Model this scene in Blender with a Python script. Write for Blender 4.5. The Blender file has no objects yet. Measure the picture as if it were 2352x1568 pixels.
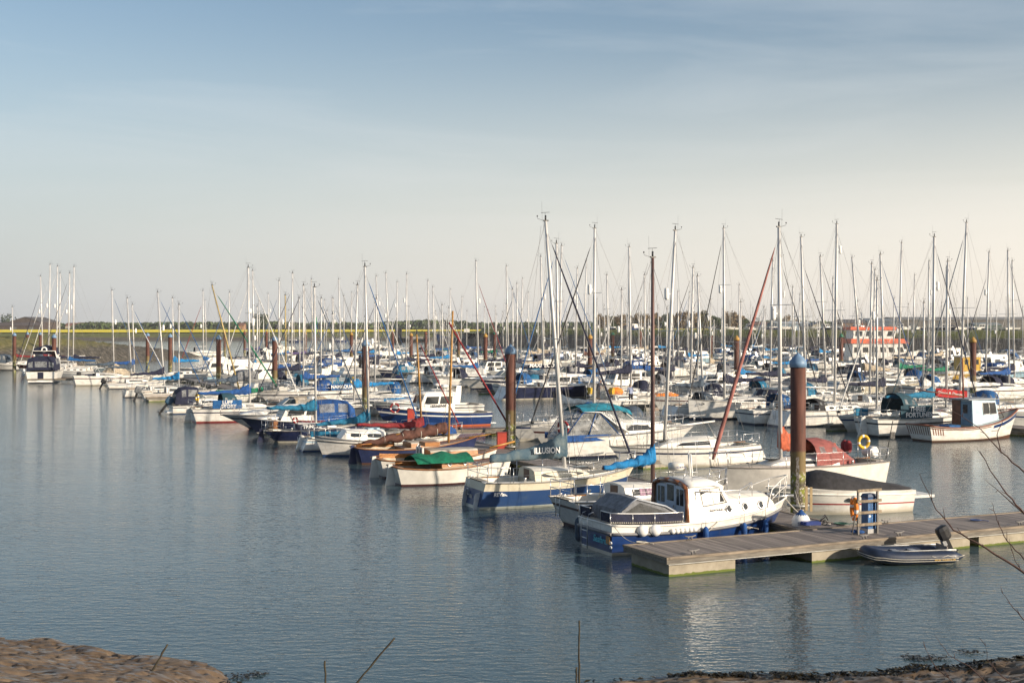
import bpy, math, random
from mathutils import Vector, Matrix
R = math.radians
random.seed(11)
SC = bpy.context.scene
COL = SC.collection

# ------------------------------------------------------------------ camera
F, CX, HY, CH = 2987.0, 1176.0, 749.5, 7.2      # focal length and centre in survey pixels (2352 wide), eye height in metres
cam_d = bpy.data.cameras.new('camera'); cam = bpy.data.objects.new('camera', cam_d); COL.objects.link(cam)
cam.location = (0, 0, CH); cam.rotation_euler = (R(90), 0, 0)
cam_d.sensor_width = 36; cam_d.lens = 36 * F / 2352; cam_d.shift_y = -(784 - HY) / 2352
cam_d.clip_start = 0.3; cam_d.clip_end = 30000
SC.camera = cam
# ------------------------------------------------------------------ sun and sky
SUN_AZ, SUN_EL = 119.0, 17.0       # azimuth clockwise from the view direction (+Y)
sd = Vector((math.sin(R(SUN_AZ)) * math.cos(R(SUN_EL)), math.cos(R(SUN_AZ)) * math.cos(R(SUN_EL)), math.sin(R(SUN_EL))))
sun_d = bpy.data.lights.new('sun', 'SUN'); sun_d.energy = 4.0; sun_d.angle = R(0.6); sun_d.color = (1.0, 0.85, 0.67)
sun = bpy.data.objects.new('sun', sun_d); COL.objects.link(sun)
sun.rotation_euler = sd.to_track_quat('Z', 'Y').to_euler()
W = bpy.data.worlds.new('World'); SC.world = W; W.use_nodes = True
wn, wl = W.node_tree.nodes, W.node_tree.links
wn.clear()
out = wn.new('ShaderNodeOutputWorld'); bg = wn.new('ShaderNodeBackground'); sky = wn.new('ShaderNodeTexSky')
sky.sky_type = 'NISHITA'; sky.sun_disc = False; sky.sun_elevation = R(SUN_EL); sky.sun_rotation = R(SUN_AZ)
sky.air_density = 1.0; sky.dust_density = 1.2; sky.ozone_density = 1.2; sky.altitude = 0
tc = wn.new('ShaderNodeTexCoord')
# thin cirrus and horizon veil, laid out by direction in the sky
mp = wn.new('ShaderNodeMapping'); mp.inputs['Scale'].default_value = (1.0, 1.5, 8.5); mp.inputs['Rotation'].default_value = (R(8), R(14), R(20))
ns = wn.new('ShaderNodeTexNoise'); ns.inputs['Scale'].default_value = 2.1; ns.inputs['Detail'].default_value = 8; ns.inputs['Roughness'].default_value = .55; ns.inputs['Distortion'].default_value = .6
rp = wn.new('ShaderNodeMapRange'); rp.inputs[1].default_value = .44; rp.inputs[2].default_value = .74; rp.inputs[3].default_value = 0; rp.inputs[4].default_value = .33
mx = wn.new('ShaderNodeMix'); mx.data_type = 'RGBA'; mx.inputs['B'].default_value = (6.6, 6.9, 7.0, 1)
sep = wn.new('ShaderNodeSeparateXYZ')
hz = wn.new('ShaderNodeMapRange'); hz.inputs[1].default_value = 0.0; hz.inputs[2].default_value = .25; hz.inputs[3].default_value = .88; hz.inputs[4].default_value = 0; hz.interpolation_type = 'SMOOTHSTEP'
# warm veil is brighter towards the sun's side
wr = wn.new('ShaderNodeMapRange'); wr.inputs[1].default_value = -.45; wr.inputs[2].default_value = .5; wr.inputs[3].default_value = 0; wr.inputs[4].default_value = 1
vc = wn.new('ShaderNodeMix'); vc.data_type = 'RGBA'; vc.inputs['A'].default_value = (4.5, 4.75, 5.0, 1); vc.inputs['B'].default_value = (9.2, 8.3, 7.2, 1)
mx2 = wn.new('ShaderNodeMix'); mx2.data_type = 'RGBA'
wl.new(tc.outputs['Generated'], mp.inputs['Vector']); wl.new(mp.outputs[0], ns.inputs['Vector']); wl.new(ns.outputs['Fac'], rp.inputs[0])
wl.new(sky.outputs[0], mx.inputs['A']); wl.new(rp.outputs[0], mx.inputs['Factor'])
wl.new(tc.outputs['Generated'], sep.inputs[0]); wl.new(sep.outputs['Z'], hz.inputs[0]); wl.new(sep.outputs['X'], wr.inputs[0])
wl.new(wr.outputs[0], vc.inputs['Factor']); wl.new(mx.outputs['Result'], mx2.inputs['A']); wl.new(vc.outputs['Result'], mx2.inputs['B'])
wl.new(hz.outputs[0], mx2.inputs['Factor']); wl.new(mx2.outputs['Result'], bg.inputs['Color']); wl.new(bg.outputs[0], out.inputs[0])
bg.inputs['Strength'].default_value = 0.074
SC.view_settings.view_transform = 'Standard'; SC.view_settings.look = 'None'; SC.view_settings.gamma = 1
SC.view_settings.exposure = 0.80
SC.render.engine = 'CYCLES'

# ------------------------------------------------------------------ survey helpers: picture position -> place on the water
def at(u, v, z=0.0):
    d = F * (CH - z) / (v - HY)
    return Vector(((u - CX) * d / F, d, z))
def atd(u, d, z=0.0): return Vector(((u - CX) * d / F, d, z))
def vz(v, d): return CH - (v - HY) * d / F
HD = 24.0                                    # direction of the berths
AX = Vector((math.cos(R(HD)), math.sin(R(HD)), 0)); WX = Vector((-math.sin(R(HD)), math.cos(R(HD)), 0))
def on_row(u, c):                            # where the view line of column u crosses the line AX.p = c
    k = (u - CX) / F
    d = c / (AX.x * k + AX.y)
    return Vector((k * d, d, 0))

# ------------------------------------------------------------------ mesh builder
class MB:
    def __init__(s): s.v = []; s.f = []; s.m = []; s.s = []
    def add(s, vs, fs, mi=0, sm=False):
        b = len(s.v); s.v += [tuple(p) for p in vs]
        for i, f in enumerate(fs):
            s.f.append([b + k for k in f]); s.m.append(mi[i] if isinstance(mi, list) else mi); s.s.append(sm)
        return s
    def box(s, x0, x1, y0, y1, z0, z1, mi=0, M=None):
        vs = [Vector((x, y, z)) for z in (z0, z1) for y in (y0, y1) for x in (x0, x1)]
        if M is not None: vs = [M @ p for p in vs]
        return s.add(vs, [(0, 2, 3, 1), (4, 5, 7, 6), (0, 1, 5, 4), (2, 6, 7, 3), (0, 4, 6, 2), (1, 3, 7, 5)], mi)
    def tube(s, pts, r, n=6, mi=0, cap=True, sm=True):
        pts = [Vector(p) for p in pts]; rings = []
        for i, p in enumerate(pts):
            a = pts[max(i - 1, 0)]; b = pts[min(i + 1, len(pts) - 1)]
            t = (b - a).normalized() if (b - a).length > 1e-9 else Vector((0, 0, 1))
            up = Vector((0, 0, 1)) if abs(t.z) < .9 else Vector((1, 0, 0))
            x = t.cross(up).normalized(); y = x.cross(t)
            rr = r[i] if isinstance(r, (list, tuple)) else r
            rx, ry = rr if isinstance(rr, (list, tuple)) else (rr, rr)
            rings.append([p + x * rx * math.cos(2 * math.pi * k / n) + y * ry * math.sin(2 * math.pi * k / n) for k in range(n)])
        return s.loft(rings, mi, True, cap, sm)
    def loft(s, rings, mi=0, closed=True, cap=True, sm=False):
        n = len(rings[0]); vs = [p for r in rings for p in r]; fs = []; ms = []
        m = n if closed else n - 1
        for i in range(len(rings) - 1):
            for k in range(m):
                fs.append((i * n + k, i * n + (k + 1) % n, (i + 1) * n + (k + 1) % n, (i + 1) * n + k))
                ms.append(mi[k] if isinstance(mi, list) else mi)
        if cap:
            fs.append(tuple(range(n))[::-1]); fs.append(tuple((len(rings) - 1) * n + k for k in range(n)))
            ms += [mi[0] if isinstance(mi, list) else mi] * 2
        s.add(vs, fs, ms, sm)
        if cap: s.s[-1] = s.s[-2] = False
        return s
    def lathe(s, prof, n=16, c=(0, 0, 0), mi=0, sm=True):
        rings = [[(c[0] + r * math.cos(2 * math.pi * k / n), c[1] + r * math.sin(2 * math.pi * k / n), c[2] + z) for k in range(n)] for r, z in prof]
        return s.loft(rings, mi, True, True, sm)
    def ball(s, c, rx, ry=None, rz=None, n=10, mi=0, M=None):
        ry = ry or rx; rz = rz or rx; rings = []
        for i in range(1, n // 2 + 1):
            a = math.pi * (i - .5) / (n // 2) ; 
            ring = [Vector((rx * math.sin(a) * math.cos(2 * math.pi * k / n), ry * math.sin(a) * math.sin(2 * math.pi * k / n), -rz * math.cos(a))) for k in range(n)]
            if M is not None: ring = [M @ p for p in ring]
            rings.append([p + Vector(c) for p in ring])
        return s.loft(rings, mi, True, True, True)
    def torus(s, c, R0, r, n=18, m=8, M=None, mi=0, bands=None):
        vs = []; fs = []; ms = []
        for i in range(n):
            a = 2 * math.pi * i / n
            for k in range(m):
                b = 2 * math.pi * k / m
                p = Vector(((R0 + r * math.cos(b)) * math.cos(a), (R0 + r * math.cos(b)) * math.sin(a), r * math.sin(b)))
                if M is not None: p = M @ p
                vs.append(p + Vector(c))
        for i in range(n):
            for k in range(m):
                fs.append((i * m + k, ((i + 1) % n) * m + k, ((i + 1) % n) * m + (k + 1) % m, i * m + (k + 1) % m))
                ms.append(bands if (bands is not None and i % (n // 4) == 0) else mi)
        return s.add(vs, fs, ms, True)
    def build(s, name, mats, parent=None):
        me = bpy.data.meshes.new(name); me.from_pydata(s.v, [], s.f)
        mats = mats if isinstance(mats, (list, tuple)) else [mats]
        for m in mats: me.materials.append(m)
        me.polygons.foreach_set('material_index', s.m); me.polygons.foreach_set('use_smooth', s.s)
        me.update()
        o = bpy.data.objects.new(name, me); COL.objects.link(o)
        if parent is not None: o.parent = parent
        return o
def tag(o, label=None, cat=None, group=None, kind=None):
    if label: o['label'] = label
    if cat: o['category'] = cat
    if group: o['group'] = group
    if kind: o['kind'] = kind
    return o
def empty(name, loc, hd=0.0, label=None, cat=None, group=None):
    o = bpy.data.objects.new(name, None); COL.objects.link(o); o.location = loc; o.rotation_euler = (0, 0, R(hd)); o.empty_display_size = .3
    return tag(o, label, cat, group)
def text(s, size, mat, parent, loc, rot, name='lettering', depth=.004, sx=1.0, bold=.0, shear=0.0, align='CENTER'):
    cu = bpy.data.curves.new(name, 'FONT'); cu.body = s; cu.size = size; cu.extrude = depth; cu.align_x = align; cu.align_y = 'CENTER'
    cu.offset = bold; cu.shear = shear; cu.space_line = .85; cu.resolution_u = 3
    tmp = bpy.data.objects.new('tmp', cu); COL.objects.link(tmp)
    me = bpy.data.meshes.new_from_object(tmp.evaluated_get(bpy.context.evaluated_depsgraph_get()))
    bpy.data.objects.remove(tmp); bpy.data.curves.remove(cu)
    me.materials.clear(); me.materials.append(mat)
    o = bpy.data.objects.new(name, me); COL.objects.link(o); o.parent = parent; o.location = loc
    o.rotation_euler = rot; o.scale = (sx, 1, 1)
    return o

# ------------------------------------------------------------------ materials
_M = {}
def mat(name, col, rough=.45, metal=0.0, var=.14, scale=2.5, bump=0.0, bscale=None, col2=None, stretch=(1, 1, 1), thr=(.35, .65), coat=0.0, alpha=1.0, emit=None):
    if name in _M: return _M[name]
    m = bpy.data.materials.new(name); m.use_nodes = True; n, l = m.node_tree.nodes, m.node_tree.links
    b = n['Principled BSDF']; b.inputs['Roughness'].default_value = rough; b.inputs['Metallic'].default_value = metal
    if coat: b.inputs['Coat Weight'].default_value = coat
    t = n.new('ShaderNodeTexCoord'); mp = n.new('ShaderNodeMapping'); mp.inputs['Scale'].default_value = stretch
    l.new(t.outputs['Object'], mp.inputs[0])
    ns = n.new('ShaderNodeTexNoise'); ns.inputs['Scale'].default_value = scale; ns.inputs['Detail'].default_value = 5; ns.inputs['Roughness'].default_value = .6
    l.new(mp.outputs[0], ns.inputs['Vector'])
    mr = n.new('ShaderNodeMapRange'); mr.inputs[1].default_value = thr[0]; mr.inputs[2].default_value = thr[1]
    l.new(ns.outputs['Fac'], mr.inputs[0])
    mx = n.new('ShaderNodeMix'); mx.data_type = 'RGBA'
    c2 = col2 or tuple(c * (1 - 2 * var) for c in col)
    mx.inputs['A'].default_value = (*[min(1, c * (1 + (0 if col2 else .3 * var))) for c in col], 1); mx.inputs['B'].default_value = (*c2, 1)
    l.new(mr.outputs[0], mx.inputs['Factor']); l.new(mx.outputs['Result'], b.inputs['Base Color'])
    if bump:
        bn = n.new('ShaderNodeTexNoise'); bn.inputs['Scale'].default_value = bscale or scale * 4; bn.inputs['Detail'].default_value = 4
        l.new(mp.outputs[0], bn.inputs['Vector'])
        bp = n.new('ShaderNodeBump'); bp.inputs['Strength'].default_value = bump; bp.inputs['Distance'].default_value = .03
        l.new(bn.outputs['Fac'], bp.inputs['Height']); l.new(bp.outputs[0], b.inputs['Normal'])
    if alpha < 1: b.inputs['Alpha'].default_value = alpha
    _M[name] = m
    return m
PAINT = dict(white=(.78, .76, .71), cream=(.72, .66, .52), navy=(.014, .020, .060), blue=(.015, .065, .20), royal=(.010, .038, .15), sky=(.35, .52, .62), grey=(.36, .37, .38),
             green=(.02, .10, .07), red=(.38, .03, .03), black=(.02, .02, .025), maroon=(.10, .02, .02), teal=(.02, .20, .25), brown=(.13, .05, .02), yellow=(.75, .48, .03), orange=(.75, .16, .04))
def weather(m, zlo=.16, stain=(.22, .17, .09), amt=.55):
    """a brownish scum band just above the water and thin vertical weeps below fittings, fixed to the hull"""
    n, l = m.node_tree.nodes, m.node_tree.links; bs = n['Principled BSDF']; src = bs.inputs['Base Color'].links[0].from_socket
    t = n.new('ShaderNodeTexCoord'); s_ = n.new('ShaderNodeSeparateXYZ'); l.new(t.outputs['Object'], s_.inputs[0])
    q = n.new('ShaderNodeTexNoise'); q.inputs['Scale'].default_value = 1; q.inputs['Detail'].default_value = 3; mp = n.new('ShaderNodeMapping'); mp.inputs['Scale'].default_value = (9, 9, .7)
    l.new(t.outputs['Object'], mp.inputs[0]); l.new(mp.outputs[0], q.inputs['Vector'])
    st = n.new('ShaderNodeMapRange'); st.inputs[1].default_value = .62; st.inputs[2].default_value = .78; st.inputs[4].default_value = .5; l.new(q.outputs['Fac'], st.inputs[0])
    ad = n.new('ShaderNodeMath'); ad.operation = 'MULTIPLY_ADD'; ad.inputs[1].default_value = -.16; l.new(q.outputs['Fac'], ad.inputs[0]); l.new(s_.outputs['Z'], ad.inputs[2])
    sc = n.new('ShaderNodeMapRange'); sc.inputs[1].default_value = zlo; sc.inputs[2].default_value = zlo - .16; sc.inputs[4].default_value = amt; l.new(ad.outputs[0], sc.inputs[0])
    mxx = n.new('ShaderNodeMath'); mxx.operation = 'MAXIMUM'; l.new(st.outputs[0], mxx.inputs[0]); l.new(sc.outputs[0], mxx.inputs[1])
    x = n.new('ShaderNodeMix'); x.data_type = 'RGBA'; x.inputs['B'].default_value = (*stain, 1); l.new(mxx.outputs[0], x.inputs['Factor']); l.new(src, x.inputs['A']); l.new(x.outputs['Result'], bs.inputs['Base Color'])
    return m
def paint(c):        # glossy boat paint, faintly streaked and weathered
    if 'paint_' + c in _M: return _M['paint_' + c]
    m = mat('paint_' + c, PAINT[c], rough=.28, var=.12 if c in ('white', 'cream') else .2, scale=1.6, stretch=(1, 1, 3.0), coat=.2)
    return weather(m, .16, (.42, .36, .24) if c in ('white', 'cream', 'grey', 'sky') else tuple(min(1, k * .6 + .03) for k in PAINT[c]), .6)
FAB = dict(blue=(.010, .10, .29), teal=(.008, .15, .28), azure=(.008, .20, .48), navy=(.012, .016, .045), green=(.0, .16, .085), red=(.24, .02, .025), rust=(.52, .12, .055), grey=(.20, .21, .23), tan=(.50, .42, .31),
           white=(.72, .72, .70), black=(.03, .03, .035), petrol=(.02, .07, .10), slate=(.07, .10, .14), brown=(.11, .045, .032), purple=(.10, .06, .22), maroon=(.16, .02, .03), orange=(.85, .25, .03), royal=(.010, .075, .27), yellow=(.8, .5, .04))
def fab(c): return mat('fabric_' + c, FAB[c], rough=.85, var=.22, scale=5, bump=.7, bscale=7)
def wood(c='teak'):
    d = dict(teak=(.30, .12, .04), varnish=(.42, .17, .04), grey=(.20, .18, .15), spar=(.50, .26, .06), pale=(.42, .33, .2), dark=(.10, .05, .03))
    return mat('wood_' + c, d[c], rough=.4 if c != 'grey' else .8, var=.25, scale=4, stretch=(.6, 6, 6), bump=.15)
ALU = mat('mast_alloy', (.68, .67, .65), rough=.42, metal=.15, var=.1, scale=1)
STEEL = mat('stainless', (.62, .62, .62), rough=.3, metal=.8, var=.05)
WIRE = mat('rigging_wire', (.30, .29, .28), rough=.5, metal=.3, var=.05)
ROPE = mat('rope', (.55, .52, .45), rough=.9)
GLASS = mat('dark_glass', (.035, .04, .045), rough=.08, var=.3, scale=1.2)
VINYL = mat('clear_vinyl', (.42, .44, .45), rough=.2, var=.3, scale=3, bump=.3, alpha=.55)
DECK = mat('deck_gelcoat', (.74, .71, .64), rough=.55, var=.18, scale=2.2, col2=(.58, .55, .48), thr=(.5, .8))
DECKG = mat('deck_grey', (.38, .37, .36), rough=.7, var=.15)
COACH = mat('cabin_gelcoat', (.80, .78, .73), rough=.35, var=.1, scale=1.3, col2=(.66, .63, .56), thr=(.5, .85), coat=.1)
BLACK = mat('black_plastic', (.02, .02, .022), rough=.35, var=.2)
RUB = mat('rubber', (.06, .06, .06), rough=.7)
WHITEP = mat('white_plastic', (.8, .8, .78), rough=.4, var=.08)

# ================================================================== SETTING
from mathutils import noise as mn
def lerp_tab(tab, x):
    if x <= tab[0][0]: return tab[0][1]
    for (a, b), (c, d) in zip(tab, tab[1:]):
        if x <= c: return b + (d - b) * (x - a) / (c - a)
    return tab[-1][1]

# ---- water
def water_mat():
    m = bpy.data.materials.new('harbour_water'); m.use_nodes = True; n, l = m.node_tree.nodes, m.node_tree.links
    b = n['Principled BSDF']; b.inputs['Roughness'].default_value = .05; b.inputs['IOR'].default_value = 1.33
    t = n.new('ShaderNodeTexCoord')
    big = n.new('ShaderNodeTexNoise'); big.inputs['Scale'].default_value = .05; big.inputs['Detail'].default_value = 3
    l.new(t.outputs['Object'], big.inputs['Vector'])
    mx = n.new('ShaderNodeMix'); mx.data_type = 'RGBA'; mx.inputs['A'].default_value = (.045, .084, .104, 1); mx.inputs['B'].default_value = (.066, .100, .112, 1)
    l.new(big.outputs['Fac'], mx.inputs['Factor']); l.new(mx.outputs['Result'], b.inputs['Base Color'])
    acc = None
    # long ripples, cross ripples, fine chop
    for sc, st, rot, det, w in ((1.0, (1.1, 4.2, 1), -9, 3, .62), (1.0, (3.2, 5.4, 1), 21, 2, .56), (1.0, (6.5, 8.5, 1), -24, 2, .22), (1.0, (14, 17, 1), 8, 1, .05), (1.0, (.12, .3, 1), 5, 2, .9)):
        mp = n.new('ShaderNodeMapping'); mp.inputs['Scale'].default_value = st; mp.inputs['Rotation'].default_value = (0, 0, R(rot))
        ns = n.new('ShaderNodeTexNoise'); ns.inputs['Scale'].default_value = sc; ns.inputs['Detail'].default_value = det; ns.inputs['Roughness'].default_value = .5; ns.inputs['Distortion'].default_value = .3
        l.new(t.outputs['Object'], mp.inputs[0]); l.new(mp.outputs[0], ns.inputs['Vector'])
        mu = n.new('ShaderNodeMath'); mu.operation = 'MULTIPLY'; mu.inputs[1].default_value = w; l.new(ns.outputs['Fac'], mu.inputs[0])
        if acc is None: acc = mu
        else:
            ad = n.new('ShaderNodeMath'); l.new(acc.outputs[0], ad.inputs[0]); l.new(mu.outputs[0], ad.inputs[1]); acc = ad
    # breeze patches: some of the surface is calmer
    pt = n.new('ShaderNodeTexNoise'); pt.inputs['Scale'].default_value = .035; pt.inputs['Detail'].default_value = 2
    mp = n.new('ShaderNodeMapping'); mp.inputs['Scale'].default_value = (1, 1.6, 1); l.new(t.outputs['Object'], mp.inputs[0]); l.new(mp.outputs[0], pt.inputs['Vector'])
    mr = n.new('ShaderNodeMapRange'); mr.inputs[1].default_value = .35; mr.inputs[2].default_value = .62; mr.inputs[3].default_value = .78; mr.inputs[4].default_value = 1.0
    l.new(pt.outputs['Fac'], mr.inputs[0])
    bp = n.new('ShaderNodeBump'); bp.inputs['Distance'].default_value = .031
    l.new(mr.outputs[0], bp.inputs['Strength'])
    l.new(acc.outputs[0], bp.inputs['Height']); l.new(bp.outputs[0], b.inputs['Normal'])
    return m
w = MB(); w.add([(-2600, 15, 0), (2600, 15, 0), (2600, 4000, 0), (-2600, 4000, 0)], [(0, 1, 2, 3)])
tag(w.build('harbour_water', water_mat()), kind='structure')

# ---- terrain materials
def ground_mat(name, stops, scale=1.0, bump=.6, rough=.9, zmix=None, bdist=.15, stretch=(1, 1, 1)):
    """stops: colours along a noise ramp; zmix=(z0,z1,[colours]) blends to a second ramp with height"""
    m = bpy.data.materials.new(name); m.use_nodes = True; n, l = m.node_tree.nodes, m.node_tree.links
    b = n['Principled BSDF']; b.inputs['Roughness'].default_value = rough
    g = n.new('ShaderNodeNewGeometry'); mp = n.new('ShaderNodeMapping'); mp.inputs['Scale'].default_value = stretch; l.new(g.outputs['Position'], mp.inputs[0])
    ns = n.new('ShaderNodeTexNoise'); ns.inputs['Scale'].default_value = scale; ns.inputs['Detail'].default_value = 7; ns.inputs['Roughness'].default_value = .65
    l.new(mp.outputs[0], ns.inputs['Vector'])
    def ramp(cs):
        r = n.new('ShaderNodeValToRGB'); e = r.color_ramp.elements
        while len(e) < len(cs): e.new(.5)
        for i, c in enumerate(cs): e[i].position = .3 + .4 * i / (len(cs) - 1); e[i].color = (*c, 1)
        l.new(ns.outputs['Fac'], r.inputs[0]); return r
    r1 = ramp(stops); src = r1
    if zmix:
        r2 = ramp(zmix[2]); s = n.new('ShaderNodeSeparateXYZ'); l.new(g.outputs['Position'], s.inputs[0])
        n2 = n.new('ShaderNodeTexNoise'); n2.inputs['Scale'].default_value = .35; n2.inputs['Detail'].default_value = 5; l.new(g.outputs['Position'], n2.inputs['Vector'])
        ad = n.new('ShaderNodeMath'); ad.operation = 'MULTIPLY_ADD'; ad.inputs[1].default_value = 2.2; l.new(n2.outputs['Fac'], ad.inputs[0]); l.new(s.outputs['Z'], ad.inputs[2])
        mr = n.new('ShaderNodeMapRange'); mr.inputs[1].default_value = zmix[0] + 1.1; mr.inputs[2].default_value = zmix[1] + 1.1; l.new(ad.outputs[0], mr.inputs[0])
        mx = n.new('ShaderNodeMix'); mx.data_type = 'RGBA'; l.new(mr.outputs[0], mx.inputs['Factor']); l.new(r1.outputs[0], mx.inputs['A']); l.new(r2.outputs[0], mx.inputs['B'])
        l.new(mx.outputs['Result'], b.inputs['Base Color'])
    else: l.new(r1.outputs[0], b.inputs['Base Color'])
    bp = n.new('ShaderNodeBump'); bp.inputs['Strength'].default_value = bump; bp.inputs['Distance'].default_value = bdist
    l.new(ns.outputs['Fac'], bp.inputs['Height']); l.new(bp.outputs[0], b.inputs['Normal'])
    return m
GRASSY = [(.05, .07, .015), (.10, .13, .025), (.16, .17, .05)]
ROCKY = [(.02, .02, .017), (.07, .062, .05), (.19, .175, .145)]
embank_mat = ground_mat('embankment_stone', [(.018, .018, .017), (.04, .037, .033), (.085, .078, .068)], .8, .9, .9, (3.7, 4.5, [(.06, .07, .018), (.11, .125, .03), (.18, .17, .06)]), .5)
spit_mat = ground_mat('spit_rock_and_grass', ROCKY, 1.3, .9, .9, (2.9, 4.2, [(.07, .07, .022), (.13, .125, .04), (.21, .175, .075)]), .6)
bank_mat = ground_mat('river_bank', [(.07, .06, .045), (.10, .085, .065), (.13, .11, .08)], .3, .3, .9, (1.2, 2.0, [(.07, .09, .02), (.11, .12, .035), (.18, .16, .07)]), .2)
land_mat = ground_mat('far_land', [(.07, .10, .03), (.11, .13, .045), (.16, .16, .07)], .01, .1)
field_mat = ground_mat('rapeseed_flowers', [(.75, .58, .01), (.85, .68, .015), (.9, .74, .03)], .05, .2)

def ribbon(name, pts, prof, m, nz=.0, scale=.3, step=2.0, taper=None):
    """sweep a bank profile [(offset back, height)] along plan points"""
    L = []; P = [Vector((*p, 0)) for p in pts]
    for a, b in zip(P, P[1:]):
        k = max(1, int((b - a).length / step))
        L += [(a + (b - a) * i / k) for i in range(k)]
    L.append(P[-1]); rings = []
    sub = []
    for (o0, z0), (o1, z1) in zip(prof, prof[1:]):
        k = max(1, int(abs(o1 - o0) / 1.5)); k = min(k, 12)
        sub += [(o0 + (o1 - o0) * i / k, z0 + (z1 - z0) * i / k) for i in range(k)]
    sub.append(prof[-1])
    for i, p in enumerate(L):
        t = (L[min(i + 1, len(L) - 1)] - L[max(i - 1, 0)]).normalized(); nrm = Vector((-t.y, t.x, 0))
        s = taper(i / (len(L) - 1)) if taper else 1
        ring = []
        for o, z in sub:
            q = p + nrm * (o * (.4 + .6 * s)); h = z * s if z > 0 else z
            if nz and z > -.5: h += nz * (mn.noise(Vector((q.x * scale, q.y * scale, 0))) + .5 * mn.noise(Vector((q.x * scale * 3, q.y * scale * 3, 5)))) * min(1, max(.2, s))
            ring.append((q.x, q.y, h))
        rings.append(ring)
    return tag(MB().loft(rings, 0, False, False, True).build(name, m), kind='structure')
u2 = lambda u, d: ((u - CX) * d / F, d)
# right-hand embankment: stone revetment under a grass top
ribbon('stone_embankment', [(70, 900), u2(1035, 560), u2(1038, 500), u2(1300, 440), u2(1700, 385), u2(2500, 330), (420, 240)],
       [(0, -1), (2, .3), (11, 4.4), (13.5, 5.9), (18, 6.1), (26, 5.0), (40, 4.9)], embank_mat, .35, .5, 2.5)
# left-hand spit of rock and grass
ribbon('rocky_spit', [(-190, 150), u2(-60, 196), u2(0, 212), u2(180, 232), u2(330, 262), u2(420, 290), u2(508, 330)],
       [(0, -1), (1, .3), (5.5, 3.3), (9, 4.9), (17, 5.2), (26, 3.0), (32, -1)], spit_mat, .6, .7, 1.2,
       taper=lambda t: 1 if t < .66 else max(.06, 1 - (t - .66) / .34 * .97))
# far river bank, land, field
ribbon('river_bank', [(-900, 600), u2(100, 640), u2(600, 648), u2(900, 655), (120, 670)], [(0, -1), (18, 1.2), (26, 1.5), (34, 3.6), (44, 3.7), (50, 3.4)], bank_mat, .12, .1, 8)
g = MB(); g.add([(-2600, 660, 3.45), (90, 690, 3.45), (90, 940, 3.45), (-2600, 4300, 3.45)], [(0, 1, 2, 3)])
g.add([(90, 690, 3.44), (120, 900, 4.7), (2600, 900, 4.7), (2600, 4300, 4.2), (-2600, 4300, 3.44), (90, 940, 3.44)], [(0, 1, 2, 3, 4, 5)])
g.add([(80, 920, 4.7), (60, 700, 4.7), u2(1060, 560) + (4.7,), u2(1062, 510) + (4.75,), u2(1310, 462) + (4.75,), u2(1700, 405) + (4.75,), u2(2500, 348) + (4.75,), (900, 200, 4.75), (2600, 920, 4.7)], [tuple(range(9))[::-1]])
tag(g.build('far_land', land_mat), kind='structure')
fl = MB(); zf = 3.98
fl.add([(-900, 706, zf), u2(300, 706) + (zf,), u2(800, 770) + (zf,), u2(1150, 960) + (zf,), u2(1290, 1100) + (zf,), u2(1290, 1350) + (zf,), u2(-300, 1350) + (zf,)], [tuple(range(7))])
fl.add([u2(1290, 1010) + (5.0,), u2(1660, 960) + (5.0,), u2(1660, 1120) + (5.0,), u2(1290, 1230) + (5.0,)], [(0, 1, 2, 3)])
tag(fl.build('rapeseed_field', field_mat), kind='structure')

# ---- near bank of mud
SHORE = [(-60, 44), (-30, 38), (-14, 31), (-11.8, 30.0), (-9.5, 29.1), (-7.8, 28.1), (-6.7, 27.7), (-6.2, 27.2), (-5.7, 26.2), (-4.5, 25.2), (0, 25.3), (1.5, 26.15), (3.8, 26.75), (6, 26.7), (8, 26.9), (9.5, 27.4), (11, 28.0), (16, 31), (40, 40)]
def bank_z(x, y):
    s = lerp_tab(SHORE, x) + .35 * mn.noise(Vector((x * .9, 3.3, 0))) - y
    h = .16 * s if s < 2.5 else .4 + .245 * (s - 2.5)
    if s < 0: h = .2 * s
    p = Vector((x, y, 0))
    lump = mn.noise(p * .9) * .13 - max(0, mn.noise(Vector((x * 2.6, y * 4.2, 0))) - .22) * .42 - max(0, mn.noise(Vector((x * 5.2, y * 8.0, 7))) - .18) * .30 + mn.noise(p * 4.2) * .022 + mn.noise(p * 9) * .012 + .05
    k = min(1, max(0, (s + .8) / 1.2))
    return h + lump * k
mud = MB()
def patch(mb, xs, ys, f, mi=0):
    vs = [(x, y, f(x, y)) for y in ys for x in xs]; n = len(xs)
    mb.add(vs, [(j * n + i, j * n + i + 1, (j + 1) * n + i + 1, (j + 1) * n + i) for j in range(len(ys) - 1) for i in range(n - 1)], mi, True)
fr = lambda a, b, s: [a + s * i for i in range(int((b - a) / s) + 1)]
patch(mud, fr(-15, -4, .055), fr(17, 31.5, .055), bank_z); patch(mud, fr(-4, 15, .08), fr(22, 32, .08), bank_z); patch(mud, fr(-16, -15, .5), fr(17, 32, .5), bank_z)
patch(mud, fr(-90, -16, 2), fr(-6, 46, 1), bank_z); patch(mud, fr(15, 89, 2), fr(-6, 46, 1), bank_z); patch(mud, fr(-16, -4, .5), fr(-6, 17, .5), bank_z); patch(mud, fr(-4, 15.5, .5), fr(-6, 22, .5), bank_z)
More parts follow.
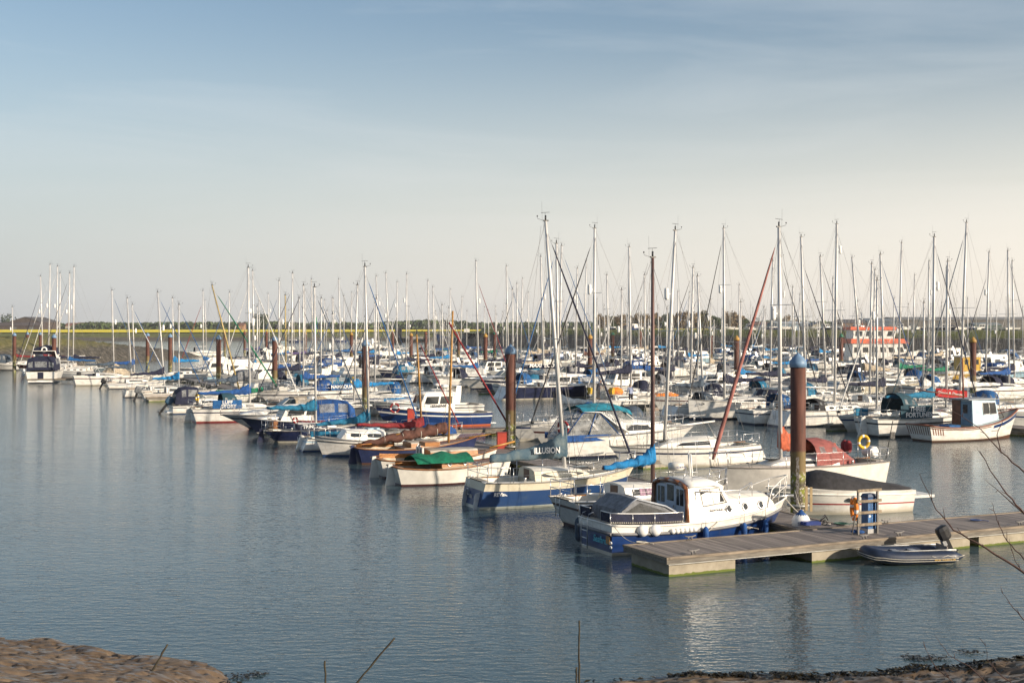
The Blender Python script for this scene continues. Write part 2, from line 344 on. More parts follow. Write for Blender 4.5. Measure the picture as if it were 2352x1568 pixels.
def mud_mat():
    m = ground_mat('wet_mud', [(.07, .048, .03), (.12, .085, .055), (.19, .14, .092)], 1.6, .6, .5, None, .04)
    n, l = m.node_tree.nodes, m.node_tree.links
    g = n.new('ShaderNodeNewGeometry'); q = n.new('ShaderNodeTexNoise'); q.inputs['Scale'].default_value = 2.2; q.inputs['Detail'].default_value = 5; l.new(g.outputs['Position'], q.inputs['Vector'])
    mr = n.new('ShaderNodeMapRange'); mr.inputs[1].default_value = .42; mr.inputs[2].default_value = .62; mr.inputs[3].default_value = .28; mr.inputs[4].default_value = .85
    l.new(q.outputs['Fac'], mr.inputs[0]); l.new(mr.outputs[0], n['Principled BSDF'].inputs['Roughness'])
    return m
tag(mud.build('mud_bank', mud_mat()), kind='structure')
# bladderwrack along the right-hand foreshore
wm = mat('bladderwrack', (.035, .028, .012), rough=.35, var=.4, scale=6)
sw = MB(); rnd = random.Random(5)
for i in range(2600):
    x = rnd.uniform(-6, 13.5) if rnd.random() < .12 else rnd.uniform(3.2, 13.5)
    s = lerp_tab(SHORE, x); y = s - abs(rnd.gauss(0, .45)) * (1 if x > 6 else .5) + rnd.uniform(-.1, .25)
    if mn.noise(Vector((x * 1.3, y * 2.0, 9))) < -.12: continue
    z = max(bank_z(x, y), 0); a = rnd.uniform(0, 6.28); r = rnd.uniform(.03, .11)
    c = Vector((x, y, z + .03)); p = Vector((math.cos(a), math.sin(a), rnd.uniform(-.3, .6))) * r; q = Vector((-math.sin(a), math.cos(a), rnd.uniform(-.2, .5))) * r * .5
    sw.add([c - p, c + q, c + p, c - q + Vector((0, 0, .03))], [(0, 1, 2, 3)])
for x, y in ((8.9, 28.1), (9.2, 28.2), (8.7, 28.25), (10.1, 28.7), (-5.3, 26.9), (-5.6, 26.7)):     # clumps afloat just off the shore
    for i in range(60):
        c = Vector((x + rnd.gauss(0, .16), y + rnd.gauss(0, .09), .02 + rnd.random() * .03)); a = rnd.uniform(0, 6.28); r = .05
        p = Vector((math.cos(a), math.sin(a), .1)) * r; q = Vector((-math.sin(a), math.cos(a), .2)) * r * .5
        sw.add([c - p, c + q, c + p, c - q], [(0, 1, 2, 3)])
tag(sw.build('seaweed', wm), 'dark brown seaweed strewn along the water line', 'seaweed', kind='stuff')

# ---- trees
def leaf_mat(name, c): return mat(name, c, rough=.7, var=.3, scale=.25, col2=tuple(k * .5 for k in c), thr=(.35, .65))
LEAF = [leaf_mat('leaves_green', (.08, .12, .035)), leaf_mat('leaves_olive', (.15, .14, .055)), leaf_mat('leaves_bronze', (.24, .17, .085)), leaf_mat('leaves_dark', (.04, .07, .025))]
BARK = mat('bark', (.09, .07, .05), rough=.9)
def crown(rnd, w, h, n=420, size=.9):
    mb = MB(); cl = []
    for i in range(11):
        a = rnd.uniform(0, 6.28); t = rnd.random(); r = w * .42 * math.sin(math.pi * (.15 + .75 * t)) * rnd.uniform(.3, 1)
        cl.append((Vector((r * math.cos(a), r * math.sin(a), h * (.22 + .68 * t))), w * rnd.uniform(.13, .24)))
    for i in range(n):
        c, r = rnd.choice(cl)
        d = Vector((rnd.gauss(0, 1), rnd.gauss(0, 1), rnd.gauss(0, .8))).normalized() * r * rnd.random() ** .4
        p = c + d; e1 = Vector((rnd.gauss(0, 1), rnd.gauss(0, 1), rnd.gauss(0, 1))).normalized(); e2 = e1.cross(Vector((rnd.gauss(0, 1), rnd.gauss(0, 1), rnd.gauss(0, 1)))).normalized()
        s = size * rnd.uniform(.5, 1.1)
        mb.add([p - e1 * s, p + e2 * s * .6, p + e1 * s, p - e2 * s * .6], [(0, 1, 2, 3)])
    return mb, cl
def make_tree(name, w, h, leaf, seed, label, group=None, n=420, size=.9):
    rnd = random.Random(seed); t = empty(name, (0, 0, 0), 0, label, 'tree', group)
    cm, cl = crown(rnd, w, h, n, size); cm.build('crown', leaf, t)
    tr = MB(); tr.tube([(0, 0, -.3), (.1, 0, h * .2), (.0, .1, h * .45), (0, 0, h * .8)], [h * .022, h * .018, h * .012, h * .004], 6)
    for c, r in cl[:8]: tr.tube([(0, 0, h * .18 + c.z * .15), c * .6 + Vector((0, 0, h * .05)), c], [h * .009, h * .006, h * .002], 4)
    tr.build('trunk', BARK, t); return t
def copy_tree(o, loc, hd=0, sc=1.0, label=None, group=None):
    c = o.copy(); COL.objects.link(c); c.location = loc; c.rotation_euler = (0, 0, R(hd)); c.scale = (sc, sc, sc)
    if label: c['label'] = label
    if group: c['group'] = group
    for ch in o.children:
        d = ch.copy(); COL.objects.link(d); d.parent = c
        for g2 in ch.children:
            e = g2.copy(); COL.objects.link(e); e.parent = d
    return c
GT = 'trees in the row beyond the embankment'
protos = [make_tree('broadleaf_tree', 14, 14, LEAF[i], 30 + i, '', GT, 1700, .95) for i in (2, 1, 2, 0)]
rowt = [(1379, 722, 0), (1394, 726, 1), (1412, 727, 3), (1428, 721, 0), (1446, 724, 1), (1466, 719, 0), (1487, 722, 2), (1505, 718, 0), (1523, 723, 3), (1541, 721, 1), (1560, 717, 0), (1580, 715, 2), (1600, 718, 0), (1618, 716, 1), (1637, 726, 3), (1652, 729, 3), (1670, 717, 2), (1688, 716, 0), (1709, 732, 3), (1790, 728, 1), (1806, 724, 0), (1828, 733, 2)]
used = set()
for k, (u, vt, pi) in enumerate(rowt):
    d = 880 + (k * 37) % 90; base = 4.7; h = vz(vt, d) - base
    col = ('bronze', 'olive', 'bronze', 'green')[pi]; hh = 'tall' if vt < 720 else ('low' if vt > 727 else 'mid height')
    lab = f'{hh} {col} tree, number {k + 1} from the left in the tree row beyond the embankment'
    if pi not in used: o = protos[pi]; used.add(pi); o.location = atd(u, d, base); o.scale = (h / 14,) * 3; o['label'] = lab
    else: o = copy_tree(protos[pi], atd(u, d, base), (k * 67) % 360, h / 14, lab)
t = make_tree('broadleaf_tree', 22, 17, LEAF[3], 77, 'broad dark green tree on the horizon above the yellow field, left of centre', None, 700, 1.1); t.location = atd(595, 1280, 3.5)
t = make_tree('broadleaf_tree', 16, 10, LEAF[3], 78, 'bushy green tree at the left edge beside the brown barn', None, 500, .8); t.location = atd(14, 1440, 3.5); t.scale = (1.75,) * 3
# the far-off wood reads as one mass
wd = MB(); rnd = random.Random(8)
def wood_strip(u0, u1, d, v_lo, prof, n, s):
    for i in range(n):
        u = rnd.uniform(u0, u1); dd = d + rnd.uniform(0, 60)
        top = vz(lerp_tab(prof, u) + 3.5 * mn.noise(Vector((u * .07, d, 0))) + 1.5 * mn.noise(Vector((u * .3, 1, d))), dd); z = 3.5 + (top - 3.5) * rnd.random() ** .7
        c = atd(u, dd, z); e1 = Vector((rnd.gauss(0, 1), rnd.gauss(0, 1), rnd.gauss(0, 1))).normalized() * s; e2 = e1.cross(Vector((rnd.gauss(0, 1), rnd.gauss(0, 1), rnd.gauss(0, 1)))).normalized() * s * .7
        wd.add([c - e1, c + e2, c + e1, c - e2], [(0, 1, 2, 3)], rnd.choice((0, 0, 1)))
wood_strip(-120, 700, 1450, 757, [(0, 747), (200, 744), (240, 742), (330, 743), (420, 741), (560, 742), (640, 740), (700, 744)], 5200, 2.4)
wood_strip(650, 1340, 1500, 757, [(650, 744), (760, 742), (860, 743), (930, 738), (1000, 736), (1050, 738), (1100, 743), (1250, 741), (1340, 742)], 4800, 2.4)
wood_strip(1330, 2500, 1700, 757, [(1330, 741), (1400, 738), (1850, 738), (2100, 742), (2500, 742)], 5200, 2.6)
wood_strip(165, 255, 1360, 757, [(165, 748), (195, 742), (225, 740), (255, 745)], 700, 1.8)
tag(wd.build('distant_woodland', [LEAF[0], LEAF[3]]), 'dark tree line along the horizon', 'woodland', kind='stuff')

# ---- buildings
def shed(name, u0, u1, v_eave, v_ridge, d, depth, wall, roof, label, cat='building', gable=False, base=4.7, doors=1):
    x0, x1 = (u0 - CX) * d / F, (u1 - CX) * d / F; ze, zr = vz(v_eave, d), vz(v_ridge, d)
    t = empty(name, ((x0 + x1) / 2, d + depth / 2, base), 0, label, cat); hw = (x1 - x0) / 2; hd_ = depth / 2; e = ze - base; r = zr - base
    wl_ = MB(); wl_.box(-hw, hw, -hd_, hd_, -.5, e)
    if gable: wl_.add([(-hw, -hd_, e), (hw, -hd_, e), (0, -hd_, r), (-hw, hd_, e), (hw, hd_, e), (0, hd_, r)], [(0, 1, 2), (3, 5, 4)])
    else: wl_.add([(-hw, -hd_, e), (-hw, hd_, e), (-hw, 0, r), (hw, -hd_, e), (hw, hd_, e), (hw, 0, r)], [(0, 2, 1), (3, 4, 5)])
    wl_.build('wall', mat('wall_' + name + str(wall), wall, rough=.8, var=.2, scale=.4, stretch=(1, 1, .2)), t)
    rf = MB(); o = .4
    if gable:
        for s in (-1, 1): rf.add([(s * (hw + o), -hd_ - o, e - .15), (0, -hd_ - o, r + .1), (0, hd_ + o, r + .1), (s * (hw + o), hd_ + o, e - .15), (s * (hw + o), -hd_ - o, e + .05), (0, -hd_ - o, r + .3), (0, hd_ + o, r + .3), (s * (hw + o), hd_ + o, e + .05)], [(0, 1, 2, 3), (4, 7, 6, 5), (0, 4, 5, 1), (2, 6, 7, 3), (0, 3, 7, 4)])
    else:
        for s in (-1, 1): rf.add([(-hw - o, s * (hd_ + o), e - .15), (-hw - o, 0, r + .1), (hw + o, 0, r + .1), (hw + o, s * (hd_ + o), e - .15), (-hw - o, s * (hd_ + o), e + .05), (-hw - o, 0, r + .3), (hw + o, 0, r + .3), (hw + o, s * (hd_ + o), e + .05)], [(0, 1, 2, 3), (4, 7, 6, 5), (0, 4, 5, 1), (2, 6, 7, 3), (0, 3, 7, 4)])
    rf.build('roof', mat('roof_' + name + str(roof), roof, rough=.7, var=.2, scale=.3, stretch=(1, .3, 1)), t)
    for k in range(doors):
        x = -hw + (k + .6) * 2 * hw / (doors + .2)
        MB().box(x - hw * .12 / max(1, doors * .5), x + hw * .12 / max(1, doors * .5), -hd_ - .06, -hd_ + .05, 0, e * .7).build('door', mat('shed_door', (.12, .13, .14), rough=.6), t)
    return t
shed('barn', 20, 92, 739, 728, 1400, 60, (.075, .055, .045), (.085, .075, .07), 'dark brown gabled barn on the far left horizon', gable=True, base=3.5, doors=0)
shed('farm_shed', -30, 96, 747.5, 741, 1370, 20, (.065, .045, .038), (.09, .068, .06), 'long low brown shed in front of the gabled barn at far left', base=3.5, doors=3)
shed('farm_house', 150, 176, 748, 742, 1400, 14, (.55, .48, .36), (.22, .09, .06), 'small cream house with red roof right of the brown barn', base=3.5)
shed('farm_cottage', 176, 200, 749, 741, 1420, 14, (.26, .14, .09), (.16, .09, .07), 'small red brick cottage beside the cream house on the left horizon', base=3.5)
shed('distant_house', 548, 560, 748, 742, 1200, 10, (.35, .2, .13), (.2, .1, .07), 'tiny brick house left of the broad dark tree on the horizon', base=3.5)
shed('workshop', 1785, 1866, 743, 739, 640, 25, (.22, .30, .38), (.40, .44, .47), 'blue grey boatyard workshop with pale roof behind the embankment', doors=2)
shed('boat_shed', 1866, 1895, 748, 741.5, 600, 15, (.42, .40, .33), (.24, .24, .24), 'small cream gabled boat shed beside the blue grey workshop', gable=True)
shed('clubhouse', 1930, 1990, 741, 734.5, 650, 18, (.20, .13, .10), (.13, .12, .12), 'brown yard building with dark pitched roof left of the dark blue shed', doors=2)
shed('storage_shed', 1992, 2064, 737, 731.5, 660, 30, (.11, .15, .20), (.17, .20, .23), 'dark blue grey storage shed next to the long warehouse', doors=2)
shed('warehouse', 2062, 2420, 734, 728.5, 700, 40, (.14, .13, .12), (.24, .235, .23), 'very long grey brown warehouse on the right horizon', doors=6)
shed('low_shed', 1728, 1784, 745, 740, 700, 15, (.16, .17, .17), (.16, .09, .07), 'low shed with dull red roof left of the blue grey workshop', doors=2)
shed('green_shed', 2240, 2300, 746, 742, 560, 12, (.14, .20, .17), (.20, .24, .25), 'low green shed standing in front of the long warehouse', doors=2)
# crane
t = empty('dockside_crane', atd(1742, 900, 4.7), 0, 'slender grey lattice crane on the horizon right of the tree row', 'crane')
cs = mat('crane_steel', (.30, .34, .38), rough=.6)
c = MB()
for s in (-1, 1):
    for q in (-1, 1): c.tube([(s * .6, q * .6, 0), (s * .5 + .2, q * .5, 8)], .12, 4)
for z in range(0, 8, 2): c.tube([(-.6, -.6, z), (.6, -.6, z + 2)], .07, 4); c.tube([(.6, -.6, z), (-.6, -.6, z + 2)], .07, 4)
c.build('tower', cs, t)
c = MB()
for s in (-.35, .35): c.tube([(0, s, 8), (4.2, s, 17)], .1, 4); 
for k in range(9): c.tube([(.47 * k, -.35, 8 + k), (.47 * (k + 1), .35, 9 + k)], .06, 4)
c.tube([(4.2, 0, 17), (4.2, 0, 9)], .05, 4); c.build('jib', cs, t)
MB().box(-1.6, .8, -.8, .8, 7, 8.6).build('cab', cs, t)

# ================================================================== BOAT BUILDING
class Hull:
    """x forward from the stern, y to port, z up from the water"""
    def __init__(s, L, B, fs=.9, fm=.8, fb=1.2, bs=.72, p=2.3, so=.3, bo=.8, wlb=.86, draft=.45, tm=.42, flare=.6, tumble=0):
        s.__dict__.update(locals())
    def sheer(s, t):
        a, b, c = s.fs, s.fm, s.fb; k = .4
        return a * (t - k) * (t - 1) / k + b * t * (t - 1) / (k * (k - 1)) + c * t * (t - k) / (1 - k)
    def hb(s, t):
        if t < s.tm: return s.B / 2 * (s.bs + (1 - s.bs) * math.sin(math.pi / 2 * t / s.tm))
        u = (t - s.tm) / (1 - s.tm); return max(.012, s.B / 2 * (1 - u ** s.p))
    def pt(s, t, f, sd, out=0.0):
        yd = s.hb(t); yw = yd * s.wlb * (1 - .45 * t ** 3); zs = s.sheer(t)
        xw = s.so + t * (s.L - s.so - s.bo); xd = t * s.L
        if f < 0: return Vector((xw + (xd - xw) * -.25 * 0, sd * yw * .3, -s.draft))
        x = xw + (xd - xw) * (f ** (1.15 if t > .8 else 1)); y = yw + (yd - yw) * f ** s.flare
        return Vector((x, sd * (y + out), zs * f))
    ROWS = [-1, 0, .11, .17, .45, .70, .79, .90, 1]
    NT = 14
    def ts(s): return [0, .04] + [(i / s.NT) ** .93 for i in range(1, s.NT)] + [1]
    def build(s, parent, mats, bands, name='hull', tr=None):
        """bands: material index for each of the 8 rows, keel upwards; tr: the same for the transom"""
        mb = MB(); T = s.ts(); n = len(s.ROWS)
        for sd in (-1, 1):
            vs = [s.pt(t, f, sd) for t in T for f in s.ROWS]; fs = []; ms = []
            for i in range(len(T) - 1):
                for k in range(n - 1):
                    q = (i * n + k, (i + 1) * n + k, (i + 1) * n + k + 1, i * n + k + 1)
                    fs.append(q if sd < 0 else q[::-1]); ms.append(bands[k])
            mb.add(vs, fs, ms, True)
        vs = [s.pt(0, f, sd) for f in s.ROWS for sd in (-1, 1)]
        tr = tr or bands
        mb.add(vs, [(2 * k, 2 * k + 2, 2 * k + 3, 2 * k + 1) for k in range(n - 1)], [tr[k] for k in range(n - 1)])
        return mb.build(name, mats, parent)
    def rail(s, t0, t1, out=.02, dz=0.0, n=18, f=1.0): return {sd: [s.pt(t0 + (t1 - t0) * i / n, f, sd, out) + Vector((0, 0, dz)) for i in range(n + 1)] for sd in (-1, 1)}
    def deck(s, parent, mats, well=None, depth=.35, wfrac=.6, camber=.06, drop=.02, name='deck'):
        """deck from side to side; well=(t0,t1) sinks the cockpit"""
        T = s.ts()
        if well: T = sorted(set([t for t in T if not (abs(t - well[0]) < .01 or abs(t - well[1]) < .01)] + [well[0] - .001, well[0], well[1], well[1] + .001]))
        rings = []
        for t in T:
            h = s.hb(t) - .005; z = s.sheer(t) - drop; x = t * s.L; inw = well and well[0] <= t <= well[1]
            zc = z - depth if inw else z + camber * min(1, h)
            rings.append([(x, -h, z), (x, -h * wfrac, z + (camber * .5 if not inw else .03)), (x, -h * wfrac + .02, zc), (x, h * wfrac - .02, zc), (x, h * wfrac, z + (camber * .5 if not inw else .03)), (x, h, z)])
        return MB().loft(rings, [0, 0, 1 if well else 0, 0, 0], False, False, False).build(name, mats, parent)

def trunk(parent, x0, x1, w0, w1, z0, z1, h0, h1, mats, name='cabin', slope=.82, fr=.5, shape=None, zb=None, roofmat=0, rr=.35):
    """lofted coachroof: x0 aft to x1 forward, half widths, deck heights, roof heights above deck; fr = forward rake length"""
    rings = []; N = 8
    for i in range(N + 1):
        t = i / N; x = x0 + (x1 - x0) * t; w = w0 + (w1 - w0) * t ** 1.6; zb_ = z0 + (z1 - z0) * t; h = h0 + (h1 - h0) * (t ** 1.4)
        ws = w * slope
        rings.append([(x, -w, zb_ - .05), (x, -ws, zb_ + h * .82), (x, -ws * (1 - rr), zb_ + h * 1.0), (x, 0, zb_ + h * 1.07), (x, ws * (1 - rr), zb_ + h * 1.0), (x, ws, zb_ + h * .82), (x, w, zb_ - .05)])
    xe = x1 + fr; l = rings[-1]
    rings.append([(x1 + fr * .5, p[1] * .9, p[2] if k in (0, 6) else z1 + (p[2] - z1) * .55) for k, p in enumerate(l)])
    rings.append([(xe, p[1] * .7, z1 - .02) for p in l])
    mb = MB().loft(rings, [0, roofmat, roofmat, roofmat, roofmat, 0], False, False, False)
    r0 = rings[0]; mb.add(r0, [tuple(range(7))])
    o = mb.build(name, mats, parent)
    def side(x, f, sd, out=.006):
        t = max(0, min(1, (x - x0) / (x1 - x0))); w = w0 + (w1 - w0) * t ** 1.6; zb_ = z0 + (z1 - z0) * t; h = h0 + (h1 - h0) * (t ** 1.4); ws = w * slope
        return Vector((x, sd * (w + (ws - w) * f + out), zb_ - .05 + (h * .82 + .05) * f))
    o_side = side
    return o, o_side
def win(parent, side, xa, xb, f0, f1, sd, mt, name='window', skew=0.0, rnd=False, out=.008):
    """window pane following the cabin side; skew leans the forward edge"""
    mb = MB(); N = 8 if rnd else 4
    if rnd:
        vs = []; cx, cf = (xa + xb) / 2, (f0 + f1) / 2
        for k in range(16):
            a = 2 * math.pi * k / 16; c, s_ = math.cos(a), math.sin(a)
            e = .5 if rnd == 1 else 1
            vs.append(side(cx + (xb - xa) / 2 * math.copysign(abs(c) ** e, c), cf + (f1 - f0) / 2 * math.copysign(abs(s_) ** e, s_), sd, out))
        mb.add(vs, [tuple(range(16))])
    else:
        top = [side(xa + (xb - skew - xa) * i / N, f1, sd, out) for i in range(N + 1)]; bot = [side(xa + (xb - xa) * i / N, f0, sd, out) for i in range(N + 1)]
        mb.add(bot + top, [(i, i + 1, N + 2 + i, N + 1 + i) for i in range(N)])
    return mb.build(name, mt, parent)
def hood(parent, x0, x1, w, zb, h, mt, name='spray_hood', panes=True, fwd=.55, wf=.85):
    """folding canvas hood: open aft at x0, sloping down to x1"""
    rings = []; prof = [(x0, h, 1.0), (x0 + (x1 - x0) * .35, h * 1.02, 1.0), (x0 + (x1 - x0) * .62, h * .9, .97), (x1 - .12, h * .25, wf), (x1, .02, wf)]
    for x, hh, ww in prof:
        rings.append([Vector((x, -w * ww * math.cos(math.pi * k / 10) if k not in (0, 10) else (-w * ww if k == 0 else w * ww), zb + hh * math.sin(math.pi * k / 10) ** .6)) for k in range(11)])
    o = MB().loft(rings, 0, False, False, True).build(name, mt, parent)
    if panes:
        for sd in (-1, 1):
            ks = (2, 3, 4) if sd < 0 else (8, 7, 6)
            a = [rings[2][k] * .0 + rings[2][k].lerp(rings[3][k], .12) + Vector((.02, sd * .01, .02)) for k in ks]
            b = [rings[2][k].lerp(rings[3][k], .85) + Vector((.02, sd * .01, .02)) for k in ks]
            MB().add(a + b, [(0, 1, 4, 3), (1, 2, 5, 4)]).build('window', VINYL, o)
            ks = (1, 2) if sd < 0 else (9, 8)
            a = [rings[0][k].lerp(rings[1][k], .3) + Vector((0, sd * .02, 0)) for k in ks]; b = [rings[1][k].lerp(rings[2][k], .8) + Vector((0, sd * .02, 0)) for k in ks]
            MB().add(a + b, [(0, 1, 3, 2)]).build('window', VINYL, o)
    return o
def stanchions(parent, H_, t0, t1, n, h=.6, r=.013, inset=.03):
    mb = MB()
    for sd in (-1, 1):
        top = []
        for i in range(n):
            p = H_.pt(t0 + (t1 - t0) * i / (n - 1), 1, sd, -inset); q = p + Vector((0, 0, h)); mb.tube([p, q], r, 5); top.append(q)
        mb.tube(top, r * .45, 4); mb.tube([q - Vector((0, 0, h * .5)) for q in top], r * .4, 4)
    return mb.build('guard_rail', STEEL, parent)
def pulpit(parent, H_, t0=.86, h=.62, r=.016, bow=True, t1=.99, mid=True):
    mb = MB(); ov = .12 if bow else -.02
    if bow:
        ts = [t0 + (t1 - t0) * i / 4 for i in range(5)]
        a = [H_.pt(t, 1, -1, -.02) + Vector((ov * i / 4, 0, h)) for i, t in enumerate(ts)]; b = [H_.pt(t, 1, 1, -.02) + Vector((ov * i / 4, 0, h)) for i, t in enumerate(ts)]
        mb.tube([H_.pt(t0 - .03, 1, -1, -.02)] + a + b[::-1] + [H_.pt(t0 - .03, 1, 1, -.02)], r, 5)
        for p in (a[2], b[2], a[4], b[4]): mb.tube([p, Vector((p.x - ov * .6, p.y, p.z - h))], r, 5)
    else:
        a = [H_.pt(t, 1, -1, -.03) + Vector((0, 0, h)) for t in (.14, .07, .01)]; b = [H_.pt(t, 1, 1, -.03) + Vector((0, 0, h)) for t in (.01, .07, .14)]
        mb.tube([H_.pt(.14, 1, -1, -.03)] + a + b + [H_.pt(.14, 1, 1, -.03)], r, 5)
        for p in (a[1], a[2], b[0], b[1]): mb.tube([p, p - Vector((0, 0, h))], r, 5)
        if mid: mb.tube([p - Vector((0, 0, h * .48)) for p in a + b], r * .8, 5)
    return mb.build('pulpit' if bow else 'stern_rail', STEEL, parent)
def wrinkled(pts, prof, mt, parent, name, seed=0, amp=.03, n=10):
    """fabric bundle along a path; prof: (half width, up, down) per point"""
    rnd = random.Random(seed); N = 36; rings = []
    def interp(arr, t):
        k = t * (len(arr) - 1); i = min(int(k), len(arr) - 2); f = k - i
        a, b = arr[i], arr[i + 1]
        return tuple(x + (y - x) * f for x, y in zip(a, b)) if not isinstance(a, Vector) else a.lerp(b, f)
    pts = [Vector(p) for p in pts]
    ax = (pts[-1] - pts[0]).normalized(); sidev = ax.cross(Vector((0, 0, 1))).normalized()
    for i in range(N + 1):
        t = i / N; p = interp(pts, t); w, up, dn = interp(prof, t)
        j = amp * math.sin(t * 37 + seed) * .6
        ring = []
        for k in range(n):
            a = 2 * math.pi * k / n; s_ = math.sin(a); c = math.cos(a); rr = 1 + amp * 7 * mn.noise(Vector((t * 14, k * 1.3, seed))) + amp * 3.5 * mn.noise(Vector((t * 40, k * .9, seed)))
            ring.append(p + sidev * w * c * rr + Vector((0, 0, (up if s_ > 0 else dn) * s_ * rr + j)))
        rings.append(ring)
    return MB().loft(rings, 0, True, True, True).build(name, mt, parent)
def rig(root, H_, xm, top, foot_z, m=None, boom=None, furl=None, spr=1, refl=True, jibf=.97, rake=None, lines=True, gear=True, fr=1.0, mastr=None, boomang=0.0, detail=2, furlr=.05, baby=False):
    """mast with its fittings. top = local mast head; boom = dict(L, z, cover, rise)"""
    m = m or ALU; foot = Vector((xm, 0, foot_z)); top = Vector(top); d = top - foot; Lm = d.length
    r = mastr or (.050 + .0052 * Lm)
    mast = MB(); mast.tube([foot, foot + d * .6, top], [(r, r * .8), (r * .95, r * .75), (r * .7, r * .55)], 8 if detail > 1 else 6)
    mast = mast.build('mast', m, root)
    if gear:
        g = MB()
        g.box(-.09, .12, -.04, .04, 0, .05, 0, Matrix.Translation(top))
        g.tube([top, top + Vector((0, 0, .24))], .035, 6)
        k_ = 1 if int(top.z * 7) % 2 else -1; g.tube([top, top + Vector((.34 * k_, .04, .10)), top + Vector((.35 * k_, .04, .19))], .007, 4); g.ball(top + Vector((.35 * k_, .04, .2)), .035, n=6)
        g.tube([top, top + Vector((-.02, 0, .36))], .007, 4); g.tube([top + Vector((-.2, 0, .34)), top + Vector((.18, 0, .37))], .009, 4)
        g.tube([top + Vector((-.15, 0, 0)), top + Vector((-.17, 0, .8))], .004, 3)
        g.build('masthead_instruments', BLACK, mast)
    if refl:
        c = foot + d * refl if isinstance(refl, float) else foot + d * .62
        o = MB(); o.lathe([(.02, -.32), (.10, -.28), (.115, -.2), (.115, .2), (.10, .28), (.02, .32)], 10, c + Vector((.22 + r, 0, 0))); o.box(r, .24 + r, -.02, .02, -.02, .02, 0, Matrix.Translation(c)); o.build('radar_reflector', WHITEP, mast)
    sp = MB(); W_ = H_.B * .36; sps = []
    for k in range(spr):
        q = foot + d * ((k + 1) / (spr + 1) * (1.05 if spr == 1 else 1)); ww = W_ * (1 - .25 * k)
        sp.tube([q + Vector((-.08, -ww, 0)), q, q + Vector((-.08, ww, 0))], .018, 5); sps.append((q, ww))
    if sps: sp.build('spreaders', m, mast)
    bow = H_.pt(.985, 1, 0) ; bow.y = 0; stern = Vector((.05, 0, H_.sheer(0)))
    if lines:
        l = MB(); rr = .0085
        hi = foot + d * jibf
        l.tube([hi, bow], rr, 3)
        for sd in (-1, 1):
            ch = H_.pt(min(.95, xm / H_.L), 1, sd, -.06); pts = [ch] + [q + Vector((-.08, sd * ww, 0)) for q, ww in sps] + [foot + d * .98]
            l.tube(pts, rr, 3)
            for off in (-.3, .3):
                c2 = ch + Vector((off, 0, 0)); l.tube([c2, (sps[0][0] if sps else foot + d * .5)], rr * .9, 3)
        l.tube([top, stern], rr, 3); l.tube([top + Vector((-r, 0, 0)), foot + Vector((-r - .15, .1, .2))], rr * .8, 3)
        if detail > 1: l.tube([top + Vector((-.2, 0, -.2)), foot + Vector((-boom['L'] if boom else -2, 0, boom['z'] if boom else 1))], rr * .8, 3)
        l.build('standing_rigging', WIRE, root)
    if furl:
        a = bow + Vector((0, 0, .35)); b = foot + d * jibf; v = b - a
        wrinkled_pts = [a + v * t for t in (0, .04, .3, .6, .9, .93)]
        rr = [furlr * .6, furlr * 1.25, furlr * 1.15, furlr * .95, furlr * .6, .012]
        rr = [q * .72 for q in rr]; MB().tube(wrinkled_pts, rr, 7).build('furled_headsail', fab(furl), root)
        MB().lathe([(.09, -.08), (.11, -.05), (.11, .05), (.09, .08)], 8, a - Vector((0, 0, .08))).build('furling_drum', BLACK, root)
    if boom:
        bl, bz = boom['L'], boom['z']; ca, sa = math.cos(boomang), math.sin(boomang); rise = boom.get('rise', .05)
        p0 = foot + d * ((bz - foot.z) / d.z) ; p1 = p0 + Vector((-bl * ca, bl * sa, bl * rise))
        bo = MB().tube([p0, p1], [.05 + .003 * bl, .045], 8).build('boom', boom.get('mat', m), root)
        if boom.get('cover'):
            hgt = boom.get('h', .42); v = p1 - p0; dr = boom.get('droop', 0)
            pts = [p0 + v * t + Vector((0, 0, .0 - dr * math.sin(math.pi * t))) for t in (-.02, .08, .2, .4, .7, .98)]
            wd_ = .12 * boom.get('fat', 1)
            wrinkled(pts, [(wd_, hgt * 1.7, .12), (wd_ * 1.1, hgt * 1.3, .16), (wd_ * 1.1, hgt * .75, .15), (wd_, hgt * .5, .13), (wd_ * .85, hgt * .38, .11), (wd_ * .5, hgt * .22, .09)], fab(boom['cover']), root, 'sail_cover', seed=int(abs(top.z * 10)), amp=.035)
        MB().tube([p1 + (p0 - p1) * .15, Vector((p1.x * .8 + xm * .2 * 0 + .15, 0, H_.sheer(.1)))], .012, 4).build('mainsheet', ROPE, root)
    return mast
def outboard(parent, loc, rz=0, tilt=0, col=None, s=1.0, name='outboard_motor'):
    o = bpy.data.objects.new(name, None); COL.objects.link(o); o.parent = parent; o.location = loc; o.rotation_euler = (0, tilt, rz); o.scale = (s,) * 3
    c = MB(); rings = []
    for z, a, b in ((-.02, .14, .12), (.05, .22, .15), (.34, .24, .16), (.46, .20, .13), (.50, .10, .07)):
        rings.append([(-.12 + a * math.copysign(abs(math.cos(q)) ** .45, math.cos(q)), b * math.copysign(abs(math.sin(q)) ** .45, math.sin(q)), z) for q in [2 * math.pi * k / 12 for k in range(12)]])
    c.loft(rings, 0, True, True, False).build('cowling', col or BLACK, o)
    l = MB(); l.box(-.2, -.05, -.05, .05, -.62, .02); l.box(-.34, 0, -.09, .09, -.56, -.54); l.box(-.17, -.07, -.02, .02, -.85, -.6); l.ball((-.14, 0, -.7), .13, .045, .045, 8)
    for k in range(3):
        a = k * 2.09; l.box(-.30, -.28, -.03, .03, 0, .12, 0, Matrix.Translation((0, 0, -.7)) @ Matrix.Rotation(a, 4, 'X'))
    l.build('leg', BLACK, o)
    MB().box(-.05, .08, -.1, .1, -.2, .0).build('bracket', STEEL, o)
    return o
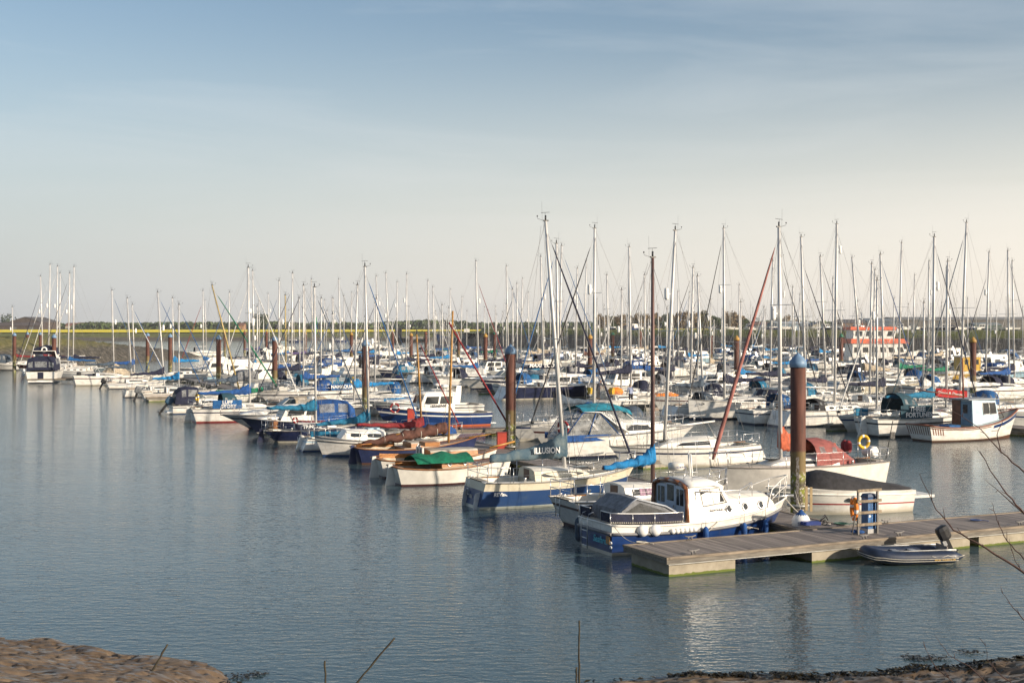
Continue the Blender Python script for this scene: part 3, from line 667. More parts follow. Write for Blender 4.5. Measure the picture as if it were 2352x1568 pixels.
def fender(loc, col='white', s=1.0, label='', ang=0, group=None):
    t = empty('fender', loc, ang, label, 'fender', group)
    MB().lathe([(.02, -.36 * s), (.09 * s, -.30 * s), (.115 * s, -.2 * s), (.115 * s, .2 * s), (.09 * s, .30 * s), (.03, .36 * s)], 10).build('body', fab(col) if col in FAB and col != 'white' else WHITEP, t)
    MB().tube([(0, 0, .34 * s), (0, 0, .34 * s + .45)], .01, 4).build('lanyard', ROPE, t)
    return t
def lifebuoy(loc, rot, col, label, r=.28, group=None):
    t = empty('lifebuoy', loc, 0, label, 'lifebuoy', group); t.rotation_euler = rot
    MB().torus((0, 0, 0), r, .07, 20, 8, None, 0, 1).build('ring', [fab(col), WHITEP], t); return t
def ladder(parent, pts0, w, h, n=3, mt=None, name='boarding_ladder', out=(-.12, 0, 0)):
    p = Vector(pts0); mb = MB(); o_ = Vector(out)
    for s in (-1, 1):
        a = p + Vector((0, s * w / 2, 0)); mb.tube([a + Vector((.18, 0, h * .1)), a + Vector((.1, 0, h * .22)), a + o_ * .5 + Vector((0, 0, h * .16)), a + o_, a + o_ - Vector((0, 0, h))], .016, 5)
    for k in range(n): q = p + o_ - Vector((0, 0, h * (k + .6) / n)); mb.tube([q - Vector((0, w / 2, 0)), q + Vector((0, w / 2, 0))], .018, 5)
    return mb.build(name, mt or STEEL, parent)
def banner(parent, H_, t0, t1, h, mt, sd=-1, txt=None, tcol=None, size=.3, dz=.05, name='dodger', tname='lettering', sx=1.0, bold=.01, leading=.85):
    """canvas dodger laced along the guard rail with lettering"""
    mb = MB(); N = 6; b = [H_.pt(t0 + (t1 - t0) * i / N, 1, sd, -.02) + Vector((0, 0, dz)) for i in range(N + 1)]; t = [p + Vector((0, 0, h)) for p in b]
    o = Vector((0, sd * .015, 0))
    vs = b + t + [p + o for p in b] + [p + o for p in t]; n = N + 1
    fs = []
    for i in range(N): fs += [(i, i + 1, n + i + 1, n + i), (2 * n + i, 3 * n + i, 3 * n + i + 1, 2 * n + i + 1), (n + i, n + i + 1, 3 * n + i + 1, 3 * n + i)]
    o_ = mb.add(vs, fs).build(name, mt, parent)
    if txt:
        c = (b[N // 2] + t[N // 2]) / 2 + o * 1.7; a = math.atan2(b[-1].y - b[0].y, b[-1].x - b[0].x)
        chord = (b[0] + b[-1]) / 2; c = Vector((c.x, min(c.y, chord.y) if sd < 0 else max(c.y, chord.y), c.z)) + Vector((0, sd * .03, 0))
        if sd > 0: a += math.pi
        x = text(txt, size, tcol, o_, c, (R(90), 0, a), tname, .006, sx, bold)
    return o_

def sail_boat(u=None, v=None, loc=None, hd=HD, L=8.5, B=None, hull='white', boot=None, anti='navy', stripe=None, label='', group=None, cover='blue', furl=None, mast_top=None, mast_h=None, xm=.60, hoodc=None,
              refl=True, spr=1, cab='white', fs=None, fb=None, so=.35, bo=.9, tall=None, detail=2, name='sailing_yacht', cat='sailing yacht', wheel=False, boomL=None, boomz=1.0, boomang=0.0, tr=None, deckmat=None, well=True,
              winstyle=0, furlr=.05, cabh=.42, draft=.45, boomh=.42, boom=True, mastm=None, rise=.04, tint=None, xm_m=None, rails=True, bs=.72, p=2.3, droop=0, jibf=.97, boomfat=1, strake=None):
    loc = Vector(loc) if loc is not None else at(u, v); B = B or .30 * L + .4
    r = empty(name, loc, hd, label, cat, group)
    fs = fs or .075 * L + .2; fb = fb or .095 * L + .35
    h = Hull(L, B, fs, fs * .97, fb, bs, p, so, bo, draft=draft)
    ht = paint(hull) if isinstance(hull, str) else hull
    mats = [ht, paint(anti), paint(boot or hull) if isinstance(boot or hull, str) else ht, paint(stripe) if stripe else ht, paint('white')]
    bands = [1, 1 if boot is None else 2, 0 if boot is None else (2), 0, 0, 3, 0, 0]
    if boot is not None: bands[2] = 0; bands[1] = 2
    h.build(r, mats, bands, tr=tr)
    dk = deckmat or (DECK if detail > 0 else DECK)
    h.deck(r, [dk, mat('cockpit_sole', (.42, .38, .30), rough=.7, var=.3)], (.05, .30) if well else None)
    zf = h.sheer(.5); xa, xb = L * .31, L * .62
    c, side = trunk(r, xa, xb, B * .36, B * .24, h.sheer(.31), h.sheer(.62), cabh, cabh * .62, [COACH if cab == 'white' else (cab if not isinstance(cab, str) else paint(cab)), DECK], roofmat=1, fr=L * .09)
    if detail >= 0:
        for sd in (-1, 1):
            if winstyle == 0: win(c, side, xa + L * .05, xb - L * .03, .42, .86, sd, GLASS, skew=L * .05)
            elif winstyle == 1:
                win(c, side, xa + .3, xa + L * .13, .4, .88, sd, GLASS); win(c, side, xa + L * .16, xa + L * .25, .42, .86, sd, GLASS, skew=.15)
            elif winstyle == 2:
                for k in range(3): win(c, side, xa + .35 + k * L * .09, xa + .35 + k * L * .09 + .42, .42, .85, sd, GLASS, rnd=1)
            elif winstyle == 3: win(c, side, xa + L * .04, xb + .1, .35, .92, sd, GLASS, rnd=2)
        MB().box(xa - .012, xa - .002, -.28, .28, h.sheer(.3) - .2, h.sheer(.3) + cabh * .9).build('companionway', mat('companionway', (.14, .07, .04), rough=.5), c)
        MB().box(xb - .1, xb + .45, -.25, .25, h.sheer(.62) + cabh * .62, h.sheer(.62) + cabh * .62 + .06).build('hatch', GLASS, c)
    if strake or detail > 1:
        mb = MB(); rl = h.rail(0, 1, .012); [mb.tube(rl[sd], .022 if not strake else .035, 5) for sd in (-1, 1)]; mb.build('toe_rail', strake or mat('toe_rail', (.25, .22, .18), rough=.5), r)
    if rails:
        pulpit(r, h, bow=True); pulpit(r, h, bow=False); 
        if detail > 0: stanchions(r, h, .16, .82, 5 if detail > 1 else 4)
    mx_ = xm_m if xm_m is not None else xm * L; foot = h.sheer(xm) + cabh * .6
    if mast_top is not None:
        M = Matrix.Translation(loc) @ Matrix.Rotation(R(hd), 4, 'Z'); top = M.inverted() @ Vector(mast_top)
    else:
        rr = random.Random(int(loc.x * 31 + loc.y * 17)); top = Vector((mx_ + rr.uniform(-.25, .1), rr.uniform(-.25, .25), mast_h or L * 1.38))
    if mast_top is not None or mast_h is not None or boom:
        bl = boomL or L * .40
        rig(r, h, mx_, top, foot, mastm, dict(L=bl, z=boomz, cover=cover, h=boomh, rise=rise, droop=droop, fat=boomfat) if boom else None, furl, spr, refl, furlr=furlr, detail=detail, boomang=boomang, jibf=jibf)
    if hoodc: hood(r, xa - L * .03, xa + L * .11, B * .34, h.sheer(.3) + .05, cabh + .65, fab(hoodc), panes=detail > 0)
    if detail > 0:   # rudder and tiller, winches, stern ladder
        MB().tube([(.25, 0, h.sheer(0) + .1), (1.0, .02, h.sheer(.1) + .12)], .02, 5).build('tiller', wood('varnish'), r)
        w_ = MB()
        for sd in (-1, 1): w_.lathe([(.06, 0), (.05, .1), (.065, .16)], 8, (L * .24, sd * h.hb(.24) * .8, h.sheer(.24) + .03))
        w_.build('winches', STEEL, r)
        if detail > 1: ladder(r, (-.03 + so * .3, B * .12, h.sheer(0)), .32, .65)
    r['_hull'] = 1; del r['_hull']
    return r, h, c, side

def motor_boat(u=None, v=None, loc=None, hd=HD, L=8.0, B=None, hull='white', anti='black', stripe='navy', lower=None, label='', group=None, style='cruiser', canopy=None, fly=False, arch=True, name='motor_cruiser', cat='motor boat', detail=1,
               fs=None, fb=None, cabh=.75, dome=False, so=-.0, bo=1.3, top=None, ob=False, canopy_h=1.15, windows=True, bs=.86, tk=.55):
    loc = Vector(loc) if loc is not None else at(u, v); B = B or .26 * L + .75
    r = empty(name, loc, hd, label, cat, group); fs = fs or .06 * L + .35; fb = fb or .09 * L + .45
    h = Hull(L, B, fs, fs * 1.08, fb, bs, 2.6, so, bo, wlb=.82, flare=.8)
    ht, st = paint(hull), paint(stripe) if stripe else paint(hull)
    h.build(r, [ht, paint(anti), paint(lower) if lower else ht, st, paint('white')], [1, 1, 2, 2, 2, 3, 0, 0] if lower else [1, 1, 0, 0, 0, 3, 0, 0])
    h.deck(r, [DECK, mat('cockpit_sole', (.42, .38, .30), rough=.7)], (.04, .34), depth=.45, wfrac=.78)
    mb = MB(); rl = h.rail(0, 1, .02); [mb.tube(rl[sd], .035, 5) for sd in (-1, 1)]; mb.build('rubbing_strake', mat('grey_rubber', (.2, .2, .21), rough=.6), r)
    pr = MB()
    for sd in (-1, 1):
        pts = [h.pt(.45 + .55 * i / 8, 1, sd, -.06) + Vector((0, 0, .5 + .1 * i / 8)) for i in range(9)]; pr.tube(pts, .015, 5)
        for i in (0, 2, 4, 6, 8): pr.tube([pts[i], pts[i] - Vector((0, 0, .55))], .013, 4)
    pr.build('bow_rail', STEEL, r)
    if style == 'cruiser':      # low raised foredeck, raked screen
        c, side = trunk(r, L * .36, L * .74, B * .42, B * .26, h.sheer(.36), h.sheer(.74), tk, tk * .42, [COACH, DECK], fr=L * .12, name='foredeck_cabin')
        for sd in (-1, 1): win(c, side, L * .42, L * .62, .3, .8, sd, GLASS, skew=.25)
        zt = h.sheer(.36) + tk - .05; x0 = L * .33; w = B * .42; x1 = L * .50
        s_ = MB(); hh = .62
        pts = [(x0 - .5, -w, zt), (x0, -w, zt), (x1, -w * .55, zt + .05), (x1, w * .55, zt + .05), (x0, w, zt), (x0 - .5, w, zt)]
        tp = [(x0 - .65, -w * .9, zt + hh * .5), (x0 - .35, -w * .85, zt + hh), (x1 - .75, -w * .5, zt + hh), (x1 - .75, w * .5, zt + hh), (x0 - .35, w * .85, zt + hh), (x0 - .65, w * .9, zt + hh * .5)]
        s_.add(pts + tp, [(i, i + 1, 7 + i, 6 + i) for i in range(5)]); ws = s_.build('windscreen', mat('tinted_glass', (.10, .13, .14), rough=.08, var=.2, alpha=.82), r)
        fm = MB(); fm.tube(tp, .03, 5); [fm.tube([pts[i], tp[i]], .022, 5) for i in range(6)]; fm.build('frame', WHITEP, ws)
        ztop = zt + hh
    elif style in ('wheelhouse', 'sedan'):
        x0, x1 = (L * .34, L * .60) if style == 'wheelhouse' else (L * .30, L * .62)
        f, fside = trunk(r, L * .40, L * .78, B * .38, B * .22, h.sheer(.5), h.sheer(.78), .40, .2, [COACH, DECK], fr=L * .1, name='foredeck_cabin')
        for sd in (-1, 1):
            for k in range(2): win(f, fside, x1 + .35 + k * .6, x1 + .6 + k * .6, .3, .75, sd, GLASS, rnd=2)
        z0 = h.sheer(.4) - .05; hh = cabh + .75; w = B * .38; wt = w * .86; rk = .55
        bx = [(x0, -w, z0), (x1 + rk, -w * .9, z0), (x1 + rk, w * .9, z0), (x0, w, z0)]; tx = [(x0 - .05, -wt, z0 + hh), (x1, -wt, z0 + hh), (x1, wt, z0 + hh), (x0 - .05, wt, z0 + hh)]
        wh = MB().add(bx + tx, [(0, 1, 5, 4), (1, 2, 6, 5), (2, 3, 7, 6), (3, 0, 4, 7)]).build('wheelhouse', COACH, r)
        rf = MB(); rings = []
        for x, dz in ((x0 - .45, 0), (x0 + .2, .07), ((x0 + x1) / 2, .09), (x1 - .1, .06), (x1 + .22, -.02)):
            rings.append([(x, -wt * 1.06, z0 + hh - .02 + dz * .2), (x, -wt, z0 + hh + .05 + dz * .6), (x, 0, z0 + hh + .09 + dz), (x, wt, z0 + hh + .05 + dz * .6), (x, wt * 1.06, z0 + hh - .02 + dz * .2), (x, 0, z0 + hh - .03)])
        rf.loft(rings, 0, True, True, True).build('roof', COACH, wh)
        def wp(a, b, sd, f0, f1, o=.01):
            def q(s, f): 
                xb_ = x0 + (x1 + rk - x0) * s; xt_ = x0 - .05 + (x1 - x0 + .05) * s; wb = w + (w * .9 - w) * s
                return Vector((xb_ + (xt_ - xb_) * f, sd * (wb + (wt - wb) * f + o), z0 + hh * f))
            return [q(a, f0), q(b, f0), q(b, f1), q(a, f1)]
        for sd in (-1, 1):
            for a, b in ((.08, .44), (.50, .90)): MB().add(wp(a, b, sd, .5, .88), [(0, 1, 2, 3)]).build('window', GLASS, wh)
        for k in range(2):
            y0, y1 = -w * .8 + k * w * .84, -w * .8 + k * w * .84 + w * .76
            def fq(y, f): return Vector((x1 + rk - rk * f + .012, y * (1 - .06 * f), z0 + hh * f))
            MB().add([fq(y0, .5), fq(y1, .5), fq(y1, .9), fq(y0, .9)], [(0, 1, 2, 3)]).build('window', GLASS, wh)
            def bq(y, f): return Vector((x0 - .05 * f - .012, y, z0 + hh * f))
            MB().add([bq(y0, .45), bq(y0, .88), bq(y1, .88), bq(y1, .45)], [(0, 1, 2, 3)]).build('window', GLASS, wh)
        ztop = z0 + hh + .12
        if fly:
            fb_ = MB(); rings = []
            for x, k, hz_ in ((x0 - .6, .95, .35), (x0, 1, .45), (x1 - .3, .92, .5), (x1 + .15, .6, .1)): rings.append([(x, -wt * k, ztop - .06), (x, -wt * k * 1.04, ztop + hz_), (x, -wt * k * .9, ztop + hz_), (x, -wt * k * .88, ztop), (x, wt * k * .88, ztop), (x, wt * k * .9, ztop + hz_), (x, wt * k * 1.04, ztop + hz_), (x, wt * k, ztop - .06)])
            fb_.loft(rings, 0, True, True, False).build('flybridge', COACH, r)
            MB().add([(x1 - .35, -wt * .8, ztop + .45), (x1 - .35, wt * .8, ztop + .45), (x1 - .55, wt * .75, ztop + .85), (x1 - .55, -wt * .75, ztop + .85)], [(0, 1, 2, 3)]).build('flybridge_screen', mat('tinted_glass', (.10, .13, .14), rough=.08, alpha=.82), r)
            ztop += .5
    if arch:
        a = MB(); xa = L * .26; w = B * .43; zz = h.sheer(.2); hh = (ztop - zz) + .35
        rings = []
        for y, z, t in ((-w, 0, .30), (-w * .95, hh * .6, .24), (-w * .8, hh, .2), (w * .8, hh, .2), (w * .95, hh * .6, .24), (w, 0, .30)):
            o = -.35 * z / hh; rings.append([(xa + o - t, y, zz + z), (xa + o + t, y, zz + z), (xa + o + t, y * .96, zz + z - .07), (xa + o - t, y * .96, zz + z - .07)])
        ar = a.loft(rings, 0, True, True, False).build('radar_arch', COACH, r)
        MB().tube([(xa - .35, .2, zz + hh), (xa - .4, .2, zz + hh + 1.3)], .012, 4).build('aerial', WHITEP, ar)
    if dome: MB().lathe([(.05, 0), (.26, .02), (.29, .1), (.26, .2), (.05, .24)], 14, (L * .38, 0, ztop + .3)).build('radar_dome', WHITEP, r); MB().tube([(L * .38, 0, ztop - .1), (L * .38, 0, ztop + .32)], .05, 6).build('dome_post', STEEL, r)
    if canopy:
        x0c, x1c = .15, L * .37; w = B * .44; zb = h.sheer(.1) + .1; hh = canopy_h
        rings = []
        for x, k, ww in ((x0c, .05, .95), (x0c + .12, .72, .97), (x0c + .5, .98, 1), ((x0c + x1c) / 2, 1.06, 1), (x1c, 1.0, .98)):
            rings.append([Vector((x, -w * ww, zb)), Vector((x, -w * ww, zb + hh * k * .45)), Vector((x, -w * ww * .93, zb + hh * k * .85)), Vector((x, -w * .5, zb + hh * k)), Vector((x, w * .5, zb + hh * k)), Vector((x, w * ww * .93, zb + hh * k * .85)), Vector((x, w * ww, zb + hh * k * .45)), Vector((x, w * ww, zb))])
        cv = MB().loft(rings, 0, False, False, False).build('cockpit_canopy', fab(canopy), r)
        for sd, k0, k1 in ((-1, 1, 2), (1, 6, 5)):
            for i in (2, 3):
                a, b = rings[i], rings[i + 1]; o = Vector((0, sd * .02, 0))
                MB().add([a[k0].lerp(b[k0], .12) + o, a[k0].lerp(b[k0], .88) + o, a[k1].lerp(b[k1], .88) + o, a[k1].lerp(b[k1], .12) + o], [(0, 1, 2, 3)]).build('window', VINYL, cv)
        o = Vector((-.02, 0, .03))
        a, b = rings[0], rings[1]
        for k0, k1 in ((2, 3), (3, 4), (4, 5)):
            MB().add([a[k0].lerp(b[k0], .3).lerp(a[k1].lerp(b[k1], .3), .1) + o, a[k0].lerp(b[k0], .3).lerp(a[k1].lerp(b[k1], .3), .9) + o, b[k0].lerp(b[k1], .9) + o - Vector((0, 0, .1)), b[k0].lerp(b[k1], .1) + o - Vector((0, 0, .1))], [(0, 1, 2, 3)]).build('window', VINYL, cv)
    if ob: outboard(r, (-.12, 0, h.sheer(0) + .1), 0, .0, s=1.2)
    else: MB().box(-.45 + so, .02 + so, -B * .36, B * .36, .14, .2).build('bathing_platform', WHITEP, r)
    return r, h

# ================================================================== PONTOONS AND PILES
def deck_mat():
    m = bpy.data.materials.new('pontoon_planks'); m.use_nodes = True; n, l = m.node_tree.nodes, m.node_tree.links
    b = n['Principled BSDF']; b.inputs['Roughness'].default_value = .75
    t = n.new('ShaderNodeTexCoord'); s = n.new('ShaderNodeSeparateXYZ'); l.new(t.outputs['Object'], s.inputs[0])
    mu = n.new('ShaderNodeMath'); mu.operation = 'MULTIPLY'; mu.inputs[1].default_value = 1 / .145; l.new(s.outputs['X'], mu.inputs[0])
    fl = n.new('ShaderNodeMath'); fl.operation = 'FLOOR'; l.new(mu.outputs[0], fl.inputs[0]); fr_ = n.new('ShaderNodeMath'); fr_.operation = 'FRACT'; l.new(mu.outputs[0], fr_.inputs[0])
    wn_ = n.new('ShaderNodeTexWhiteNoise'); wn_.noise_dimensions = '1D'; l.new(fl.outputs[0], wn_.inputs['W'])
    mp = n.new('ShaderNodeMapping'); mp.inputs['Scale'].default_value = (18, 1.2, 1); l.new(t.outputs['Object'], mp.inputs[0])
    ns = n.new('ShaderNodeTexNoise'); ns.inputs['Scale'].default_value = 1; ns.inputs['Detail'].default_value = 5; l.new(mp.outputs[0], ns.inputs['Vector'])
    ad = n.new('ShaderNodeMath'); ad.operation = 'MULTIPLY_ADD'; ad.inputs[1].default_value = .5; l.new(wn_.outputs['Value'], ad.inputs[0]); l.new(ns.outputs['Fac'], ad.inputs[2])
    r = n.new('ShaderNodeValToRGB'); e = r.color_ramp.elements; e[0].position = .35; e[0].color = (.085, .072, .07, 1); e[1].position = 1.05; e[1].color = (.29, .25, .22, 1); l.new(ad.outputs[0], r.inputs[0])
    gp = n.new('ShaderNodeMath'); gp.operation = 'GREATER_THAN'; gp.inputs[1].default_value = .93; l.new(fr_.outputs[0], gp.inputs[0])
    mx = n.new('ShaderNodeMix'); mx.data_type = 'RGBA'; mx.inputs['B'].default_value = (.03, .025, .022, 1); l.new(gp.outputs[0], mx.inputs['Factor']); l.new(r.outputs[0], mx.inputs['A'])
    l.new(mx.outputs['Result'], b.inputs['Base Color']); return m
PLANKS = deck_mat(); BEAM = wood('grey')
EDGE = mat('pontoon_edge_timber', (.29, .235, .175), rough=.8, var=.3, scale=3, stretch=(.5, 4, 4), bump=.2)
def float_mat():
    m = ground_mat('float_concrete', [(.22, .195, .15), (.32, .285, .22), (.40, .365, .29)], 1.6, .3, .85, None, .02)
    n, l = m.node_tree.nodes, m.node_tree.links; b = n['Principled BSDF']; src = b.inputs['Base Color'].links[0].from_socket
    g = n.new('ShaderNodeNewGeometry'); s = n.new('ShaderNodeSeparateXYZ'); l.new(g.outputs['Position'], s.inputs[0])
    ns = n.new('ShaderNodeTexNoise'); ns.inputs['Scale'].default_value = 7; ns.inputs['Detail'].default_value = 4; l.new(g.outputs['Position'], ns.inputs['Vector'])
    ad = n.new('ShaderNodeMath'); ad.operation = 'MULTIPLY_ADD'; ad.inputs[1].default_value = .09; l.new(ns.outputs['Fac'], ad.inputs[0]); l.new(s.outputs['Z'], ad.inputs[2])
    mr = n.new('ShaderNodeMapRange'); mr.inputs[1].default_value = .115; mr.inputs[2].default_value = .10; l.new(ad.outputs[0], mr.inputs[0])
    mx = n.new('ShaderNodeMix'); mx.data_type = 'RGBA'; mx.inputs['B'].default_value = (.10, .13, .015, 1); l.new(mr.outputs[0], mx.inputs['Factor']); l.new(src, mx.inputs['A']); l.new(mx.outputs['Result'], b.inputs['Base Color'])
    return m
FLOAT = float_mat()
def pontoon(name, p0, hd, L, Wd, z, floats, label, group=None, fw=None, fl=2.6, cleats=(), edge=.12):
    """p0: centre of the near end, x along the pontoon"""
    t = empty(name, (p0[0], p0[1], 0), hd, label, 'pontoon', group)
    MB().box(0, L, -Wd / 2 + edge, Wd / 2 - edge, z - .045, z).build('decking', PLANKS, t)
    e = MB()
    for s in (-1, 1): e.box(-.06, L, s * Wd / 2 - (edge if s > 0 else 0), s * Wd / 2 + (edge if s < 0 else 0), z - .05, z + .022)
    e.box(-.12, -.002, -Wd / 2, Wd / 2, z - .05, z + .02); e.build('edge_board', EDGE, t)
    b = MB()
    for s in (-1, 1): b.box(-.10, L, s * (Wd / 2 - .06) - .035, s * (Wd / 2 - .06) + .035, z - .18, z - .052)
    b.box(-.09, -.02, -Wd / 2 + .1, Wd / 2 - .1, z - .18, z - .052); b.build('fender_beam', BEAM, t)
    c = MB()
    for s in (-1, 1): c.box(.0, L, s * (Wd / 2 - .12) - .03, s * (Wd / 2 - .12) + .03, z - .225, z - .185)
    c.build('steel_frame', mat('galvanised', (.42, .42, .40), rough=.5, metal=.4), t)
    for x in floats:
        x, fl_ = x if isinstance(x, tuple) else (x, fl)
        f = MB(); w = fw or Wd * .42
        f.box(x, x + fl_, -w, w, -.35, z - .23); f.build('float', FLOAT, t)
    for x, s in cleats:
        k = MB(); y = s * (Wd / 2 - .17)
        for dx in (-.06, .06): k.tube([(x + dx, y, z + .02), (x + dx, y, z + .12)], .022, 6)
        k.tube([(x - .2, y, z + .15), (x - .08, y, z + .12), (x + .08, y, z + .12), (x + .2, y, z + .15)], .02, 6); k.build('cleat', mat('galvanised_dull', (.22, .21, .20), rough=.6, metal=.3), t)
    return t
A_ = Vector((4.53, 37.2, 0)); HP = 25.5; ax = Vector((math.cos(R(HP)), math.sin(R(HP)), 0)); nx = Vector((-ax.y, ax.x, 0))
WP = 2.5; p0 = A_ + nx * WP / 2
pontoon('pontoon_walkway', p0, HP, 34, WP, .58, ((.08, 2.3), (5.2, 6.4), (12, 6.4), (19, 6.4), (26, 6.4)), 'wide planked pontoon in the right foreground, resting on concrete floats', None, 1.05, 3.1, ((.9, -1), (8.6, -1), (7.2, -1), (2.2, 1), (10, 1), (13.8, -1)))
# walkway running away from the camera
W0 = Vector((10.35, 43.0, 0)); W1e = Vector((-47, 181, 0)); dW = (W1e - W0); hW = math.degrees(math.atan2(dW.y, dW.x))
def Wc(row, d=None):      # centre line (as AX.p) of each walkway
    return {1: 28.4, 2: 66.0, 3: 104.0, 4: 143.0, 5: 181.0, 6: 219.0}[row]
pontoon('pontoon_walkway', W0, hW, dW.length, 2.0, .52, [3 + 12 * k for k in range(12)], 'long planked walkway running back from the near pontoon past the blue capped piles', None, .8, 4)
for r_, d0, d1 in ((2, 84, 285), (3, 135, 300), (4, 185, 325), (5, 235, 335)):
    a = WX * ((d0 - AX.y * Wc(r_)) / WX.y) + AX * Wc(r_); b = WX * ((d1 - AX.y * Wc(r_)) / WX.y) + AX * Wc(r_)
    pontoon('pontoon_walkway', a, 90 + HD, (b - a).length, 2.0, .5, [2 + 12 * k for k in range(int((b - a).length / 12))], {2: 'grey planked walkway between the berths of the middle row', 3: 'grey walkway between the berths of the third row back', 4: 'far walkway between the berths of the fourth row back', 5: 'farthest walkway, between the berths below the stone embankment'}[r_], None, .8, 4)
def finger(end, L, label, hd=HD, Wd=.8, z=.42): return pontoon('finger_pontoon', end, hd, L, Wd, z, (.1, L - 2.4), label, 'narrow finger pontoons between the boats', Wd * .46, 1.9, edge=.08)
finger(at(1690, 966, 0) + AX * .5, 7.5, 'narrow finger pontoon beside the plumb bowed white yacht with black headsail')
finger(at(1888, 990, 0) + AX * .5, 7.0, 'narrow finger pontoon between the white yacht and the green hooded yacht')
finger(at(1432, 942, 0), 9, 'finger pontoon with a man in a pale blue shirt standing on it')
finger(at(1100, 905, 0), 9, 'finger pontoon left of the rusty pile with a white streak, in the middle row')
finger(at(945, 880, 0), 9, 'finger pontoon sticking out into the channel right of the dark hulled boat')
finger(at(2310, 985, 0), 8, 'finger pontoon at the right edge behind the wooden fishing boat')
finger(at(2010, 905, 0), 8, 'finger pontoon under the cream yacht with the tan boom cover')
finger(at(338, 922, 0) , 7, 'finger pontoon beside the little white cruiser with outboard on the left')
finger(at(585, 985, 0) + AX * 1.4, 6.5, 'finger pontoon tucked under the bow of the navy and white cruiser')
finger(at(1090, 1000, 0) - AX * 3.6, 7.0, 'finger pontoon below the white launch with two portholes', Wd=1.2)
finger(at(1460, 1075, 0), 6.5, 'finger pontoon seen past the bow of the blue hulled yacht', Wd=1.3)
t = pontoon('pontoon_walkway', Vector((-61.5, 165.5, 0)), 12, 16, 2.2, .55, (.2, 7, 13), 'dark ended pontoon at the far left beside the navy canopied cruiser', None, .9, 2.4)

def pile_mat(nm, capc):
    m = bpy.data.materials.new(nm); m.use_nodes = True; n, l = m.node_tree.nodes, m.node_tree.links
    b = n['Principled BSDF']; b.inputs['Roughness'].default_value = .75
    g = n.new('ShaderNodeTexCoord'); s = n.new('ShaderNodeSeparateXYZ'); l.new(g.outputs['Object'], s.inputs[0])
    def noise(sc, st=(1, 1, 1), det=5):
        mp = n.new('ShaderNodeMapping'); mp.inputs['Scale'].default_value = st; l.new(g.outputs['Object'], mp.inputs[0])
        q = n.new('ShaderNodeTexNoise'); q.inputs['Scale'].default_value = sc; q.inputs['Detail'].default_value = det; l.new(mp.outputs[0], q.inputs['Vector']); return q
    def mrange(src, a, b_, wob=None, amt=.5):
        if wob:
            ad = n.new('ShaderNodeMath'); ad.operation = 'MULTIPLY_ADD'; ad.inputs[1].default_value = amt; l.new(wob.outputs['Fac'], ad.inputs[0]); l.new(src, ad.inputs[2]); src = ad.outputs[0]
        r = n.new('ShaderNodeMapRange'); r.inputs[1].default_value = a; r.inputs[2].default_value = b_; l.new(src, r.inputs[0]); return r.outputs[0]
    def mix(f, A, B):
        x = n.new('ShaderNodeMix'); x.data_type = 'RGBA'; l.new(f, x.inputs['Factor'])
        for k, v_ in (('A', A), ('B', B)):
            if isinstance(v_, tuple): x.inputs[k].default_value = (*v_, 1)
            else: l.new(v_, x.inputs[k])
        return x.outputs['Result']
    n1, n2, n3 = noise(3), noise(3.2, (2.6, 2.6, .3)), noise(9)
    rust = mix(mrange(n2.outputs['Fac'], .35, .65), (.070, .026, .018), (.125, .045, .029))
    low = mix(mrange(n1.outputs['Fac'], .4, .6), (.055, .045, .03), (.12, .095, .055))
    moss = mix(mrange(n1.outputs['Fac'], .45, .6), low, (.17, .19, .012))
    barn = mix(mrange(n3.outputs['Fac'], .54, .60), moss, (.40, .37, .32))
    c = mix(mrange(s.outputs['Z'], 2.05, 2.25, n1, .6), barn, mix(mrange(n2.outputs['Fac'], .4, .6), (.12, .085, .03), (.17, .12, .05)))
    c = mix(mrange(s.outputs['Z'], 2.62, 2.72, n1, .15), c, rust)
    l.new(c, b.inputs['Base Color'])
    bp = n.new('ShaderNodeBump'); bp.inputs['Strength'].default_value = .5; bp.inputs['Distance'].default_value = .02; l.new(n3.outputs['Fac'], bp.inputs['Height']); l.new(bp.outputs[0], b.inputs['Normal'])
    return m
PILE = pile_mat('rusty_pile', None)
CAPS = dict(blue=mat('cap_blue', (.16, .27, .42), rough=.5, var=.15), yellow=mat('cap_yellow', (.42, .24, .05), rough=.6), green=mat('cap_green', (.03, .16, .10), rough=.6), rust=mat('cap_rust', (.2, .07, .04), rough=.8))
def pile(u, d, capc, label, r=.28, top=5.85, tint=None, group='tall steel mooring piles'):
    t = empty('mooring_pile', atd(u, d, 0), 0, label, 'mooring pile', group)
    MB().lathe([(r, -1.5), (r, 0), (r, 2), (r * 1.0, 4), (r, top)], 20).build('shaft', PILE, t)
    if capc != 'none':
        MB().lathe([(r * 1.12, top - .16), (r * 1.12, top + .04), (r * .7, top + .22), (r * .12, top + .36), (.01, top + .40)], 20).build('cap', CAPS[capc], t)
    if d < 90:
        z = MB()                                      # pale zinc strip down the wet part
        for k in range(16):
            a = -math.pi / 2 - .28 + .02 * math.sin(k * 2.1); w_ = .21 + .05 * math.sin(k * 1.7); z0 = .25 + k * .135
            z.add([(math.cos(a - w_) * (r + .006), math.sin(a - w_) * (r + .006), z0), (math.cos(a + w_) * (r + .006), math.sin(a + w_) * (r + .006), z0), (math.cos(a + w_ * .9) * (r + .006), math.sin(a + w_ * .9) * (r + .006), z0 + .135), (math.cos(a - w_ * .9) * (r + .006), math.sin(a - w_ * .9) * (r + .006), z0 + .12)], [(0, 1, 2, 3)])
        z.build('barnacle_streak', mat('barnacles', (.42, .39, .36), rough=.9, var=.4, scale=14, col2=(.14, .11, .09), bump=.6), t)
        MB().torus((0, 0, .62), r + .09, .05, 20, 6).build('guide_ring', mat('galvanised', (.42, .42, .40), rough=.5), t)
    return t
PL = {}
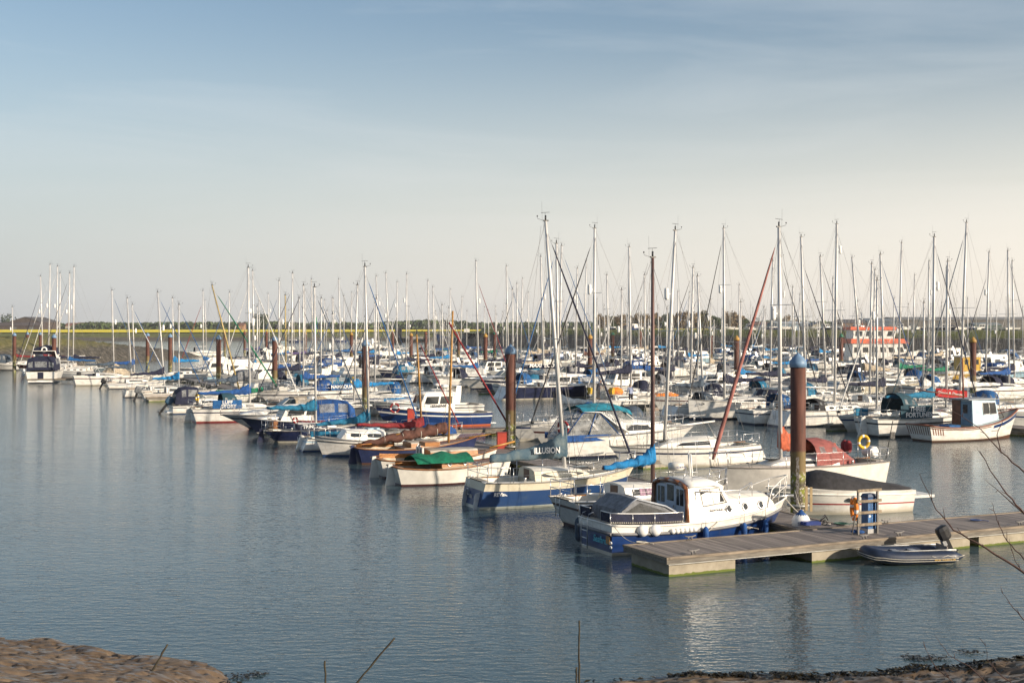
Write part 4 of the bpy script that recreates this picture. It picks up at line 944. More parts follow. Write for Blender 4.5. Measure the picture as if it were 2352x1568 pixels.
for u, d, cc, lab in ((1833, 48.0, 'blue', 'huge rusty pile with blue cap nearest the camera, rising behind the launch bow'), (1173, 71.5, 'blue', 'rusty pile with blue cap at mid picture, right of the wooden gaff boats'),
                      (840, 99, 'blue', 'blue capped rusty pile with a white band behind the teal sail cover'), (631, 136, 'blue', 'blue capped pile left of centre above the pale tented boat'),
                      (502, 150, 'blue', 'blue capped pile standing just behind the yellow wooden mast'), (391, 178, 'blue', 'blue capped pile with mossy foot right of the spit end'),
                      (339, 202, 'blue', 'blue capped pile before the tip of the rocky spit'), (124, 168, 'blue', 'blue capped pile with mossy foot beside the navy canopied cruiser'),
                      (93, 230, 'blue', 'blue capped pile behind the flybridge of the navy canopied cruiser'), (63, 238, 'blue', 'blue capped pile second from the left picture edge'), (33, 205, 'blue', 'blue capped pile nearest the left picture edge'),
                      (2235, 122, 'yellow', 'stout pile with yellow cap near the right edge, above the wooden fishing boat'), (1692, 140, 'yellow', 'yellow capped pile behind the pinkish red furled headsail'),
                      (1355, 160, 'yellow', 'yellow capped pile partly hidden by a mast right of centre'), (1115, 185, 'yellow', 'yellow capped pile left of the tall blue capped centre pile'), (944, 205, 'yellow', 'yellow capped pile above the channel, standing by a wooden mast'),
                      (807, 225, 'yellow', 'yellow capped pile just left of the banded blue capped pile'), (701, 250, 'yellow', 'slim yellow capped pile near the green channel marker'), (612, 270, 'rust', 'small rusty pile behind the large blue capped pile left of centre'),
                      (562, 280, 'rust', 'thin dark pile in front of the river left of two tall masts'), (516, 290, 'rust', 'short rusty pile standing where the green headsail crosses the river'),
                      (1932, 180, 'green', 'green capped pile left of the orange topped ship'), (1633, 215, 'green', 'green capped pile in the far rows below the tall bronze trees'), (1407, 225, 'green', 'green capped pile against the stone embankment right of centre'),
                      (1136, 240, 'green', 'green capped pile beside the end of the stone embankment'), (1053, 250, 'rust', 'rusty pile in front of the blue ship'), (1471, 290, 'rust', 'far rusty pile below the middle of the tree row'), (2040, 300, 'rust', 'far rusty pile right of the orange topped ship'),
                      (978, 255, 'rust', 'thin rusty pile right of the dark wreck'), (902, 260, 'rust', 'thin rusty pile just behind the blue capped banded pile')):
    PL[u] = pile(u, d, cc, lab)

# ================================================================== HERO BOATS
WHT, NAVYF = paint('white'), fab('navy')
LW = mat('white_lettering', (.78, .78, .76), rough=.6, var=.05); LK = mat('black_lettering', (.02, .02, .025), rough=.5, var=.05)
# ---- 1 the launch in front: blue hull, white cabin, wood framed aft doors
t = empty('cabin_launch', (2.65, 41.65, 0), 25, 'white cabin launch with blue hull, wood framed doors and radar dome, beside the near pontoon', 'motor boat')
L, B = 7.5, 2.65
h = Hull(L, B, .98, .90, 1.32, .84, 2.5, .05, .75, wlb=.90, draft=.4, flare=.5)
grey = mat('grey_rubber', (.2, .2, .21), rough=.6)
h.build(t, [paint('royal'), paint('red'), WHT, WHT, paint('white')], [1, 2, 0, 0, 0, 3, 3, 3], tr=[1, 2, 0, 0, 0, 3, 3, 3])
mb = MB()
for sd in (-1, 1): mb.tube([h.pt(i / 24, .72, sd, .02) for i in range(25)], .05, 6)
mb.tube([h.pt(0, .72, s, .02) + Vector((-.03, 0, 0)) for s in (-1, 1)], .05, 6); mb.build('rubbing_strake', grey, t)
mb = MB()
for sd in (-1, 1): mb.tube([h.pt(i / 24, 1, sd, .0) for i in range(25)], .035, 6)
mb.tube([h.pt(0, 1, s, .0) for s in (-1, 1)], .035, 6); mb.build('gunwale', WHT, t)
h.deck(t, [DECK, mat('cockpit_sole', (.42, .38, .30), rough=.7)], (.04, .35), depth=.45, wfrac=.80)
# trunk cabin forward with portholes
f, fs_ = trunk(t, 2.95, 6.3, 1.17, .76, .88, 1.08, .76, .50, [COACH, DECK], name='fore_cabin', slope=.82, roofmat=1, fr=.45)
def porthole(par, side, x, f0, sd, r=.12, hs=.9):
    c = side(x, f0, sd, .0); d1 = (side(x + .05, f0, sd, 0) - side(x - .05, f0, sd, 0)).normalized(); d2 = (side(x, f0 + .1, sd, 0) - c).normalized(); nn = d1.cross(d2).normalized(); nn = nn if nn.y * sd > 0 else -nn
    Mx = Matrix((d1, d2, nn)).transposed().to_4x4()
    o = MB().torus(c + nn * .012, r, .028, 20, 6, Mx).build('porthole', STEEL, par)
    MB().add([c + nn * .012 + d1 * r * math.cos(a) + d2 * r * math.sin(a) for a in [2 * math.pi * k / 16 for k in range(16)]], [tuple(range(16))]).build('glass', GLASS, o)
for x in (4.48, 5.18, 5.88):
    for sd in (-1, 1): porthole(f, fs_, x, .50, sd)
# wheelhouse
x0, x1, w, wt, z0, zt = 2.86, 4.15, 1.14, .99, .85, 2.02
wh = MB()
bx = [(x0, -w, z0), (x1 + .6, -w * .78, z0 + .35), (x1 + .6, w * .78, z0 + .35), (x0, w, z0)]; tx = [(x0, -wt, zt), (x1 + .05, -wt * .92, zt - .03), (x1 + .05, wt * .92, zt - .03), (x0, wt, zt)]
wh.add(bx + tx, [(0, 1, 5, 4), (1, 2, 6, 5), (2, 3, 7, 6)])
WH = wh.build('wheelhouse', COACH, t)
rings = []
for x, dz, k in ((x0 + .03, .0, 1.0), (x0 + .3, .03, 1.02), (x0 + 1.0, .03, 1.0), (x1 - .1, -.02, .94), (x1 + .18, -.10, .86)):
    rings.append([(x, -wt * k * 1.04, zt - .04 + dz), (x, -wt * k, zt + .05 + dz), (x, -wt * .55 * k, zt + .15 + dz), (x, 0, zt + .18 + dz), (x, wt * .55 * k, zt + .15 + dz), (x, wt * k, zt + .05 + dz), (x, wt * k * 1.04, zt - .04 + dz), (x, 0, zt - .06 + dz)])
roof = MB().loft(rings, 0, True, True, True).build('roof', COACH, WH)
# aft bulkhead: varnished frame and three pale blue panels with panes
PB = mat('pale_blue_panel', (.50, .60, .72), rough=.4, var=.08); VAR = mat('varnished_frame', (.22, .085, .035), rough=.3, var=.2, scale=5, coat=.4)
fr_ = MB()
pts = [(-w * .99, z0 - .28), (-wt * 1.0, zt - .05), (-wt * .62, zt + .09), (0, zt + .13), (wt * .62, zt + .09), (wt * 1.0, zt - .05), (w * .99, z0 - .28)]
for (a, b), (c, d) in zip(pts, pts[1:]): fr_.tube([(x0 - .05, a, b), (x0 - .05, c, d)], .085, 4)
fr_.box(x0 - .12, x0, -w, w, z0 - .34, z0 - .24); fr_.build('door_frame', VAR, WH)
for i, (ya, yb, zz) in enumerate(((-.86, -.30, zt - .02), (-.27, .27, zt + .08), (.30, .86, zt - .02))):
    p = MB().box(x0 - .02, x0 + .02, ya, yb, z0 - .26, zz).build('door' if i < 3 else 'panel', PB, WH)
    MB().box(x0 - .032, x0 - .022, ya + .07, yb - .07, zz - .62, zz - .10).build('window', GLASS, p)
    g = MB(); g.box(x0 - .045, x0 - .03, (ya + yb) / 2 - .012, (ya + yb) / 2 + .012, zz - .62, zz - .10)
    if i != 1: g.build('glazing_bar', PB, p)
    else: g = MB().box(x0 - .07, x0 - .02, ya + .03, ya + .06, zz - .85, zz - .75); g.build('handle', STEEL, p)
def whs(s, f_, sd, o=.008):
    xb = x0 + (x1 + .6 - x0) * s; xt = x0 + (x1 + .05 - x0) * s; wb = w + (w * .78 - w) * s; wtt = wt + (wt * .92 - wt) * s; zb = z0 + .35 * s; zz = zt - .03 * s
    return Vector((xb + (xt - xb) * f_, sd * (wb + (wtt - wb) * f_ + o), zb + (zz - zb) * f_))
for sd in (-1, 1):
    for a, b in ((.34, .58), (.61, .88)):
        q = MB().add([whs(a, .42, sd), whs(b, .38, sd), whs(b * .99, .86, sd), whs(a, .86, sd)], [(0, 1, 2, 3)]).build('window', GLASS, WH)
    fm = MB(); ring = [whs(.34, .38, sd, .015), whs(.91, .33, sd, .015), whs(.90, .91, sd, .015), whs(.34, .91, sd, .015)]
    fm.tube(ring + [ring[0]], .022, 4); fm.tube([whs(.615, .40, sd, .015), whs(.615, .88, sd, .015)], .014, 4); fm.build('window_frame', mat('window_alloy', (.55, .55, .52), rough=.4, metal=.5), WH)
for k in range(3):
    y0, y1 = -.72 + k * .5, -.72 + k * .5 + .44
    fq = lambda y, f_: Vector((x1 + .6 - .55 * f_ + .012, y * (1 - .05 * f_), z0 + .35 + (zt - .03 - z0 - .35) * f_))
    MB().add([fq(y0, .4), fq(y1, .4), fq(y1, .9), fq(y0, .9)], [(0, 1, 2, 3)]).build('window', GLASS, WH)
text('SEAWARD 23', .13, LK, WH, (4.05, -1.045, 1.22), (R(98), 0, R(4)), 'lettering', .002, 1.0, .002)
# roof gear
g = MB()
for y in (-.72, .72): g.tube([(x0 + .35, y, zt + .1), (x0 + .35, y, zt + .28), (x1 + .15, y * .85, zt + .26), (x1 + .15, y * .85, zt - .02)], .015, 5)
for a in ((3.1, -.35), (3.1, .35)): g.tube([(a[0], a[1], zt + .1), (a[0] + .1, a[1], zt + .42), (a[0] + .35, 0, zt + .50)], .018, 5)
g.build('roof_rail', STEEL, WH)
MB().lathe([(.05, 0), (.23, .02), (.27, .07), (.27, .18), (.24, .24), (.05, .27)], 18, (3.15, .15, zt + .42)).build('radar_dome', mat('dome_cream', (.75, .73, .66), rough=.4), WH)
text('KODEN', .10, mat('navy_lettering', (.02, .04, .2)), WH, (3.17, -.125, zt + .54), (R(90), 0, 0), 'lettering', .002)
g = MB(); g.tube([(3.65, .1, zt + .1), (3.6, .1, zt + 1.05)], .022, 5); g.tube([(3.75, -.2, zt + .1), (3.66, -.2, zt + 1.5)], .009, 4); g.tube([(3.3, .5, zt + .1), (3.25, .5, zt + 1.8)], .008, 4)
for y in (.04, .16): g.tube([(3.72, y, zt + .1), (3.64, y, zt + .95)], .03, 5)
g.build('aerial', WHITEP, WH)
g = MB(); p = [(x1 + .0, -.55, zt + .08), (x1 + .05, -.5, zt + .42), (x1 + .9, -.42, zt + .60), (x1 + 1.05, -.3, zt + .58), (x1 + 1.05, .3, zt + .58), (x1 + .9, .42, zt + .60), (x1 + .05, .5, zt + .42), (x1, .55, zt + .08)]
# handrail from wheelhouse to bow
rl = MB()
for sd in (-1, 1):
    a = [h.pt(t_, 1, sd, -.30) + Vector((0, 0, z_)) for t_, z_ in ((.42, .95), (.55, .88), (.66, .80), (.74, .95))]
    rl.tube(a, .02, 6)
    for q, q2 in ((a[0], .0), (a[2], .05), (a[3], .25)): rl.tube([q, q - Vector((-.02, 0, .45))], .014, 5)
    for q in ((3.15, 1.05), (3.95, 1.0)): pass
rl.build('hand_rail', STEEL, t)
b = MB(); a = [h.pt(t_, 1, -1, -.04) + Vector((dx, 0, z_)) for t_, z_, dx in ((.82, .0, 0), (.86, .55, 0), (.93, .72, .05), (.985, .78, .12))]; c_ = [Vector((p.x, -p.y, p.z)) for p in a]
b.tube(a + c_[::-1], .022, 6)
for p in (a[2], a[3], c_[2], c_[3]): b.tube([p, Vector((p.x - .1, p.y, p.z - .72))], .018, 5)
b.tube([Vector((p.x - .02, p.y, p.z - .35)) for p in a[1:] + c_[1:][::-1]], .014, 5)
b.build('pulpit', WHT, t)
# laced navy screens round the cockpit
sc_ = MB(); fr2 = MB(); N = 10
for sd in (-1, 1):
    P = [h.pt(.0 + .34 * i / N, 1, sd, -.10) for i in range(N + 1)]; P = [p + Vector((0, 0, .07)) for p in P]; T_ = [p + Vector((0, 0, .30)) for p in P]
    sc_.add(P + T_, [(i, i + 1, N + 2 + i, N + 1 + i) for i in range(N)]); fr2.tube(T_, .022, 6)
    for i in (0, 3, 6, 10): fr2.tube([P[i] - Vector((0, 0, .08)), T_[i]], .014, 5)
a, c_ = h.pt(0, 1, -1, -.1), h.pt(0, 1, 1, -.1)
for y0, y1 in ((a.y, -.35), (.35, c_.y)):
    sc_.add([(.03, y0, a.z + .07), (.03, y1, a.z + .07), (.03, y1, a.z + .37), (.03, y0, a.z + .37)], [(0, 1, 2, 3)]); fr2.tube([(.03, y0, a.z + .37), (.03, y1, a.z + .37), (.03, y1, a.z)], .02, 6)
sc_.build('cockpit_screen', NAVYF, t); fr2.build('screen_rail', STEEL, t)
ls = MB()
for sd in (-1, 1):
    for k in range(40):
        p = h.pt(.34 * (k + .5) / 40, 1, sd, -.085) + Vector((0, 0, .085)); ls.box(p.x - .012, p.x + .012, p.y - .006, p.y + .006, p.z - .02, p.z + .02)
ls.build('lacing', ROPE, t)
# folded grey canvas hood over the cockpit
gf = fab('grey'); df = mat('fabric_charcoal', (.05, .055, .06), rough=.6, var=.3, scale=6, bump=.4)
hd_ = MB(); prof = [(.32, .95), (.42, 1.38), (.95, 1.72), (1.15, 1.74), (2.05, 1.42), (2.45, 1.22), (2.45, .98)]
rings = [[(x, y, z + .04 * (1 - abs(y))) for x, z in prof] for y in (-.92, -.5, 0, .5, .92)]
hd_.loft(rings, 0, True, True, False); hp = hd_.build('folded_hood', gf, t)
MB().add([(.55, -.932, 1.06), (2.0, -.932, 1.10), (2.1, -.932, 1.27), (1.12, -.932, 1.60), (.62, -.932, 1.34)], [tuple(range(5))]).build('side_screen', df, hp)
MB().tube([(.36, -.94, 1.0), (.44, -.94, 1.40), (1.0, -.94, 1.74), (2.06, -.94, 1.45), (2.45, -.94, 1.24)], .035, 6).build('hood_frame', mat('grey_vinyl', (.34, .37, .42), rough=.5), hp)
# transom details
text('Seafarer', .30, mat('cyan_lettering', (.10, .50, .62), rough=.5), t, (-.025, -.42, .44), (R(90), 0, R(-90)), 'name_lettering', .004, 1.0, .004, .25)
ladder(t, (-.04, .42, 1.02), .42, .95, 4)
MB().box(-.03, -.006, -1.02, -.78, .38, .62).build('name_plate', mat('amber_plate', (.42, .2, .05), rough=.4), t)
g = MB(); [g.ball((-.03, -1.10, z_), .03, .07, .05, 8) for z_ in (.30, .44)]; g.build('exhaust', WHITEP, t)
for x in (.95, 1.45): MB().lathe([(.20, 0), (.19, .07), (.13, .15), (.02, .18)], 14, (0, 0, 0)).build('cowl_vent', WHITEP, t)
vs_ = [o for o in t.children if o.name.startswith('cowl_vent')]
for o, x in zip(vs_, (1.05, 1.5)): o.location = h.pt(x / L, .84, -1, .0); o.rotation_euler = (R(80), 0, 0)
wi = MB().lathe([(.08, 0), (.08, .1), (.13, .14), (.13, .22)], 10, (6.85, 0, 1.28)).build('windlass', STEEL, t)
MB().tube([(6.9, 0, 1.33), (7.45, 0, 1.38), (7.8, 0, 1.36)], .05, 6).build('bow_roller', STEEL, t)
MB().box(6.5, 6.75, -.2, .2, 1.15, 1.36).build('foredeck_locker', mat('navy_cover', (.03, .04, .1), rough=.8), t)
launch = t
M1 = Matrix.Translation(t.location) @ Matrix.Rotation(R(25), 4, 'Z')
fender(M1 @ Vector((.12, 1.32, .52)), 'slate', 1.15, 'grey blue fender hanging at the stern quarter of the white cabin launch')
for x, lb in ((3.3, 'small navy fender by the middle of the launch, nearest its wheelhouse'), (4.9, 'small navy fender below the second porthole of the launch'), (6.0, 'small navy fender near the launch bow below the third porthole')):
    q = h.pt(x / L, .9, -1, .12); fender(M1 @ Vector((q.x, q.y, .48)), 'royal', .85, lb)
tb = empty('ball_fender', M1 @ Vector((7.25, -1.15, .62)), 0, 'round white ball fender with blue top hanging at the launch bow', 'fender')
MB().lathe([(.02, -.36), (.2, -.3), (.31, -.1), (.31, .1), (.22, .25), (.1, .34)], 18).build('ball', WHITEP, tb); MB().lathe([(.225, .245), (.105, .345), (.05, .42), (.01, .44)], 14).build('blue_top', fab('royal'), tb)
MB().tube([(0, 0, .4), (-.1, .5, 1.0)], .012, 4).build('lanyard', ROPE, tb)
text('SEAFA', .15, mat('navy_lettering', (.02, .04, .2)), tb, (0.02, -.318, .0), (R(90), 0, 0), 'lettering', .006)

# ---- 2 small yacht with round transom behind the launch
r, h2, c, side = sail_boat(loc=(1.75, 46.3, 0), hd=24, L=6.9, B=2.6, hull='white', anti='maroon', stripe='brown', label='small white sloop with rounded transom and bright blue sail cover, tucked behind the launch', cover='azure', mast_top=atd(1499, 48.2, vz(592, 48.2)),
    xm_m=3.75, mastm=mat('brown_mast', (.17, .10, .09), rough=.5, metal=.2, var=.2, scale=1), spr=1, refl=False, so=.55, bo=.9, fs=1.05, fb=1.25, boomz=2.28, rise=-.10, boomL=2.1, boomh=.36, cabh=.50, bs=.80, winstyle=1, boomfat=1.5)
win(c, side, 2.75, 3.9, .35, .95, -1, mat('lilac_curtain', (.30, .17, .26), rough=.6, var=.4, scale=14, stretch=(1, .1, .1)), out=.014)
banner(r, h2, .20, .62, .16, paint('navy'), dz=-.22, name='navy_band')
text('DISCOVERY', .13, LK, r, (.38, .55, .80), (R(98), 0, R(-90)), 'name_lettering', .003, 1, .003); text('SSR 20863', .09, LK, r, (.38, -.62, .72), (R(98), 0, R(-90)), 'registration', .003)

# ---- 3 blue hulled trailer yacht with twin rudders and grey-blue sail cover
r, h2, c, side = sail_boat(loc=(-1.45, 52.0, 0), hd=22, L=7.1, B=2.7, hull=mat('faded_blue_hull', (.013, .048, .15), rough=.4, var=.3, scale=1.1, stretch=(1, 1, 3), col2=(.03, .065, .15), thr=(.5, .75)), anti='sky', boot='sky', label='blue and cream weathered yacht with twin rudders and grey blue sail cover lettered ILLUSION', cover=None,
    mast_top=atd(1253, 53.4, vz(508, 53.4)), xm_m=3.9, refl=False, spr=1, so=-.25, bo=.75, fs=1.05, fb=1.35, boomz=2.05, rise=-.05, boomL=3.3, cabh=.46, cab=mat('aged_cream', (.62, .57, .44), rough=.5, var=.2, scale=1.5, col2=(.40, .35, .25), thr=(.5, .8)), bs=.84, winstyle=3, well=True, boom=False, furl='navy', furlr=.055, p=2.6)
for nm in ('hull',):
    hh = [o for o in r.children if o.name.startswith('hull')][0]; hh.data.materials.append(mat('aged_cream', (.62, .57, .44), rough=.5, var=.2, scale=1.5, col2=(.40, .35, .25), thr=(.5, .8)))
    k = len(hh.data.materials) - 1
    for p in hh.data.polygons:
        z = sum(hh.data.vertices[v].co.z for v in p.vertices) / len(p.vertices)
        if z > .72 * (1.0 if p.center.x < 5 else 1.06): p.material_index = k
cov = mat('fabric_petrol_cover', (.05, .10, .14), rough=.75, var=.35, scale=3, bump=.4, col2=(.13, .17, .18), thr=(.45, .7))
fo = Vector((3.9, 0, 2.02)); pts = [fo + Vector((.08, 0, .0)), fo + Vector((-.5, .03, -.02)), fo + Vector((-1.2, .06, -.07)), fo + Vector((-3.25, .12, -.22))]
wrinkled(pts, [(.13, 1.1, .2), (.14, .62, .22), (.12, .40, .17), (.07, .2, .1)], cov, r, 'sail_cover', 3, .03)
MB().tube(pts, .05, 8).build('boom', ALU, r)
text('ILLUSION', .34, LW, r, (3.05, -.15, 2.14), (R(90), 0, R(0)), 'cover_lettering', .012, .8, .008)
text('REVision', .20, LW, r, h2.pt(.11, .58, -1, .02), (R(84), 0, R(3)), 'name_lettering', .004, 1, .004, .2)
for y in (-.75, .55):
    k = MB(); prof = [(-.22, .62), (.0, .66), (.02, -.4), (-.12, -.5), (-.26, -.3), (-.30, .1), (-.26, .45)]
    k.loft([[(x - .08, y + dy, z) for x, z in prof] for dy in (-.03, .03)], 0, True, True, False).build('rudder', mat('grey_white_paint', (.55, .56, .56), rough=.5, var=.2), r)
outb = MB().box(-.18, -.02, .0, .0 + .35, .35, .5).build('motor_bracket', STEEL, r)

# ---- 4-6 classic gaff boats
def rudder(parent, h_, mt, w=.28, d=.3, y=0, rake=.12, name='rudder'):
    z = h_.sheer(0); x = -.02
    prof = [(x + .03, z + .12), (x - w * .5, z + .12), (x - w * .9 + rake * .2, z * .4), (x - w * 1.5 + rake, 0), (x - w * 1.4 + rake, -d), (x + rake + .1, -d)]
    MB().loft([[(a, y + dy, b) for a, b in prof] for dy in (-.03, .03)], 0, True, True, False).build(name, mt, parent)
def gaffer(loc, L, B, hullm, label, anti='maroon', cab=True, cabh=.42, cabx=(.36, .62), roofc=None, hd=HD, fs=.75, fb=1.15, draft=.5, sheerm=None, name='gaff_sailing_boat'):
    t = empty(name, loc, hd, label, 'sailing boat'); h = Hull(L, B, fs, fs * .86, fb, .66, 2.1, .25, .35, wlb=.84, draft=draft, flare=.5)
    h.build(t, [hullm, paint(anti), hullm, hullm, hullm], [1, 1, 0, 0, 0, 0, 0, 0])
    h.deck(t, [mat('laid_deck', (.50, .44, .34), rough=.6, var=.2, scale=3, stretch=(.4, 8, 1)), wood('teak')], (.06, .36), depth=.4, wfrac=.72)
    mb = MB(); rl = h.rail(0, 1, .015); [mb.tube(rl[sd], .035, 5) for sd in (-1, 1)]; mb.tube([h.pt(0, 1, s, .01) for s in (-1, 1)], .04, 5); mb.build('rubbing_strake', sheerm or wood('teak'), t)
    for sd in (-1, 1):
        co = MB(); P = [h.pt(.06 + .3 * i / 6, 1, sd, -h.hb(.2) * .22) for i in range(7)]
        for a, b in zip(P, P[1:]): co.add([a, b, b + Vector((0, 0, .22)), a + Vector((0, 0, .22)), a + Vector((0, -sd * .03, 0)), b + Vector((0, -sd * .03, 0)), b + Vector((0, -sd * .03, .22)), a + Vector((0, -sd * .03, .22))], [(0, 1, 2, 3), (4, 7, 6, 5), (3, 2, 6, 7)])
    co.build('coaming', wood('varnish'), t); rudder(t, h, hullm)
    MB().tube([(-.1, 0, h.sheer(0) + .12), (1.0, .05, h.sheer(.1) + .22)], .025, 5).build('tiller', wood('varnish'), t)
    c = side = None
    if cab:
        c, side = trunk(t, L * cabx[0], L * cabx[1], B * .33, B * .25, h.sheer(.4), h.sheer(.6), cabh, cabh * .9, [wood('varnish'), roofc or mat('cabin_roof_canvas', (.45, .42, .36), rough=.8)], roofmat=1, fr=.08, slope=.95, rr=.08)
        for sd in (-1, 1):
            for x in (.25, .75): porthole(c, side, L * (cabx[0] + (cabx[1] - cabx[0]) * x), .55, sd, .085)
    return t, h, c, side
gw = mat('satin_white_hull', (.70, .68, .62), rough=.45, var=.12, scale=1.2)
tA, hA, cA, sA = gaffer((-5.45, 59.0, 0), 6.0, 2.2, gw, 'white clinker style boat with a green tarpaulin over its cockpit and varnished cabin side', fs=.85, fb=1.15)
rings = []
for i in range(12):
    x = .9 + 2.75 * i / 11; hgt = .32 + .07 * math.sin(i * 1.3) + .08 * math.sin(i / 11 * math.pi)
    rings.append([(x, -.95 + .04 * math.sin(i * 2.3), 1.0), (x, -.80, .98 + hgt * .35 + .03 * math.sin(i * 3)), (x, -.4, 1.0 + hgt * .8), (x, 0, 1.0 + hgt), (x, .4, 1.0 + hgt * .8), (x, .8, 1.0 + hgt * .4), (x, .95, 1.0)])
tpn = MB().loft(rings, 0, False, False, True).build('green_tarpaulin', fab('green'), None); tpn.parent = tA
tB, hB, cB, sB = gaffer((-6.5, 62.0, 0), 6.3, 2.3, gw, 'white boat with long varnished cabin and cream roof, just behind the green tarpaulin boat', cabx=(.40, .80), cabh=.46, fs=.9, fb=1.15)
MB().box(2.35, 3.1, -.42, .42, 1.42, 1.62).build('raised_hatch', wood('varnish'), cB)
MB().box(2.18, 2.26, -.5, .42, 1.0, 1.38).build('white_doors', WHT, cB)
for y in (-.25, .12): MB().lathe([(.09, 0), (.09, .01)], 12).build('oval_port', GLASS, cB)
for o, y in zip([o for o in cB.children if o.name.startswith('oval_port')], (-.25, .12)): o.location = (2.17, y, 1.2); o.rotation_euler = (0, R(-90), 0); o.scale = (1.6, 1, 1)
MB().tube([(5.9, 0, 1.2), (7.3, .1, 1.45)], .05, 6).build('bowsprit', wood('spar'), tB)
nv = mat('navy_planks', (.02, .03, .09), rough=.35, var=.2, scale=1.5)
tC, hC, cC, sC = gaffer((-8.3, 68.3, 0), 7.0, 2.2, nv, 'dark navy gaff rigged boat with brown furled sails on a golden mast', anti='brown', cabx=(.42, .66), cabh=.3, fs=.85, fb=1.2)
SP = wood('spar')
fz = .55; Mx = (Matrix.Translation(tC.location) @ Matrix.Rotation(R(HD), 4, 'Z')).inverted(); topC = Mx @ atd(1040, 70.6, vz(714, 70.6))
rig(tC, hC, 5.3, topC, fz, SP, None, None, 0, False, .82, gear=False, mastr=.085, detail=2)
a = Vector((5.2, 0, 1.50)); b = Vector((.2, .2, .88))
MB().tube([a, b], .055, 7).build('boom', SP, tC); MB().tube([a + Vector((0, 0, .42)), Vector((1.6, .15, 1.3))], .045, 7).build('gaff', SP, tC)
br = fab('brown')
wrinkled([a + Vector((0, 0, .15)), a + Vector((-1.2, .05, .0)), a + Vector((-2.6, .1, -.22)), b + Vector((.3, 0, .08))], [(.20, .36, .2), (.24, .36, .24), (.22, .28, .2), (.12, .14, .1)], br, tC, 'furled_gaff_sail', 4, .07)
tf = MB(); [tf.torus(a.lerp(b, k) + Vector((0, 0, .12)), .27 - .12 * k, .018, 12, 5, Matrix.Rotation(R(90), 3, 'Y').to_4x4()) for k in (.12, .3, .5, .7)]; tf.build('sail_ties', ROPE, tC)
MB().tube([(6.5, 0, 1.15), (9.2, .1, 1.4)], .05, 6).build('bowsprit', SP, tC)
MB().tube([Vector((9.1, .1, 1.45)), Vector((5.35, 0, 7.4))], .05, 6).build('furled_headsail', fab('red'), tC)
# ---- 7b yacht with maroon sail cover, blue tarpaulin
r, h2, c, side = sail_boat(loc=(-9.0, 73.6, 0), L=6.6, hull='white', anti='blue', label='small yacht with a long dark red sail cover on a golden wooden mast', cover='red', mast_top=atd(957, 75.2, vz(768, 75.2)), xm_m=4.15, mastm=SP, spr=0, refl=False, boomL=4.0, boomz=1.40, rise=.06, boomh=.36, boomfat=2.3, furl='red')
rings = [[(x, -.85, 1.0), (x, -.6, 1.0 + .42 * k), (x, 0, 1.0 + .66 * k), (x, .6, 1.0 + .42 * k), (x, .85, 1.0)] for x, k in ((3.9, .7), (4.4, 1), (5.2, .9), (6.0, .55))]
MB().loft(rings, 0, False, True, True).build('blue_tarpaulin', fab('royal'), r)
# ---- 7 small white fishing style cruiser, bow to the left
def bowleft(bow_xy, L, hd=HD): v_ = Vector((math.cos(R(hd)), math.sin(R(hd)), 0)); return Vector((*bow_xy, 0)) + v_ * (L - .35)
r, h2 = motor_boat(loc=bowleft((-10.6, 71.9), 5.6), hd=HD + 180, L=5.6, B=2.1, hull='white', anti='blue', stripe='white', label='small white cabin boat with rounded windows and blue waterline, bow pointing left', style='none', arch=False, fs=.75, fb=1.15, so=.05, bo=.5, ob=True)
c, side = trunk(r, 1.7, 3.9, .85, .68, .78, .95, .62, .50, [COACH, COACH], fr=.35)
for sd in (-1, 1):
    for a, b in ((1.95, 2.75), (3.1, 3.7)): win(c, side, a, b, .45, .85, sd, GLASS, rnd=1)
MB().box(1.9, 2.6, -.3, .3, 1.38, 1.52).build('hatch', mat('sky_paint', (.35, .52, .62)), c)
mb = MB(); [mb.tube([h2.pt(i / 20, .80, sd, .012) for i in range(21)], .025, 5) for sd in (-1, 1)]; mb.build('black_line', BLACK, r)
# ---- 8 yacht with stern ladder and teal cover
r, h2, c, side = sail_boat(loc=(-12.1, 75.6, 0), L=7.2, hull='white', anti='blue', stripe='sky', label='white yacht with blue underbody, stern ladder and teal sail cover left of the banded pile', cover='teal', furl='blue', mast_top=atd(838, 77.3, vz(613, 77.3)), xm_m=3.95, boomL=3.3, boomz=1.65, rise=-.06, refl=False, so=-.3)
banner(r, h2, .02, .30, .34, fab('teal'), dz=.1); rudder(r, h2, WHT, .4, .4)
# ---- Trinco
r, h2, c, side = sail_boat(loc=(-15.5, 80.8, 0), L=6.9, B=2.2, hull='navy', anti='white', boot='white', label='navy hulled yacht with wooden tiller, navy dodger lettered TRINCO and teal sail cover', cover='teal', mast_top=atd(722, 82.2, vz(660, 82.2)), xm_m=3.4, boomL=3.2, boomz=2.0, rise=.04, refl=False, spr=1, furl='slate', so=.9, bo=1.0, fs=.75, fb=1.05, bs=.5)
banner(r, h2, .26, .56, .36, fab('navy'), -1, 'TRINCO', LW, .30); rudder(r, h2, paint('navy'), .3, .3)
MB().box(.5, .9, -.3, .3, .85, 1.35).build('stern_locker', wood('teak'), r)
lifebuoy((-13.4, 80.4, 1.4), (R(80), 0, R(30)), 'red', 'small red horseshoe ring hanging on the rail of the navy hulled TRINCO yacht', .14)
